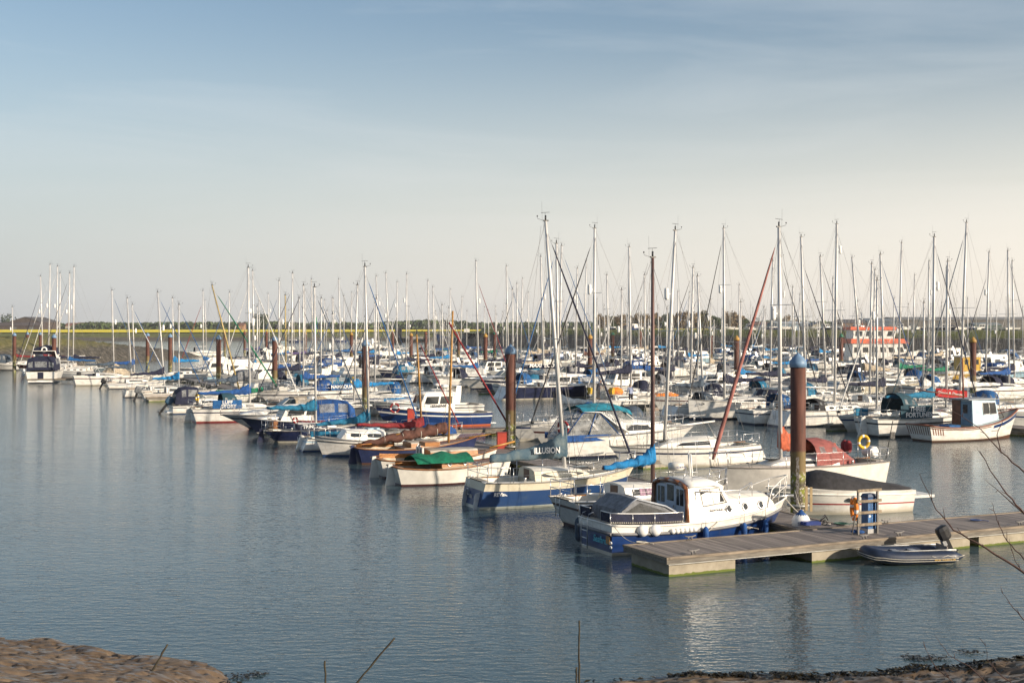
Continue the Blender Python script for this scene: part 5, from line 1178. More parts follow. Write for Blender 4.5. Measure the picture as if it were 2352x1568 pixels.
# ---- navy and white cruiser, bow left, royal canopy
r, h2 = motor_boat(loc=bowleft((-17.6, 85.6), 7.8), hd=HD + 180, L=7.8, B=2.7, hull='navy', anti='black', stripe='navy', lower='navy', label='white topped navy cruiser with royal blue cockpit canopy, bow left, behind TRINCO', style='sedan', canopy='royal', canopy_h=1.35, arch=False, fs=.75, fb=1.25, cabh=.35, dome=True)
hh = [o for o in r.children if o.name.startswith('hull')][0]; hh.data.materials[2] = paint('white')
for p in hh.data.polygons:
    if p.material_index == 2: z = p.center.z; p.material_index = 2 if z < .35 else 0
banner(r, h2, .30, .55, .14, fab('maroon'), 1, dz=.02, name='maroon_cover')
# ---- speedboat bow left
r, h2 = motor_boat(loc=bowleft((-20.0, 90.8), 8.0), hd=HD + 180, L=8.0, hull='white', anti='navy', stripe='navy', label='sleek white sports cruiser with navy line and pale cover, bow left, behind the navy cruiser', style='cruiser', canopy='tan', arch=False, fs=.9, fb=1.05, bo=2.0)
# ---- Luff Story
r, h2, c, side = sail_boat(loc=(-24.2, 97.6, 0), L=8.6, hull='white', anti='red', stripe='navy', label='white yacht with red waterline and bright blue dodger lettered LUFF STORY', cover='royal', mast_top=atd(570, 99.4, vz(615, 99.4)), xm_m=4.55, boomL=4.0, boomz=2.15, rise=.0, refl=.60, spr=2, furl='white', winstyle=1, fs=1.05)
banner(r, h2, .17, .42, .62, fab('blue'), -1, 'LUFF\n  STORY', LW, .36, leading=.9); rudder(r, h2, WHT, .35, .4)
hood(r, 2.3, 3.9, 1.1, h2.sheer(.3), 1.15, fab('petrol'))
lifebuoy(Vector((-23.75, 98.1, 1.85)), (R(90), 0, R(-60)), 'yellow', 'yellow horseshoe lifebuoy on the stern rail of the white LUFF STORY yacht', .3)
# ---- yellow wooden mast boat with green headsail
r, h2, c, side = sail_boat(loc=atd(440, 122, 0), L=8.2, hull='white', anti='green', stripe='green', label='white yacht with yellow wooden mast, thick green headsail and green dodger lettered GO', cover='slate', mast_top=atd(487, 123.8, vz(655, 123.8)), xm_m=4.5, mastm=mat('yellow_spar', (.48, .36, .14), rough=.45), boomz=2.0, furl='green', furlr=.085, refl=False, spr=1)
banner(r, h2, .25, .80, .42, fab('green'), -1, 'GO', LW, .36)
# ---- small motor boat with outboard
r, h2 = motor_boat(loc=at(393, 950), L=5.6, hull='white', anti='blue', stripe='navy', lower='white', label='little white motor boat with tilted outboard under a navy hood, left of LUFF STORY', style='cruiser', canopy='navy', arch=False, canopy_h=1.35, ob=False, fs=.7, fb=.95)
outboard(r, (-.2, -.1, .75), 0, R(38), mat('motor_blue', (.03, .08, .14), rough=.4), 1.35)
# ---- boat 14, 15, 16
r, h2, c, side = sail_boat(loc=at(324, 920), L=7.4, hull='white', anti='white', stripe='brown', label='little white cruiser with dark sheer line, twin side windows, outboard and azure sail cover', cover='azure', mast_top=atd(411, 129, vz(700, 129)), xm_m=3.6, boomL=2.6, boomz=2.1, rise=-.0, furl='blue', refl=False, winstyle=1, spr=1, cabh=.6)
outboard(r, (-.25, -.2, .7), 0, R(20), mat('motor_grey', (.12, .13, .14), rough=.5), 1.4)
r, h2, c, side = sail_boat(loc=at(288, 912), L=7.6, hull='white', anti='navy', label='white yacht with navy boom cover and radar cylinder, left of the little outboard cruiser', cover='navy', mast_top=atd(362, 136, vz(672, 136)), xm_m=3.9, boomL=3.4, boomz=2.35, rise=-.02, furl='blue', refl=.62, winstyle=0, spr=1, so=-.2)
r, h2, c, side = sail_boat(loc=at(243, 893), L=7.0, hull='white', anti='navy', boot=None, stripe='blue', label='low white yacht with broad blue stripe and slate sail cover, right of the tan cover', cover='slate', mast_top=atd(292, 152, vz(685, 152)), xm_m=2.9, boomL=2.6, boomz=2.4, furl='white', refl=False, spr=1)
outboard(r, (-.2, .1, .6), 0, R(25), None, 1.3)
r, h2 = motor_boat(loc=at(222, 884), L=6.5, hull='white', anti='black', stripe='white', label='small boat wrapped in a peaked tan cover on the left of the near row', style='none', arch=False, ob=True)
rings = [[(x, -1.0, .9), (x, -.75, .9 + .5 * k), (x, 0, .9 + k), (x, .75, .9 + .5 * k), (x, 1.0, .9)] for x, k in ((.1, .35), (.9, .9), (1.9, 1.75), (2.3, 1.7), (3.6, .9), (5.0, .4))]
MB().loft(rings, 0, False, True, False).build('boat_cover', fab('tan'), r)
r, h2 = motor_boat(loc=at(186, 880), L=6.8, hull='white', anti='black', stripe='navy', label='white sports boat with navy folded hood, leftmost of the near row boats', style='cruiser', canopy=None, arch=False, ob=True)
banner(r, h2, .05, .35, .3, fab('navy'), -1, dz=.1, name='folded_hood')
# ---- big navy canopied cruiser seen from astern
r, h2 = motor_boat(loc=at(93, 880), hd=101, L=11.5, B=4.1, hull='white', anti='navy', stripe='white', label='large white motor cruiser seen from astern with navy canopies over cockpit and flybridge', style='sedan', canopy='navy', canopy_h=1.75, arch=True, fs=1.45, fb=2.1, cabh=.85, bo=1.6, fly=True)
rings = [[(x, -1.5, 3.6), (x, -1.35, 3.6 + .7 * k), (x, 0, 3.6 + k), (x, 1.35, 3.6 + .7 * k), (x, 1.5, 3.6)] for x, k in ((3.0, .5), (3.3, 1.1), (5.3, 1.2), (6.1, .5))]
MB().loft(rings, 0, False, True, False).build('flybridge_cover', fab('navy'), r)
MB().torus((2.86, 0, 4.2), .30, .09, 18, 8, Matrix.Rotation(R(90), 3, 'Y').to_4x4()).build('stowed_ring', WHITEP, r)
MB().box(-.02, .0, -.35, .35, .5, 1.4).build('transom_cover', fab('navy'), r)
fender(at(55, 872) + Vector((0, 0, 1.0)), 'white', 1.5, 'fat white fender at the left quarter of the navy canopied cruiser')
r, h2 = motor_boat(loc=at(30, 849), hd=192, L=8, hull='white', anti='brown', stripe='brown', label='white boat with brown waterline and blue hood cut by the left picture edge', style='cruiser', canopy='slate', arch=False, canopy_h=1.6)
# ---- right of the walkway: launch, two lettered yachts
r, h2 = motor_boat(loc=(-1.9, 95.8, 0), hd=HD + 180, L=8.6, B=2.9, hull='royal', anti='orange', stripe='white', lower='royal', label='white wheelhouse launch with royal blue hull, bow left, lettered SEABEAR, across the walkway', style='wheelhouse', arch=False, fs=.95, fb=1.55, cabh=.62, dome=True, so=.1, bo=.9, top=None)
text('SEABEAR', .26, LK, r, (4.1, 1.12, 1.52), (R(90), 0, R(180)), 'name_lettering', .01, 1.1, .006)
lifebuoy((-8.2, 90.9, 1.5), (R(90), 0, R(15)), 'red', 'red lifebuoy on the pontoon post in front of the blue hulled wheelhouse launch', .3)
r, h2, c, side = sail_boat(loc=(-8.8, 107.3, 0), hd=HD + 180, L=8.3, hull='white', anti='white', stripe='brown', label='white yacht with brown lines, azure sail cover and blue dodger lettered SILVER PEARL', cover='azure', mast_top=atd(821, 105.4, vz(655, 105.4)), xm_m=4.4, boomL=3.4, boomz=2.35, refl=False, spr=1, winstyle=0, rise=.06)
banner(r, h2, .04, .28, .55, fab('azure'), 1, 'SILVER PEARL', LW, .33, sx=.85)
r, h2, c, side = sail_boat(loc=(-15.2, 122.8, 0), hd=HD + 180, L=8.8, hull='white', anti='orange', stripe='navy', label='white yacht with navy stripe and blue dodger lettered NAMAQUA', cover='royal', mast_top=atd(697, 121, vz(656, 121)), xm_m=4.6, boomL=3.6, boomz=2.4, furl='navy', refl=False, spr=1, fs=1.25)
banner(r, h2, .03, .26, .60, fab('blue'), 1, 'NAMAQUA', LW, .44); hood(r, 2.2, 3.9, 1.1, h2.sheer(.3), 1.0, fab('royal'))
lifebuoy(Vector((-15.0, 122.2, 2.1)), (R(90), 0, R(-60)), 'yellow', 'yellow horseshoe lifebuoy at the stern of the NAMAQUA yacht', .32)
# ---- teal topped cruiser
r, h2 = motor_boat(loc=(2.5, 71.6, 0), hd=HD, L=8.8, B=3.0, hull='white', anti='navy', stripe='white', label='white sports cruiser with turquoise canopy top, clear side screens and blue canvas skirt', style='cruiser', canopy=None, arch=False, fs=1.15, fb=1.5, bo=1.6, tk=.8)
zb = 1.15; w = 1.32; cf = fab('teal'); bl = fab('royal')
CT = mat('fabric_turquoise', (.02, .26, .36), rough=.8, var=.3, scale=3, bump=.6)
rings = [[Vector((x, -w * k, z)), Vector((x + .05, -w * k * .6, z + .24)), Vector((x + .08, 0, z + .34)), Vector((x + .05, w * k * .6, z + .24)), Vector((x, w * k, z))] for x, k, z in ((1.0, .92, 2.48), (2.0, .95, 2.60), (3.2, .95, 2.58), (4.1, .85, 2.30))]
cv = MB().loft(rings, 0, False, False, True).build('canopy_top', CT, r)
for sd in (-1, 1):
    for q in ([(-.05, 1.1, zb - .1), (.95, 1.2, 2.45), (1.9, 1.24, 2.50), (1.2, 1.3, zb)], [(1.25, 1.31, zb + .02), (2.0, 1.25, 2.52), (2.4, 1.28, 2.1), (3.1, 1.32, zb + .1)], [(2.5, 1.29, 2.1), (2.1, 1.24, 2.55), (3.3, 1.22, 2.55), (4.3, 1.0, 1.85), (3.3, 1.3, zb + .15)]):
        MB().add([(x, sd * y, z) for x, y, z in q], [tuple(range(len(q)))]).build('side_screen', VINYL, cv)
    fm = MB(); fm.tube([(-.1, sd * 1.1, zb), (.95, sd * 1.22, 2.48), (1.9, sd * 1.27, 2.53), (3.15, sd * 1.34, zb + .1)], .028, 6); fm.build('blue_seam', bl, cv); 
    fm = MB(); fm.tube([(1.2, sd * 1.33, zb), (1.75, sd * 1.26, 2.50)], .03, 5); fm.build('blue_seam', bl, cv); MB().tube([(1.0, sd * 1.26, 2.54), (2.0, sd * 1.30, 2.50), (3.0, sd * 1.38, 1.75), (3.7, sd * 1.38, 1.35)], [(.06, .03), (.08, .04), (.13, .05), (.18, .06)], 6).build('white_frame', WHITEP, cv)
    g = MB(); g.box(-.1, 2.6, sd * 1.40, sd * 1.42, .95, 1.3); g.build('blue_skirt', bl, r)
MB().add([(-.12, -1.1, zb - .1), (-.12, 1.1, zb - .1), (.95, 1.15, 2.46), (.95, -1.15, 2.46)], [(0, 1, 2, 3)]).build('aft_screen', VINYL, cv)
lifebuoy(Vector((2.75, 70.1, 1.75)), (R(90), 0, R(-35)), 'red', 'orange red lifebuoy on the rail at the stern of the turquoise topped cruiser', .33)
# ---- white racing yacht bow left in front of it
r, h2, c, side = sail_boat(loc=(12.6, 69.1, 0), hd=HD + 180, L=8.4, B=2.9, hull='white', anti='white', stripe='navy', label='long low white yacht with bare white boom, in front of the turquoise topped cruiser', cover=None, mast_top=atd(1551, 66.9, vz(530, 66.9)), xm_m=5.2, boomL=3.0, boomz=2.0, rise=.08, refl=.70, spr=1, winstyle=0, so=-.55, fs=1.0, fb=1.15, furl=None, cabh=.5)
# ---- yacht with red furled headsail, rust hood and sail cover
r, h2, c, side = sail_boat(loc=(16.35, 58.7, 0), hd=HD + 180, L=8.7, B=2.9, hull=mat('warm_white_hull', (.66, .63, .58), rough=.35, var=.1), anti='navy', stripe=None, label='white yacht with rust hood, rust sail cover and long faded red headsail', cover='rust', mast_top=atd(1789, 56.3, vz(522, 56.3)), xm_m=5.1, boomL=3.0, boomz=1.95, rise=-.02, boomh=.62, boomfat=1.2, refl=.63, spr=2, furl=None, deckmat=mat('grey_beige_deck', (.40, .36, .33), rough=.7, var=.1), fs=1.2, fb=1.25, so=.2, droop=.05)
b0 = h2.pt(.985, 1, 0); b0.y = 0; M_ = (Matrix.Translation(r.location) @ Matrix.Rotation(R(HD + 180), 4, 'Z')).inverted(); tp_ = M_ @ atd(1786, 56.2, vz(548, 56.2))
fp = b0 + Vector((0, 0, .3)); v_ = tp_ - fp
MB().tube([fp + v_ * t_ for t_ in (0, .03, .12, .4, .7, .92, .96)], [.04, .09, .095, .08, .06, .035, .012], 8).build('furled_headsail', mat('fabric_faded_red', (.36, .14, .12), rough=.8, var=.25, scale=4, bump=.4, stretch=(1, 1, .3)), r)
hood(r, 3.9, 1.9, 1.0, h2.sheer(.25) + .02, 1.1, mat('fabric_dusty_red', (.30, .09, .08), rough=.8, var=.2, scale=4, bump=.5), wf=.9)
g = MB(); rings = []
for k in range(9):
    x = -.42 + .68 * k / 8; rr = .26 * (1 if 0 < k < 8 else .6) * (1.0 if k % 2 else .95); rings.append([(.0 + rr * math.cos(a), -.2 + x * 1.1 + .0, 1.55 + rr * math.sin(a)) for a in [2 * math.pi * q / 12 for q in range(12)]])
g.loft(rings, 0, True, True, True).build('liferaft_canister', WHITEP, r)
for y in (-.55, .25): pass
for k, y in enumerate((-.95, -.7)):
    MB().lathe([(.02, -.3), (.13, -.24), (.17, -.1), (.17, .15), (.1, .26), (.02, .3)], 10, (.9, y, 1.75)).build('red_bag', fab('red'), r)
lifebuoy(M_.inverted() @ Vector((1.2, .75, 2.1)), (R(90), 0, R(20)), 'yellow', 'yellow horseshoe lifebuoy above the rust hooded yacht cockpit', .26)
g = MB(); g.tube([(.1, .9, 1.3), (-.25, .95, 3.0)], .02, 5); g.box(-.35, -.1, .92, .98, 2.2, 2.5); g.build('stern_pole', BLACK, r)
# ---- speedboat with black cover
t = empty('speedboat', (15.35, 51.55, 0), 200, 'white speedboat with black cover and red waterline stripe, right of the big near pile', 'speedboat')
h3 = Hull(6.1, 2.35, .86, .94, 1.12, .9, 2.4, .0, 1.2, wlb=.80, draft=.4, flare=1.0)
h3.build(t, [WHT, paint('white'), WHT, paint('red'), WHT], [1, 1, 0, 3, 0, 0, 0, 0]); hh = [o for o in t.children if o.name.startswith('hull')][0]
hh.data.materials[3] = WHT
g = MB()
for sd in (-1, 1):
    a = [h3.pt(i / 20, .40, sd, .006) for i in range(20)]; b = [h3.pt(i / 20, .455, sd, .006) for i in range(20)]
    g.add(a + b, [(i, i + 1, 21 + i, 20 + i) for i in range(19)])
g.build('red_stripe', paint('red'), t)
mb = MB(); [mb.tube([h3.pt(i / 20, .82, sd, .01) for i in range(21)], .03, 5) for sd in (-1, 1)]; mb.build('rubbing_strake', WHT, t)
h3.deck(t, [DECK], None)
rings = []
for x, zt_, k in ((.1, .95, .9), (.7, 1.04, .95), (1.5, 1.18, .97), (2.2, 1.34, .95), (2.9, 1.50, .9), (3.6, 1.64, .85), (4.1, 1.58, .72), (4.6, 1.22, .55)):
    w_ = h3.hb(x / 6.1) * k; rings.append([(x, -w_, .88), (x, -w_ * .85, .9 + (zt_ - .9) * .7), (x, -w_ * .4, zt_ - .01), (x, 0, zt_ + .02), (x, w_ * .4, zt_ - .01), (x, w_ * .85, .9 + (zt_ - .9) * .7), (x, w_, .88)])
MB().loft(rings, 0, False, True, True).build('boat_cover', fab('black'), t)
MB().box(-.95, .0, -.95, .95, .52, .62).build('bathing_platform', WHT, t)
for sd in (-1, 1):
    o = MB().add([h3.pt(.52, .62, sd, .012) + Vector((.26 * math.cos(a), 0, .09 * math.sin(a))) for a in [2 * math.pi * k / 16 for k in range(16)]], [tuple(range(16))]).build('porthole', GLASS, t)
# ---- Three Fortunes
r, h2, c, side = sail_boat(loc=(23.1, 85.0, 0), L=9.8, hull='white', anti='black', stripe='black', label='white yacht with dark green spray hood and dodger lettered THREE FORTUNES', cover='teal', mast_top=atd(2146, 87.3, vz(545, 87.3)), xm_m=5.6, boomL=4.1, boomz=2.55, rise=.0, boomh=.42, refl=.72, spr=1, furl='navy', fs=1.2, fb=1.5, winstyle=1, so=.25)
banner(r, h2, .17, .42, .85, fab('petrol'), -1, 'THREE\n  FORTUNES', LW, .44, sx=.95); hood(r, 2.2, 4.0, 1.15, h2.sheer(.3) + .3, 1.35, fab('petrol')); rudder(r, h2, WHT, .55, .4, 0, .2)
banner(r, h2, .0, .14, .5, fab('teal'), 1, dz=.1)
# ---- wooden fishing boat with pale blue wheelhouse
t = empty('fishing_boat', (25.4, 81.4, 0), HD, 'white wooden fishing boat with brown rails, striped stern and pale blue wheelhouse', 'fishing boat')
h4 = Hull(8.3, 2.7, 1.05, .88, 1.85, .78, 2.3, .35, .75, wlb=.82, draft=.5, flare=.55)
bt = paint('brown'); sky_ = mat('sky_paint', (.35, .52, .62))
h4.build(t, [WHT, bt, paint('royal'), WHT, WHT], [1, 1, 0, 0, 0, 0, 0, 0])
g = MB()
for sd in (-1, 1):
    ts_ = [.62 + .38 * i / 12 for i in range(13)]; a = [h4.pt(q, .70, sd, .008) for q in ts_]; b = [h4.pt(q, .88, sd, .008) for q in ts_]; g.add(a + b, [(i, i + 1, 14 + i, 13 + i) for i in range(12)])
g.build('blue_band', paint('royal'), t)
mb = MB(); [mb.tube([h4.pt(i / 24, 1, sd, .01) for i in range(25)], .06, 6) for sd in (-1, 1)]; [mb.tube([h4.pt(i / 24, .86, sd, .01) for i in range(15)], .03, 5) for sd in (-1, 1)]; mb.tube([h4.pt(0, 1, s) for s in (-1, 1)], .06, 6); mb.build('wooden_rail', mat('mahogany', (.20, .065, .03), rough=.45, var=.2), t)
g = MB()
for k in range(11):
    y = -.95 + k * .19; a = h4.pt(0, .92, 1); b = h4.pt(0, .42, 1); ky = y / .95
    g.add([(a.x - .012, a.y * ky - .035, a.z), (a.x - .012, a.y * ky + .035, a.z), (b.x - .012, b.y * ky + .035, b.z), (b.x - .012, b.y * ky - .035, b.z)], [(0, 1, 2, 3)])
for sd in (-1, 1):
    for k in range(5):
        q = .02 + k * .022; a = [h4.pt(q, .9, sd, .01), h4.pt(q + .009, .9, sd, .01), h4.pt(q + .009, .45, sd, .01), h4.pt(q, .45, sd, .01)]; g.add(a, [(0, 1, 2, 3)])
g.build('stern_stripes', mat('mahogany', (.20, .065, .03), rough=.45), t)
h4.deck(t, [sky_, mat('cockpit_sole', (.42, .38, .30), rough=.7)], (.05, .42), depth=.5, wfrac=.86)
x0, x1, w, wt, z0, zt = 3.6, 5.7, .95, .86, .9, 2.55
bx = [(x0, -w, z0), (x1 + .35, -w * .75, z0 + .15), (x1 + .35, w * .75, z0 + .15), (x0, w, z0)]; tx = [(x0, -wt, zt), (x1, -wt * .78, zt), (x1, wt * .78, zt), (x0, wt, zt)]
WH = MB().add(bx + tx, [(0, 1, 5, 4), (1, 2, 6, 5), (2, 3, 7, 6), (3, 0, 4, 7)]).build('wheelhouse', mat('pale_blue_wheelhouse', (.42, .56, .66), rough=.45, var=.12), t)
MB().box(x0 - .3, x1 + .1, -wt * 1.04, wt * 1.04, zt, zt + .07).build('roof', mat('grey_roof', (.30, .33, .36), rough=.6), WH)
MB().box(x0 - .05, x0 - .005, .12, .86, z0 - .4, zt - .05).build('door', mat('mahogany', (.20, .065, .03), rough=.45, var=.2), WH); o = MB().box(x0 - .03, x0 - .005, -.78, .10, z0 - .4, zt - .12).build('doorway', mat('doorway_shade_blue', (.16, .26, .36), rough=.6), WH); MB().box(x0 - .04, x0 - .032, -.5, -.1, z0 + .8, zt - .3).build('window', GLASS, WH)  # doorway is a flat sheet; the recess's shade is painted as darker wheelhouse blue
for sd in (-1, 1):
    for a, b in ((.42, .66), (.69, .95)):
        q = lambda s, f_: Vector((x0 + (x1 + .35 - .35 * f_ - x0) * s, sd * ((w + (w * .75 - w) * s) + ((wt + (wt * .78 - wt) * s) - (w + (w * .75 - w) * s)) * f_ + .012), z0 + (zt - z0) * f_))
        o = MB().add([q(a, .44), q(b, .44), q(b, .88), q(a, .88)], [(0, 1, 2, 3)]).build('window', GLASS, WH)
        fm = MB().tube([q(a, .44), q(b, .44), q(b, .88), q(a, .88), q(a, .44)], .03, 4).build('window_frame', WHT, WH)
MB().tube([(3.7, 0, zt), (3.6, 0, 5.2)], [.06, .04], 8).build('mast', mat('mahogany', (.20, .065, .03), rough=.45), t); MB().tube([(3.65, 0, 2.75), (.3, .3, 3.2)], .045, 6).build('derrick', mat('mahogany', (.20, .065, .03), rough=.45), t)
g = MB(); g.tube([(3.6, 0, 5.1), (8.2, 0, 1.9)], .012, 4); g.tube([(3.6, 0, 5.1), (.1, 0, 1.1)], .012, 4); g.build('standing_rigging', WIRE, t)
MB().box(2.0, 2.9, -.6, .3, .72, .98).build('net_heap', fab('blue'), t)
# ---- Doris
r, h2, c, side = sail_boat(loc=bowleft((13.9, 100.4), 10.2), hd=HD + 180, L=10.2, B=3.4, hull='white', anti='navy', boot='navy', label='plumb bowed white yacht with black furled headsail and navy spray hood, across the channel', cover='navy', mast_top=atd(1662, 103, vz(525, 103)), xm_m=6.9, boomL=4.4, boomz=2.9, rise=.02, refl=.64, spr=2, furl='black', furlr=.05, fs=1.25, fb=1.6, bo=.1, so=-.3, winstyle=1)
hood(r, 2.4, 4.0, 1.3, h2.sheer(.3), 1.15, fab('navy')); text('Doris', .26, LK, r, h2.pt(.90, .84, 1, .03), (R(90), 0, R(180 + 12)), 'name_lettering', .004, 1, .006, .2)
M_ = Matrix.Translation(r.location) @ Matrix.Rotation(R(HD + 180), 4, 'Z')
for k, x in enumerate((3.2, 4.9)): q = h2.pt(x / 10.2, .6, 1, .14); fender(M_ @ Vector((q.x, q.y, .75)), 'navy', 1.0, ('navy fender on the plumb bowed white yacht, the right one of two', 'navy fender on the plumb bowed white yacht, the left one of two')[k])
# ---- slanted stern yacht
r, h2, c, side = sail_boat(loc=(19.4, 93.6, 0), L=10.0, B=3.2, hull='white', anti='navy', boot='navy', label='long white yacht with slanted stern and row of small cabin windows, left of THREE FORTUNES', cover=None, mast_top=atd(1922, 95.6, vz(515, 95.6)), xm_m=4.7, boomL=3.8, boomz=2.7, refl=.86, spr=1, so=-.6, fs=1.15, fb=1.35, winstyle=2)
hood(r, 2.6, 3.8, 1.0, h2.sheer(.3), .85, fab('black'))
# ---- behind Doris: stern to left
r, h2, c, side = sail_boat(loc=at(1542, 957), L=9.0, hull='white', anti='navy', boot='navy', label='white yacht with slate blue hood behind the stem of the plumb bowed yacht', cover='slate', mast_top=atd(1602, 107, vz(635, 107)), xm_m=3.0, boomL=2.8, boomz=2.4, refl=False, so=-.5, hoodc='slate')
# ---- navy maxi
r, h2, c, side = sail_boat(loc=at(1160, 917), L=11.8, B=3.6, hull='navy', anti='white', boot='white', label='long navy racing yacht with scooped white stern and navy boom cover lettered MAXI', cover='navy', mast_top=atd(1290, 131, vz(565, 131)), xm_m=5.9, boomL=4.3, boomz=3.1, rise=.01, refl=False, spr=2, furl='blue', fs=1.25, fb=1.5, so=-.9, boomh=.5, winstyle=0, tr=[4, 4, 4, 4, 4, 4, 4, 4])
text('MAXI  ECO', .55, LW, r, (3.9, -.24, 3.30), (R(90), 0, 0), 'cover_lettering', .01, 1, .01, .2)
for y, lb in ((.4, 'left'), (-.5, 'right')): lifebuoy(r.matrix_basis @ Vector((.4, y, 2.0)), (R(90), 0, R(-60)), 'yellow', f'yellow horseshoe lifebuoy on the {lb} of the scooped stern of the navy racing yacht', .3)
# ---- white motor cruiser bow left, navy boot; small yacht with the two men
r, h2 = motor_boat(loc=bowleft((7.2, 127.0), 8.6), hd=HD + 180, L=8.6, hull='white', anti='navy', stripe='white', label='white cruiser with deep navy waterline, bow left, behind the two men', style='sedan', arch=False, fs=1.2, fb=1.8)
r, h2, c, side = sail_boat(loc=at(1356, 936), L=6.8, hull='white', anti='white', stripe=None, label='small white yacht with navy sail cover beside the man in a pale blue shirt', cover='navy', mast_top=atd(1445, 117.5, vz(568, 117.5)), xm_m=4.1, boomL=3.9, boomz=3.1, rise=-.03, boomh=.55, refl=False, spr=1)
for k, (x, y) in enumerate(((.25, .5), (1.9, -.5))): MB().box(x - .12, x + .12, y - .28, y + .28, 1.2, 1.75).build('yellow_danbuoy', fab('yellow'), r)
t = empty('sail_bag', at(1408, 928) + Vector((.3, 1, .75)), 10, 'crumpled orange bag beside the man in the pale blue shirt', 'bag'); MB().ball((0, 0, .35), .8, .4, .45, 10).build('bag', fab('orange'), t); t.location.z = .75
t = empty('tender', on_row(1490, 60), HD, 'small white tender with orange cover at the end of the finger pontoon', 'dinghy'); t.location.z = 0
hq = Hull(3.6, 1.5, .55, .5, .75, .85, 2.2, 0, .4); hq.build(t, [WHT, WHT, WHT, WHT], [0] * 8); g = MB(); g.loft([[(x, -w_, .55), (x, -w_ * .5, .55 + z_), (x, w_ * .5, .6 + z_), (x, w_, .55)] for x, w_, z_ in ((.1, .6, .2), (.8, .68, .5), (1.6, .7, .45), (2.4, .6, .55), (3.3, .3, .25))], 0, False, True, True).build('orange_cover', fab('orange'), t)
# ---- rainbow striped yacht
r, h2, c, side = sail_boat(loc=on_row(2112, 78.2), hd=HD + 180, L=9.0, hull='white', anti='blue', boot='blue', label='white yacht with red yellow and blue stripes along its hull, behind the green hooded yacht', cover=None, mast_top=None, mast_h=12.5, boomz=2.6, refl=False, spr=1)
for k, cc in enumerate(('blue', 'yellow', 'red')): 
    g = MB()
    for sd in (-1, 1):
        a = [h2.pt(i / 16, .46 + .09 * k, sd, .01) for i in range(16)]; b = [h2.pt(i / 16, .54 + .09 * k, sd, .01) for i in range(16)]; g.add(a + b, [(i, i + 1, 17 + i, 16 + i) for i in range(15)])
    g.build('hull_stripe', paint(cc), r)
# ---- cream yacht with tan boom cover
r, h2, c, side = sail_boat(loc=at(1960, 905), L=9.6, hull='cream', anti='white', label='cream deck saloon yacht with fat tan boom cover, below the orange topped boat', cover=None, mast_top=atd(1957, 139, vz(592, 139)), xm_m=1.2, boom=False, refl=False, spr=1, cabh=.8)
wrinkled([(1.3, 0, 2.8), (2.6, 0, 2.7), (5.0, .1, 2.5)], [(.25, .55, .35), (.22, .35, .3), (.1, .15, .12)], fab('tan'), r, 'sail_cover', 2, .02)
# ---- right edge
r, h2 = motor_boat(loc=at(2300, 960) + Vector((3, 0, 0)), hd=HD, L=9, hull='white', anti='navy', stripe='navy', label='white cruiser with teal hood at the right picture edge behind the fishing boat', style='cruiser', canopy='teal', arch=False)
r, h2, c, side = sail_boat(loc=on_row(2300, 74), hd=HD + 180, L=9.0, hull='white', anti='navy', stripe='navy', label='white yacht with navy waterline moored behind the red cloth banner', cover=None, mast_top=None, mast_h=12, boom=False, refl=False)
t = empty('cloth_banner', atd(2150, 96, 0), 0, 'red cloth banner with white lettering strung beside the teal sail cover', 'banner')
def bz_(x): return 2.75 - .10 * x
g = MB(); g.add([(0, 0, 2.65), (2.3, 0, 2.42), (2.3, 0, 1.78), (0, 0, 2.05), (0, .03, 2.65), (2.3, .03, 2.42), (2.3, .03, 1.78), (0, .03, 2.05)], [(0, 1, 2, 3), (4, 7, 6, 5), (0, 4, 5, 1), (2, 6, 7, 3), (0, 3, 7, 4), (1, 5, 6, 2)]); g.build('cloth', mat('fabric_scarlet', (.62, .04, .04), rough=.8, var=.15), t)
text('Grace & Danger', .30, LW, t, (1.1, -.012, 2.24), (R(90), R(6), 0), 'lettering', .004, 1, .006)
MB().tube([(-.1, .02, 2.0), (-.1, .02, 3.0)], .03, 5).build('pole', ALU, t); MB().tube([(2.35, .02, 0.5), (2.35, .02, 2.7)], .03, 5).build('pole', ALU, t)

# ================================================================== THE ROWS OF BERTHS BEHIND
CL = {1: 28.4, 2: 66.0, 3: 104.0, 4: 143.0, 5: 181.0, 6: 219.0}
HEROES = []
for o in list(COL.objects):
    if o.parent is None and o.get('category') in ('sailing yacht', 'motor boat', 'sailing boat', 'speedboat', 'fishing boat'):
        v_ = Vector((math.cos(o.rotation_euler.z), math.sin(o.rotation_euler.z), 0)); HEROES.append(Vector(o.location) + v_ * 4.5)
occ = {}
def cs(p): return p.dot(AX), p.dot(WX)
def free(p, gap=3.3):
    c, s = cs(p)
    for hp in HEROES:
        hc, hs = cs(hp)
        if abs(hc - c) < 8.2 and abs(hs - s) < gap: return False
    return True
GEN = []
rb = random.Random(42)
COVERS = ['navy', 'navy', 'navy', 'royal', 'azure', 'slate', 'slate', 'green', 'tan', 'white', None, None, None, 'white', 'grey']
FURLS = ['navy', 'blue', 'white', 'slate', None, 'white', 'navy', 'black', 'petrol', None]
HULLS = ['white'] * 15 + ['cream', 'navy', 'grey', 'sky', 'royal', 'cream']
CW = dict(navy='navy', royal='royal blue', blue='bright blue', azure='azure', teal='teal', slate='slate', green='green', maroon='maroon', tan='tan', white='white', red='red', grey='grey', black='black', petrol='dark petrol', cream='cream', sky='pale blue', rust='rust', purple='purple', brown='brown', yellow='yellow')
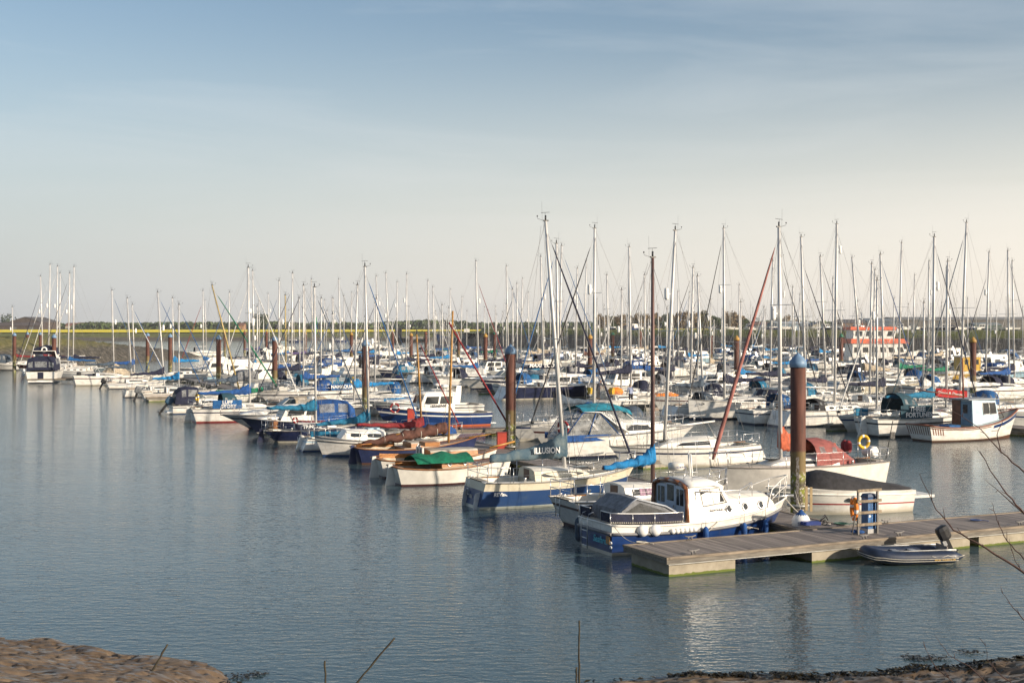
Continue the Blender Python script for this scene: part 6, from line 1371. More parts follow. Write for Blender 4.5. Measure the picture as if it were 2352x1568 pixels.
def desc_row(r_, sd): return {(1, 1): 'on the far side of the long walkway', (2, -1): 'on the near side of the middle row', (2, 1): 'on the far side of the middle row', (3, -1): 'on the near side of the third row', (3, 1): 'on the far side of the third row',
                              (4, -1): 'on the near side of the fourth row', (4, 1): 'on the far side of the fourth row', (5, -1): 'on the near side of the last row', (5, 1): 'on the far side of the last row', (6, -1): 'below the embankment', (0, 0): 'by the rocky spit'}[(r_, sd)]
def place_sail(p_mast, r_, sd, top=None, cover='?', furl='?', hull='?', bow=None, Lb=None, hoodc='?', refl=None, det=0, hd=None, mm=None, mh=None):
    """p_mast: foot of the mast on the water plane; bow +1 points along AX, -1 back towards the camera side"""
    if cover == '?': cover = rb.choice(COVERS)
    if furl == '?': furl = rb.choice(FURLS)
    if hull == '?': hull = rb.choice(HULLS)
    if bow is None: bow = rb.choice((1, -1, -1)) if sd < 0 else rb.choice((1, 1, -1))
    Lb = Lb or rb.uniform(8.0, 10.6)
    if hoodc == '?': hoodc = rb.choice(['navy', 'slate', None, 'blue', 'navy', None, 'grey', 'teal'])
    hdv = (HD if bow > 0 else HD + 180) + rb.uniform(-1.5, 1.5) if hd is None else hd
    v_ = Vector((math.cos(R(hdv)), math.sin(R(hdv)), 0)); xm = .57 * Lb
    st = p_mast - v_ * xm
    ref = refl if refl is not None else (rb.uniform(.5, .75) if rb.random() < .55 else False)
    r, h, c, side = sail_boat(loc=(st.x, st.y, 0), hd=hdv, L=Lb, hull=hull, anti=rb.choice(['navy', 'navy', 'black', 'white', 'blue', 'grey']), stripe=rb.choice([None, 'navy', 'royal', None, 'maroon']) if hull in ('white', 'cream') else rb.choice([None, 'white']), label='x', group=None,
        cover=cover, furl=furl, mast_top=top, mast_h=mh or Lb * rb.uniform(1.12, 1.32), xm_m=xm, boomL=Lb * .4, boomz=rb.uniform(2.2, 2.7), refl=ref, spr=rb.choice((1, 1, 2)), detail=det, winstyle=rb.choice((0, 0, 1, 1, 2, 3)), so=rb.choice((.3, .3, -.4, -.5)), rails=det > 0 or rb.random() < .5,
        cabh=rb.uniform(.38, .55), hoodc=hoodc, mastm=mm, furlr=rb.uniform(.035, .06), boomh=rb.uniform(.32, .5), rise=rb.uniform(-.04, .06), fs=rb.uniform(.95, 1.25), jibf=rb.choice((.97, .97, .86)))
    HEROES.append(Vector(p_mast))
    bits = [f'{CW[hull]} hulled yacht']
    if cover: bits.append(f'{CW[cover]} boom cover')
    if furl: bits.append(f'{CW[furl]} headsail')
    elif hoodc: bits.append(f'{CW[hoodc]} hood')
    GEN.append((r, p_mast, r_, sd, bits)); return r
def place_motor(p, r_, sd):
    Lb = rb.uniform(6.8, 9.8); bow = rb.choice((1, -1)); hdv = (HD if bow > 0 else HD + 180) + rb.uniform(-1.5, 1.5)
    v_ = Vector((math.cos(R(hdv)), math.sin(R(hdv)), 0)); st = p - v_ * Lb / 2
    hull = rb.choice(['white'] * 7 + ['navy', 'cream', 'royal', 'sky']); stl = rb.choice(['cruiser', 'cruiser', 'sedan', 'wheelhouse']); can = rb.choice(['navy', None, 'blue', 'slate', 'white', 'teal', None, 'grey', 'royal'])
    fly = stl == 'sedan' and rb.random() < .5
    r, h = motor_boat(loc=(st.x, st.y, 0), hd=hdv, L=Lb, hull=hull, stripe=rb.choice(['navy', 'white', 'royal', None]), anti=rb.choice(['black', 'navy']), label='x', style=stl, canopy=can, arch=rb.random() < .6, fly=fly, dome=rb.random() < .3, cabh=rb.uniform(.5, .75))
    HEROES.append(Vector(p))
    bits = [f'{CW[hull]} ' + {'cruiser': 'sports cruiser', 'sedan': 'flybridge cruiser' if fly else 'cabin cruiser', 'wheelhouse': 'wheelhouse boat'}[stl]]
    if can: bits.append(f'{CW[can]} canopy')
    GEN.append((r, p, r_, sd, bits)); return r
# left-hand group beyond the canopied cruiser, close under the spit
for (ut, vt, ub, d, bow, cov, fu, hl) in ((115, 608, 111, 186, -1, None, 'white', 'white'), (132, 612, 130, 193, -1, 'navy', 'white', 'grey'), (138, 628, 136, 199, -1, None, None, 'white'), (160, 628, 156, 182, -1, 'blue', 'black', 'grey'),
                                          (170, 613, 168, 188, -1, 'navy', 'white', 'white'), (28, 705, 30, 214, -1, 'red', None, 'white'), (93, 635, 99, 205, -1, 'red', 'navy', 'maroon')):
    place_sail(atd(ub, d), 0, 0, atd(ut, d, vz(vt, d)), cov, fu, hl, bow, 9.5 if d > 170 else 8.5, None, .6, 0, hd=188 + (ub % 7))
for (ut, vt, ub, d, bow, cov, fu) in ((257, 667, 262, 160, 1, 'slate', 'blue'), (304, 685 + 15, 309, 166, 1, 'royal', 'blue'), (396, 685, 399, 170, -1, 'azure', 'blue')):
    place_sail(atd(ub, d), 1, -1, atd(ut, d, vz(vt, d)), cov, fu, 'white', bow, 8.5, None, .62, 0)
# masts that stand out against the sky: column and height of the mast head, column of its foot, row, side, bow, cover, headsail
T = [(466, 668, 467, 1, 1, -1, 'blue', 'red'), (471, 690, 474, 2, -1, 1, None, None), (527, 672, 525, 1, 1, -1, 'navy', 'blue'), (580, 622, 584, 1, 1, -1, 'azure', 'white'), (595, 690, 596, 2, -1, 1, 'purple', None), (616, 675, 619, 2, -1, 1, 'navy', 'petrol'),
     (641, 645, 640, 1, 1, -1, 'royal', 'blue'), (655, 678, 657, 1, 1, -1, 'royal', None), (672, 628, 669, 1, 1, -1, 'navy', 'navy'), (700, 668, 702, 2, -1, 1, 'purple', 'blue'), (715, 642, 719, 2, -1, 1, 'navy', None), (745, 690, 745, 2, 1, -1, 'navy', 'blue'),
     (766, 686, 766, 2, 1, 1, 'slate', 'black'), (778, 642, 783, 2, -1, 1, 'navy', 'black'), (790, 680, 790, 2, 1, -1, 'navy', None), (808, 672, 806, 2, 1, 1, 'blue', 'navy'), (864, 635, 872, 2, -1, 1, 'navy', 'white'), (886, 628, 896, 2, -1, -1, 'slate', None),
     (912, 648, 911, 2, 1, -1, 'azure', 'petrol'), (934, 630, 933, 2, -1, -1, 'navy', 'white'), (983, 645, 986, 2, 1, 1, None, 'white'), (994, 660, 999, 2, 1, 1, 'navy', 'slate'), (1034, 665, 1035, 3, -1, 1, 'blue', 'navy'), (1061, 682, 1058, 3, -1, -1, 'white', 'slate'),
     (1093, 600, 1099, 2, -1, 1, 'blue', 'red'), (1113, 706, 1113, 3, -1, 1, 'navy', None), (1163, 612, 1168, 2, 1, 1, 'navy', 'blue'), (1187, 652, 1188, 2, 1, -1, 'navy', 'navy'), (1200, 640, 1196, 3, -1, 1, 'slate', None), (1213, 672, 1215, 3, -1, -1, 'tan', 'white'),
     (1242, 590, 1249, 2, -1, 1, 'slate', None), (1264, 640, 1264, 3, -1, 1, 'navy', 'slate'), (1326, 617, 1322, 2, 1, -1, 'navy', 'blue'), (1347, 600, 1340, 3, -1, -1, 'brown', None), (1394, 632, 1398, 2, 1, 1, 'navy', None),
     (1445, 625, 1441, 3, -1, 1, 'slate', 'white'), (1480, 632, 1482, 2, 1, -1, 'royal', 'black'), (1532, 710, 1530, 3, -1, -1, 'navy', 'slate'), (1557, 670, 1559, 3, -1, 1, 'navy', 'navy'), (1583, 672, 1580, 3, 1, -1, 'azure', 'blue'), (1698, 655, 1698, 3, -1, 1, 'slate', 'white'),
     (1775, 600, 1768, 2, 1, -1, 'navy', None), (1793, 590, 1794, 2, 1, 1, 'navy', 'black'), (1821, 660, 1820, 3, -1, 1, 'azure', None), (1840, 545, 1851, 2, -1, 1, 'slate', 'navy'), (1884, 590, 1898, 2, 1, 1, 'navy', 'black'), (1913, 640, 1912, 3, -1, -1, 'white', None),
     (2010, 620, 2005, 3, -1, 1, 'navy', None), (2022, 585, 2032, 2, 1, 1, 'navy', 'royal'), (2071, 558, 2064, 3, -1, -1, 'green', None), (2101, 632, 2096, 4, -1, 1, 'tan', 'white'), (2174, 615, 2176, 3, -1, 1, 'green', 'white'), (2134, 600, 2132, 3, 1, 1, 'navy', None),
     (2220, 512, 2205, 2, 1, -1, 'white', 'slate'), (2272, 580, 2263, 3, -1, -1, 'navy', 'navy'), (2315, 576, 2318, 3, -1, 1, 'royal', 'navy'), (2325, 600, 2330, 3, 1, 1, 'navy', None),
     (1278, 560, 1283, 1, 1, -1, 'slate', 'blue'), (1366, 525, 1364, 1, 1, -1, None, 'black')]
for (ut, vt, ub, r_, sd, bow, cov, fu) in T:
    p = on_row(ub, CL[r_] + sd * (6.0 if r_ > 1 else 8.0)); d = p.y
    mm = mat('yellow_spar', (.48, .36, .14), rough=.45) if ut == 655 else None
    if vz(vt, d) > 19: continue
    place_sail(p, r_, sd, atd(ut, d, vz(vt, d)), cov, fu, 'white' if rb.random() < .8 else '?', bow, 9.8 if vz(vt, d) > 12.5 else 8.4, '?', None, 1 if d < 125 else 0, mm=mm)
# the orange topped passenger boat and the yellow workboat
def big_ship():
    t = empty('passenger_boat', atd(1940, 222, 0), 8, 'large white boat with bright orange upper deck and navy hull, tallest in the far rows', 'passenger boat')
    h = Hull(12.5, 3.8, 1.7, 1.7, 2.6, .9, 2.6, 0, 1.5, wlb=.9)
    h.build(t, [WHT, paint('navy'), paint('navy'), paint('navy'), WHT], [1, 2, 2, 2, 2, 0, 0, 0]); h.deck(t, [DECK], None)
    oc = mat('paint_signal_orange', (.70, .10, .02), rough=.4, var=.15)
    def tier(x0, x1, w, z0, z1, mt, rake, nm, wins=0, wz=(.45, .85)):
        b = [(x0, -w, z0), (x1, -w, z0), (x1, w, z0), (x0, w, z0)]; c = [(x0 + .1, -w * .93, z1), (x1 - rake, -w * .93, z1), (x1 - rake, w * .93, z1), (x0 + .1, w * .93, z1)]
        o = MB().add(b + c, [(0, 1, 5, 4), (1, 2, 6, 5), (2, 3, 7, 6), (3, 0, 4, 7), (4, 5, 6, 7)]).build(nm, mt, t)
        for k in range(wins):
            for sd in (-1, 1):
                a, e = (k + .18) / wins, (k + .82) / wins
                q = lambda s, f: Vector((x0 + .1 * f + (x1 - rake * f - x0) * s, sd * (w * (1 - .07 * f) + .015), z0 + (z1 - z0) * f)); MB().add([q(a, wz[0]), q(e, wz[0]), q(e, wz[1]), q(a, wz[1])], [(0, 1, 2, 3)]).build('window', GLASS, o)
        return o
    tier(.6, 9.6, 1.65, 1.65, 3.6, WHT, .7, 'lower_saloon', 6, (.35, .72)); tier(.3, 10.0, 1.8, 3.6, 4.25, oc, .9, 'orange_band'); tier(.8, 7.6, 1.5, 4.25, 5.5, WHT, -.5, 'bridge', 4, (.3, .85)); tier(.3, 8.4, 1.65, 5.5, 5.95, oc, .6, 'bridge_roof')
    m = MB(); m.tube([(3, 0, 5.9), (2.8, 0, 8.0)], .06, 6); m.tube([(2.9, -1, 6.9), (2.9, 1, 6.9)], .03, 5); m.build('mast', STEEL, t)
    t.scale = (1.08, 1.08, 1.2); return t
HEROES.append(big_ship().location + Vector((5, 1, 0)))
def workboat():
    t = empty('workboat', atd(2160, 175, 0), 10, 'yellow and white workboat with rows of cabin windows, near the right edge', 'workboat'); yl = mat('paint_ochre', (.55, .33, .03), rough=.4)
    h = Hull(9.5, 3.1, 1.25, 1.2, 2.0, .88, 2.5, 0, 1.0); h.build(t, [yl, paint('black'), WHT, WHT, WHT], [1, 1, 0, 0, 0, 2, 2, 2]); h.deck(t, [DECK], None)
    o = MB().box(2.6, 5.2, -1.2, 1.2, 1.2, 3.1).build('cabin', yl, t); MB().box(2.4, 5.5, -1.3, 1.3, 3.1, 3.25).build('roof', WHT, t)
    for k in range(3): MB().box(2.9 + k * .75, 3.4 + k * .75, -1.215, -1.2, 2.1, 2.75).build('window', GLASS, o)
    m = MB(); m.tube([(3.2, 0, 3.2), (3.2, 0, 5.6)], .05, 6); m.build('mast', STEEL, t); return t
HEROES.append(workboat().location + Vector((4.5, 1, 0)))
# remaining berths
def in_view(p): return abs(p.x / p.y) < .42
for r_, dmin, dmax in ((1, 96, 185), (2, 84, 300), (3, 130, 318), (4, 180, 335), (5, 225, 345), (6, 270, 345)):
    for sd in ((1,) if r_ == 1 else (-1, 1) if r_ < 6 else (-1,)):
        s = 60.0
        while s < 420:
            s += rb.choice((3.6, 4.6, 4.2)); p = AX * (CL[r_] + sd * (6.3 if r_ > 1 else 7.6)) + WX * s
            if not (dmin < p.y < dmax) or not in_view(p): continue
            u_ = CX + F * p.x / p.y
            if u_ < 560 and p.y > 250: continue                     # open river beyond the spit
            if 1020 < u_ and p.y > 322 - (u_ - 1020) * .0: continue
            if not free(p) or rb.random() < (.16, .16, .16, .26, .34, .4, .4)[r_]: continue
            if rb.random() < (.4 if r_ < 3 else .52): place_motor(p, r_, sd)
            else: place_sail(p, r_, sd, None, hull='?', det=1 if p.y < 120 else 0, Lb=rb.uniform(7.2, 9.8))
# labels: kit and colours first, then the place in its row and a pile to find it by
piles = sorted([(u, PL[u]) for u in PL])
def pu(p): return CX + F * p.x / p.y
byrow = {}
for g_ in GEN: byrow.setdefault((g_[2], g_[3]), []).append(g_)
ORD = lambda n: f"{n}{'th' if 10 <= n % 100 <= 20 else {1: 'st', 2: 'nd', 3: 'rd'}.get(n % 10, 'th')}"
for key, L_ in byrow.items():
    L_.sort(key=lambda g_: pu(g_[1]))
    for i, (r, p, r_, sd, bits) in enumerate(L_):
        lab = bits[0] + (' with ' + ' and '.join(bits[1:]) if len(bits) > 1 else '')
        where = {(0, 0): 'before the rocky spit', (1, 1): 'across the long walkway', (1, -1): 'at the left end of the near row', (6, -1): 'below the stone embankment'}.get(key) or f"{'near' if sd < 0 else 'far'} side of the {({2: 'middle', 3: 'third', 4: 'fourth', 5: 'last'}[r_])} row"
        lab2 = f"{lab}, {ORD(i + 1)} from left, {where}"
        if len(lab2.split()) > 16: lab2 = f"{bits[0]}, {ORD(i + 1)} from left, {where}" if len(bits) < 2 or len(f'{bits[0]} with {bits[1]} x from left, {where}'.split()) > 16 else f"{bits[0]} with {bits[1]}, {ORD(i + 1)} from left, {where}"
        r['label'] = lab2
        r['group'] = {0: 'boats moored by the spit', 1: 'boats along the long walkway', 2: 'boats in the middle row', 3: 'boats in the third row', 4: 'boats in the fourth row', 5: 'boats in the last row', 6: 'boats below the embankment'}[r_]
print('generated boats', len(GEN))

# ================================================================== PEOPLE
def person(loc, facing, label, shirt, legs, hairc=(.35, .33, .31), hunch=.12, arms='down', scale=1.0):
    """one skinned body, clothes coloured by region, hair as a child"""
    V = []; E = []; Rr = []
    def add(p, r, par=None):
        V.append(Vector(p)); Rr.append(r); 
        if par is not None: E.append((par, len(V) - 1))
        return len(V) - 1
    pel = add((0, 0, .95), .155); wa = add((.02, 0, 1.10), .15, pel); ch = add((.05 + hunch * .4, 0, 1.32), .17, wa); nk = add((.04 + hunch, 0, 1.50), .065, ch); hd0 = add((.07 + hunch, 0, 1.60), .095, nk); add((.08 + hunch, 0, 1.70), .085, hd0)
    hands = []
    for s in (-1, 1):
        sh = add((.03 + hunch * .7, s * .19, 1.42), .075, ch); el = add((.05 + hunch if arms == 'down' else .16 + hunch, s * .27, 1.15), .05, sh); wr = add((.22 + hunch, s * .22, .96 if arms == 'down' else 1.10), .035, el); pm = add((.27 + hunch, s * .21, .90 if arms == 'down' else 1.09), .038, wr)
        hands.append((V[pm], s))
        hp = add((0, s * .10, .86), .11, pel); kn = add((.03, s * .115, .50), .07, hp); an = add((-.02, s * .12, .09), .045, kn); add((.15, s * .13, .035), .04, an)
    me = bpy.data.meshes.new('body'); me.from_pydata(V, E, []); o = bpy.data.objects.new('body', me); COL.objects.link(o)
    sk = o.modifiers.new('s', 'SKIN'); 
    for i, r in enumerate(Rr): me.skin_vertices[0].data[i].radius = (r, r)
    me.skin_vertices[0].data[0].use_root = True
    o.modifiers.new('u', 'SUBSURF').levels = 2
    dg = bpy.context.evaluated_depsgraph_get(); m2 = bpy.data.meshes.new_from_object(o.evaluated_get(dg)); bpy.data.objects.remove(o)
    sk_ = mat('skin', (.50, .30, .21), rough=.6); mb = MB()
    vs = [tuple(v.co) for v in m2.vertices]; ms = []
    for p in m2.polygons:
        c = p.center; arm = abs(c.y) > .17 and c.z > .85 and c.x > .12 + hunch
        ms.append(0 if (c.z > 1.49 or (arm and c.z < (1.02 if arms == 'down' else 1.2) and c.x > .19 + hunch)) else 1 if (c.z > .93 or (abs(c.y) > .19 and c.z > .8)) else 3 if c.z < .10 else 2)
    mb.add(vs, [tuple(p.vertices) for p in m2.polygons], ms, True)
    for q, s in hands:           # four fingers and a thumb, slightly curled
        for k in range(4):
            y = q.y + (k - 1.5) * .018; ln = (.065, .078, .072, .055)[k]; mb.tube([(q.x + .02, y, q.z - .01), (q.x + .04, y, q.z - .03 - ln * .4), (q.x + .035, y, q.z - .03 - ln)], [.009, .008, .006], 5, 0)
        mb.tube([(q.x, q.y - s * .03, q.z), (q.x + .035, q.y - s * .05, q.z - .02), (q.x + .05, q.y - s * .05, q.z - .05)], [.010, .009, .007], 5, 0)
    hx = .08 + hunch                 # nose, ears, eyes
    mb.ball((hx + .095, 0, 1.655), .022, .014, .022, 6, 0); [mb.ball((hx - .005, s * .09, 1.66), .02, .012, .03, 6, 0) for s in (-1, 1)]; [mb.ball((hx + .082, s * .032, 1.685), .008, .010, .007, 6, 3) for s in (-1, 1)]; mb.box(hx + .08, hx + .092, -.022, .022, 1.612, 1.618, 3)
    t = mb.build('person', [sk_, shirt, legs, mat('shoes', (.05, .04, .035))]); t.location = loc; t.rotation_euler = (0, 0, R(facing)); t.scale = (scale,) * 3; tag(t, label, 'person')
    hb = MB(); hb.ball((hx - .02, 0, 1.705), .105, .10, .075, 10); hb.build('hair', mat('hair_' + str(hairc[0]), hairc, rough=.8), t)
    return t
person(at(1447, 940, 0) + Vector((.1, .25, .43)), 110, 'standing man in a pale blue shirt and dark trousers, on the finger pontoon', mat('shirt_pale_blue', (.36, .42, .60), rough=.8, var=.15), mat('trousers_dark', (.02, .02, .03), rough=.9), (.4, .36, .3))
person(at(1374, 918, .9) + Vector((0, 0, 0)), -40, 'standing man in a dark jacket behind a silver mast, left of the pale blue shirt', mat('jacket_dark', (.03, .035, .06), rough=.8), mat('trousers_dark', (.02, .02, .03), rough=.9), (.5, .5, .48), .2, 'up')

# ================================================================== THINGS ON AND AROUND THE NEAR PONTOON
HPm = Matrix.Translation(Vector((p0.x, p0.y, 0))) @ Matrix.Rotation(R(HP), 4, 'Z')
def onp(u, v, z=.58): return at(u, v, z)
# blue service pedestal, weathered ladder frame and ring
q = onp(2000, 1226); t = empty('service_pedestal', q + Vector((.05, .35, .0)), HP, 'tall blue power and water pedestal behind the weathered wooden frame on the pontoon', 'service pedestal')
pb = mat('pedestal_blue', (.02, .12, .33), rough=.4, var=.15)
MB().box(-.19, .19, -.16, .16, .14, 1.12).build('cabinet', pb, t); MB().box(-.21, .21, -.18, .18, 0, .14).build('plinth', mat('plinth_grey', (.42, .42, .42), rough=.7), t)
MB().loft([[(x * k, y * k, z) for x, y in ((-.2, -.17), (.2, -.17), (.2, .17), (-.2, .17))] for k, z in ((1, 1.12), (1.05, 1.16), (.8, 1.25))], 0, True, True, False).build('lid', mat('lid_dark_blue', (.02, .05, .12), rough=.4), t)
g = MB(); [g.box(x, x + .02, -.168, -.16, .16, 1.08) for x in (-.07, .06)]; g.build('panel_ribs', mat('pedestal_dark', (.01, .06, .16), rough=.5), t)
MB().lathe([(.04, 0), (.04, .01)], 10).build('socket', WHITEP, t); o = [c for c in t.children if c.name.startswith('socket')][0]; o.location = (-.13, -.165, .55); o.rotation_euler = (R(90), 0, 0)
t = empty('timber_rack', q + Vector((-.12, .0, 0)), HP, 'weathered wooden rack of four rungs on two posts standing at the pontoon edge', 'rack')
wf = wood('grey'); 
for x in (-.36, .42): MB().box(x - .03, x + .03, -.03, .03, .0, 1.42).build('post', mat('post_grey', (.16, .15, .14), rough=.7), t)
for k, z in enumerate((.28, .66, 1.02, 1.36)): MB().box(-.44, .54, -.075, -.032, z, z + .085).build('rung', mat('rung_timber', (.30, .24, .17), rough=.85, var=.3, scale=6), t)
g = MB(); g.tube([(-.36, .02, 1.1), (-.62, -.02, .02)], .022, 5); g.tube([(.42, .02, 1.1), (.18, .45, .02)], .022, 5); g.build('brace', mat('post_grey', (.16, .15, .14)), t)
lifebuoy(q + Vector((-.50, .12, .80)), (R(90), 0, R(HP + 62)), 'orange', 'orange lifebuoy partly hidden by the blue pedestal on the pontoon', .33)
# mooring cleats with line, small fender on the pontoon
t = empty('fender', onp(2072 - 105, 1226) + Vector((-.2, -.1, .1)), HP, 'small blue fender lying on the pontoon edge before the inflatable dinghy', 'fender')
MB().tube([(0, 0, .0), (.06, -.02, 0), (.34, -.12, -.02), (.42, -.15, -.03)], [.02, .06, .06, .02], 8).build('body', fab('royal'), t)
# inflatable dinghy
dl = at(2060, 1283); t = empty('inflatable_dinghy', (10.72, 39.5, 0), 10, 'navy inflatable dinghy with black outboard, tied to the near pontoon', 'dinghy')
rub = mat('hypalon_navy', (.016, .028, .060), rough=.45, var=.2, scale=3); rubg = mat('hypalon_grey', (.065, .075, .095), rough=.5, var=.15)
tube_pts = []; Ld, Wd_, rr = 3.3, .62, .235
pts = [(3.55, -Wd_, .27), (3.2, -Wd_, .27), (2.2, -Wd_, .27), (1.1, -Wd_, .28), (.5, -Wd_ * .92, .33), (.18, -Wd_ * .62, .40), (.05, 0, .44), (.18, Wd_ * .62, .40), (.5, Wd_ * .92, .33), (1.1, Wd_, .28), (2.2, Wd_, .27), (3.2, Wd_, .27), (3.55, Wd_, .27)]
rad = [.06, rr, rr, rr, rr, rr, rr, rr, rr, rr, rr, rr, .06]
fine = []; fr2 = []
for (a, b), (ra, rb_) in zip(zip(pts, pts[1:]), zip(rad, rad[1:])):
    for k in range(4): fine.append(Vector(a).lerp(Vector(b), k / 4)); fr2.append(ra + (rb_ - ra) * k / 4)
fine.append(Vector(pts[-1])); fr2.append(rad[-1])
for _ in range(2): fine = [fine[0]] + [(fine[i - 1] + fine[i] * 2 + fine[i + 1]) / 4 for i in range(1, len(fine) - 1)] + [fine[-1]]
TB = MB().tube(fine, fr2, 14); o = TB.build('buoyancy_tube', [rub, rubg], t)
for p in o.data.polygons:
    if p.normal.z > .72 or (p.normal.z > .05 and abs(p.center.y) < Wd_ - .02 and p.center.x > .6): p.material_index = 1
g = MB()
for dz_, off in ((-.02, .012), (-.10, .008)):
    g.tube([f + Vector(((-.0 if abs(f.y) > .5 else -(rr + off)) if f.x < .6 else 0, math.copysign(rr + off, f.y) if f.x > .6 else math.copysign((rr + off) * min(1, abs(f.y) / .5), f.y), dz_)) for f in fine[3:-3]], .014, 4)
g.build('rubbing_strip', mat('strip_cream', (.55, .53, .46), rough=.6), t)
MB().box(.55, 3.1, -.45, .45, .12, .16).build('floor', mat('dinghy_floor', (.30, .32, .33), rough=.6), t)
for x in (1.3, 2.0): MB().box(x - .12, x + .12, -.5, .5, .40, .43).build('thwart', mat('thwart_grey', (.33, .36, .40), rough=.6), t)
MB().box(3.05, 3.09, -.42, .42, .12, .62).build('transom', mat('transom_ply', (.25, .22, .2)), t)
for s in (-1, 1): MB().tube([(.8, s * .58, .53), (1.5, s * .62, .53), (2.9, s * .62, .53), (3.3, s * .62, .52)], [.02, .022, .022, .045], 6).build('oar', mat('oar_alloy', (.62, .62, .60), rough=.4, metal=.3), t)
for s in (-1, 1): MB().tube([(2.2 + i * .11, s * (Wd_ + rr * .92), .36 - .07 * abs(math.sin(i * math.pi / 6))) for i in range(13)], .014, 5).build('grab_line', ROPE, t)
text('EXCEL  VOLANTE 290', .085, mat('gold_lettering', (.62, .36, .03), rough=.5), t, (2.75, -(Wd_ + rr + .006), .21), (R(90), 0, 0), 'lettering', .002, 1, .002)
t.scale = (.82,) * 3; ob_ = outboard(t, (3.12, 0, .78), R(180), R(26), BLACK, 1.05)
# mooring lines
def rope(a, b, sag, label, r=.012, cat='mooring line', grp='mooring lines'):
    a, b = Vector(a), Vector(b); pts = [a.lerp(b, k / 8) - Vector((0, 0, sag * 4 * (k / 8) * (1 - k / 8))) for k in range(9)]
    o = MB().tube([p - a for p in pts], r, 5).build('mooring_line', ROPE); o.location = a; tag(o, label, cat, grp)
rope(onp(1880 + 75, 1236), Vector((10.95, 39.5, .35)), .25, 'pale rope sagging from the pontoon cleat to the inflatable dinghy')
rope(onp(1462, 1246), M1 @ Vector((.05, -1.2, .95)), .12, 'short rope from the pontoon corner to the stern of the launch')
rope(onp(1620, 1224), M1 @ Vector((3.9, -1.3, .98)), .05, 'rope from the pontoon edge to the launch amidships')
rope(W0 + Vector((.3, .5, .6)), M1 @ Vector((7.4, 0, 1.35)), .3, 'dark looping bow line of the launch beside the ball fender', .022)
# white step fender and rolled fender beside the launch
t = empty('pontoon_fender', onp(1548, 1232) + Vector((.0, .35, .02)), HP + 2, 'white ribbed fender pad lying on the pontoon beside the launch stern', 'fender')
g = MB(); [g.ball((k * .17, 0, .09), .10, .10, .09, 8) for k in range(6)]; g.build('pad', WHITEP, t)
t = empty('tool_stand', onp(1868, 1208) + Vector((0, .15, 0)), 10, 'small blue folded trolley lying on the pontoon near the ball fender', 'trolley'); MB().box(-.35, .25, -.14, .14, .03, .14).build('tray', mat('trolley_blue', (.02, .05, .25), rough=.5), t)
g = MB(); g.tube([(.2, -.1, .1), (.45, 0, .35), (.6, .1, .15)], .02, 5); g.tube([(.3, .1, .1), (.45, -.05, .3)], .02, 5); [g.torus((.4, y, .1), .08, .02, 10, 5, Matrix.Rotation(R(90), 3, 'X').to_4x4()) for y in (-.12, .12)]; g.build('wheels', BLACK, t)
for k, (u, v, lb) in enumerate(((1850, 1172, 'left'), (1861, 1174, 'right'))):
    o = MB().box(-.045, .045, -.03, .03, 0, .88).build('timber_post', mat('post_pine', (.48, .36, .2), rough=.7)); o.location = onp(u + 2, v, .5); tag(o, f'pale timber upright beside the big near pile, {lb} one of two', 'post', 'pale timber posts by the pile')
# coiled lines and a hose left on the planks
def coil(loc, r, n, mt, label):
    pts = [(r * (.55 + .45 * k / (n * 12)) * math.cos(k * math.pi / 6), r * (.55 + .45 * k / (n * 12)) * math.sin(k * math.pi / 6) * .8, .02 + .012 * (k // 12)) for k in range(n * 12)] + [(r * 1.5, .1, .02), (r * 2.3, -.12, .02)]
    o = MB().tube(pts, .014, 5).build('rope_coil', mt); o.location = loc; tag(o, label, 'rope coil')
coil(onp(1466, 1250) + Vector((.1, .15, 0)), .16, 4, ROPE, 'tangled pale rope coil at the outer corner of the near pontoon')
coil(onp(1716, 1214) + Vector((0, .0, 0)), .15, 4, ROPE, 'pale rope coil on the pontoon edge amidships of the launch')
coil(onp(1935, 1206) + Vector((0, .2, 0)), .26, 3, mat('hose_green', (.03, .10, .07), rough=.5), 'dark green hose coiled on the planks left of the blue pedestal')
coil(onp(2240, 1196), .18, 3, mat('rope_blue', (.04, .08, .22), rough=.8), 'blue rope coil on the pontoon right of the blue pedestal')
# red box on the far walkway, red hoist
for (u, v, lb) in ((1152, 1029, 'red pedestal box left of the tall blue capped centre pile'), (744 + 200, 968, 'red pedestal box on the walkway by the wheelhouse launch')):
    t = empty('fire_point', at(u, v, .52), 10, lb, 'fire point'); MB().box(-.25, .25, -.2, .2, 0, .85).build('box', mat('red_box', (.42, .05, .03), rough=.5), t); MB().box(-.27, .27, -.22, .22, .85, .9).build('lid', mat('red_lid', (.3, .04, .03)), t)

# ================================================================== STAKES, SHRUB
def stake(u0, v0, u1, v1, d, label, r=.022, cut=0):
    a = atd(u0, d, vz(v0, d)); b = atd(u1, d + .15, vz(v1, d)); a2 = a + (a - b).normalized() * cut; rnd = random.Random(u0); pts = []
    for k in range(11):
        q = (a2 - a).lerp(b - a, k / 10); pts.append(q + Vector((rnd.uniform(-.008, .008), 0, 0)))
    o = MB().tube(pts, [r * (1.15 - .03 * k + rnd.uniform(-.1, .25)) for k in range(11)], 6).build('wooden_stake', mat('stake_wood', (.028, .022, .015), rough=.9, var=.4, scale=12, col2=(.05, .042, .022)))
    o.location = a; tag(o, label, 'stake', 'wooden stakes in the mud')
stake(342, 1552, 385, 1483, 25.9, 'stake leaning right out of the mud bank at the left', .020, .25)
stake(748, 1575, 746, 1521, 25.8, 'short upright stake standing in the shallows left of centre', .020, .4)
stake(818, 1569, 906, 1468, 25.6, 'long stake slanting to the right out of the shallows', .018, .4)
stake(1330, 1575, 1330, 1428, 25.4, 'tall upright stake in front of the water at bottom centre', .019, .5)
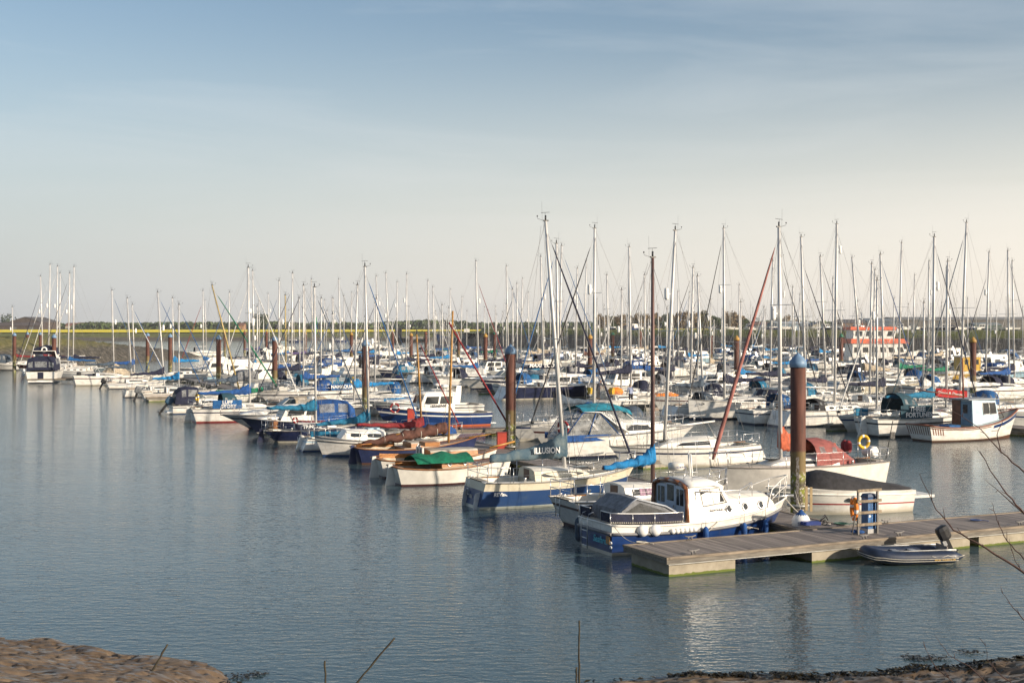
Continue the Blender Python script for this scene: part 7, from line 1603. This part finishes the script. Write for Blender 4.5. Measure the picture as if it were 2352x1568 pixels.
stake(1325, 1575, 1324, 1536, 25.2, 'stub of a stake beside the tall upright stake', .02, .4)
tw = mat('twig_bark', (.085, .045, .035), rough=.8, var=.3, scale=8)
t = empty('bare_shrub', (5.6, 8.2, 3.6), 0, 'bare twigs of a leafless shrub reaching in from the right edge', 'shrub')
def twig(pts, d, r0, r1, mb, rnd):
    P = [atd(u, d + k * .04, vz(v, d)) for k, (u, v) in enumerate(pts)]; P = [p - Vector((5.6, 8.2, 3.6)) for p in P]; fn = []
    for a, b in zip(P, P[1:]):
        for k in range(4): fn.append(a.lerp(b, k / 4) + Vector((rnd.uniform(-1, 1), 0, rnd.uniform(-1, 1))) * .004)
    fn.append(P[-1]); n_ = len(fn); mb.tube(fn, [r0 + (r1 - r0) * k / (n_ - 1) for k in range(n_)], 5)
    for k in range(2, n_ - 1, 3):
        a = fn[k]; v_ = Vector((rnd.uniform(-.06, .02), 0, rnd.uniform(-.02, .09))); mb.tube([a, a + v_ * .6, a + v_], [.0028, .002, .001], 4)
rnd = random.Random(3)
BR = [([(2470, 1368), (2352, 1316), (2262, 1262), (2190, 1222), (2150, 1178), (2112, 1095)], .010, .002), ([(2440, 1230), (2352, 1180), (2315, 1140), (2275, 1085), (2250, 1040)], .008, .002), ([(2352, 1180), (2300, 1135), (2262, 1103)], .005, .001),
      ([(2480, 1140), (2352, 1085), (2300, 1040), (2250, 985), (2170, 935)], .008, .0015), ([(2450, 1330), (2352, 1285), (2312, 1245), (2290, 1200), (2278, 1160)], .006, .0015), ([(2352, 1316), (2330, 1290), (2318, 1240)], .004, .001), ([(2300, 1040), (2290, 1000), (2305, 960), (2285, 905)], .005, .001),
      ([(2460, 1500), (2352, 1425), (2320, 1390), (2298, 1362)], .006, .001), ([(2330, 1620), (2270, 1575), (2225, 1535), (2180, 1512), (2146, 1468)], .006, .001), ([(2352, 1590), (2290, 1545), (2268, 1520), (2262, 1480)], .005, .001), ([(2230, 1640), (2190, 1570), (2150, 1540), (2120, 1485)], .006, .001)]
for k, (pts, r0, r1) in enumerate(BR): mb = MB(); twig(pts, 8.6 + .15 * k, r0, r1, mb, rnd); mb.build('branch', tw, t)
mb = MB(); rnd = random.Random(4)
for k in range(5): mb.tube([(0, 0, -.9), (-.1 + .1 * k, .1 * k, .2), (-.35 + .25 * k, .3, .9 + .1 * k), (.0 + .1 * k, .45, 1.6)], [.03, .022, .014, .01], 6)
mb.build('stems', tw, t)

# ================================================================== FAR CRAFT ON THE RIVER AND IN THE YARD
t = empty('blue_ship', atd(1104, 560, 0), 184, 'long blue coaster with white wheelhouse moored on the river beyond the embankment end', 'ship')
h = Hull(19.5, 4.6, 2.2, 1.8, 4.4, .8, 2.2, .3, 1.2, wlb=.9); h.build(t, [paint('blue'), paint('black'), WHT, WHT, WHT], [1, 1, 0, 0, 0, 0, 0, 0]); h.deck(t, [DECKG], None)
MB().box(2.0, 8.0, -1.7, 1.7, 2.0, 4.2).build('deckhouse', WHT, t); MB().box(4.8, 7.2, -1.4, 1.4, 4.2, 6.2).build('bridge', WHT, t); g = MB(); g.tube([(6, 0, 6.2), (6, 0, 11)], .12, 6); g.tube([(15, 0, 3.5), (14.6, 0, 9.5)], .12, 6); g.build('mast', STEEL, t)
t = empty('wreck', atd(985, 600, 0), 180, 'dark low vessel with a broken upright end on the far river shore', 'ship')
h = Hull(17, 4.4, 1.8, 1.5, 3.0, .8); h.build(t, [BLACK, paint('brown'), BLACK, BLACK, BLACK], [1, 1, 0, 0, 0, 0, 0, 0]); h.deck(t, [DECKG], None); MB().box(12.5, 15.5, -1.6, 1.6, 2.0, 6.4).build('upright_wreckage', BLACK, t); MB().box(3.0, 10, -1.5, 1.5, 1.5, 2.6).build('deckhouse', mat('wreck_house', (.3, .28, .25)), t)
for k, (u, d, L_, hl, lb) in enumerate(((655, 560, 9, 'sky', 'small pale blue boat on the river near the green marker'), (697, 585, 8, 'royal', 'small royal blue boat on the river right of the green marker'), (843, 560, 9, 'white', 'white sports boat on the river left of the dark wreck'), (872, 575, 8, 'white', 'small white boat beside the white sports boat on the river'), (795, 600, 8, 'royal', 'blue boat at the far river shore, left of centre'), (1210, 500, 8, 'white', 'white boat lying off the end of the embankment'))):
    motor_boat(loc=atd(u, d), hd=185 + 4 * k, L=L_, hull=hl, stripe=None, label=lb, style='cruiser', canopy=None, arch=k % 2 == 0)
t = empty('channel_marker', atd(724, 330, 0), 0, 'green lattice topped channel marker post standing in the river', 'channel marker'); MB().lathe([(.32, -1), (.3, 5.2)], 12).build('post', PILE, t); MB().lathe([(.38, 5.2), (.38, 7.4), (.2, 7.7)], 12).build('green_sleeve', mat('marker_green', (.02, .30, .10), rough=.5), t); g = MB(); [g.tube([(x, y, 7.5), (x * .6, y * .6, 9.6)], .05, 4) for x in (-.4, .4) for y in (-.4, .4)]; g.torus((0, 0, 8.4), .42, .05, 12, 4); g.build('lantern_cage', mat('marker_green', (.02, .30, .10)), t)
for k, (u, d, c, lb) in enumerate(((628, 330, 'red', 'small red buoy on the river left of the yellow buoy'), (640, 420, 'yellow', 'small yellow buoy on the river between the masts'))):
    o = MB().lathe([(.2, -.5), (.6, 0), (.6, .9), (.15, 2.0), (.02, 2.2)], 12).build('buoy', paint(c)); o.location = atd(u, d); tag(o, lb, 'buoy')
o = MB().lathe([(.05, -.3), (.24, 0), (.26, .25), (.1, .5), (.03, .8)], 12).build('buoy', paint('yellow')); o.location = at(831, 936); tag(o, 'small yellow mooring buoy in the channel right of the NAMAQUA yacht', 'buoy')
ry = random.Random(9); k = 0
for (ua, ub_, n_) in ((1380, 1480, 4), (1640, 1790, 9), (1880, 1990, 6), (2060, 2240, 10), (2240, 2352, 4)):
    for i in range(n_):
        u = ua + (ub_ - ua) * (i + ry.random() * .7) / n_; d = ry.uniform(480, 560); k += 1
        if ry.random() < .55:
            r, h = motor_boat(loc=atd(u, d, 5.6), hd=ry.uniform(0, 360), L=ry.uniform(7, 10), hull=ry.choice(['white', 'white', 'navy', 'white', 'royal']), label=f'motor boat standing ashore in the yard, {ORD(k)} from left among the boats ashore', style=ry.choice(['sedan', 'cruiser', 'wheelhouse']), canopy=ry.choice([None, 'navy']), arch=False, group='boats ashore in the yard')
        else:
            r, h, c, side = sail_boat(loc=atd(u, d, 5.9), hd=ry.uniform(0, 360), L=ry.uniform(7.5, 10), hull=ry.choice(['white', 'white', 'navy']), label=f'yacht standing ashore in the yard, {ORD(k)} from left among the boats ashore', cover=None, mast_h=ry.uniform(10, 13), detail=0, boom=False, refl=False, rails=False, draft=1.0, group='boats ashore in the yard')
        g = MB(); [g.tube([(x, y, -1.3), (x, y * .6, .1)], .1, 4) for x in (1.5, 5.5) for y in (-1.2, 1.2)]; g.build('cradle', mat('post_grey', (.16, .15, .14)), r)

# ================================================================== AIR
hz_ = MB().box(-2750, 2750, -60, 4450, -3.5, 60).build('haze', [])
vm = bpy.data.materials.new('haze_air'); vm.use_nodes = True; vn = vm.node_tree.nodes; vn.clear()
vo = vn.new('ShaderNodeOutputMaterial'); pv = vn.new('ShaderNodeVolumePrincipled'); pv.inputs['Color'].default_value = (.92, .93, .95, 1); pv.inputs['Density'].default_value = .00010; pv.inputs['Anisotropy'].default_value = .2
vm.node_tree.links.new(pv.outputs[0], vo.inputs['Volume']); hz_.data.materials.append(vm); tag(hz_, 'pale haze in the air over the harbour', 'haze', kind='stuff')
for o in COL.objects:
    if o.parent is None and o.get('label') and len(o['label'].split()) > 16: print('LONG', o['label'])
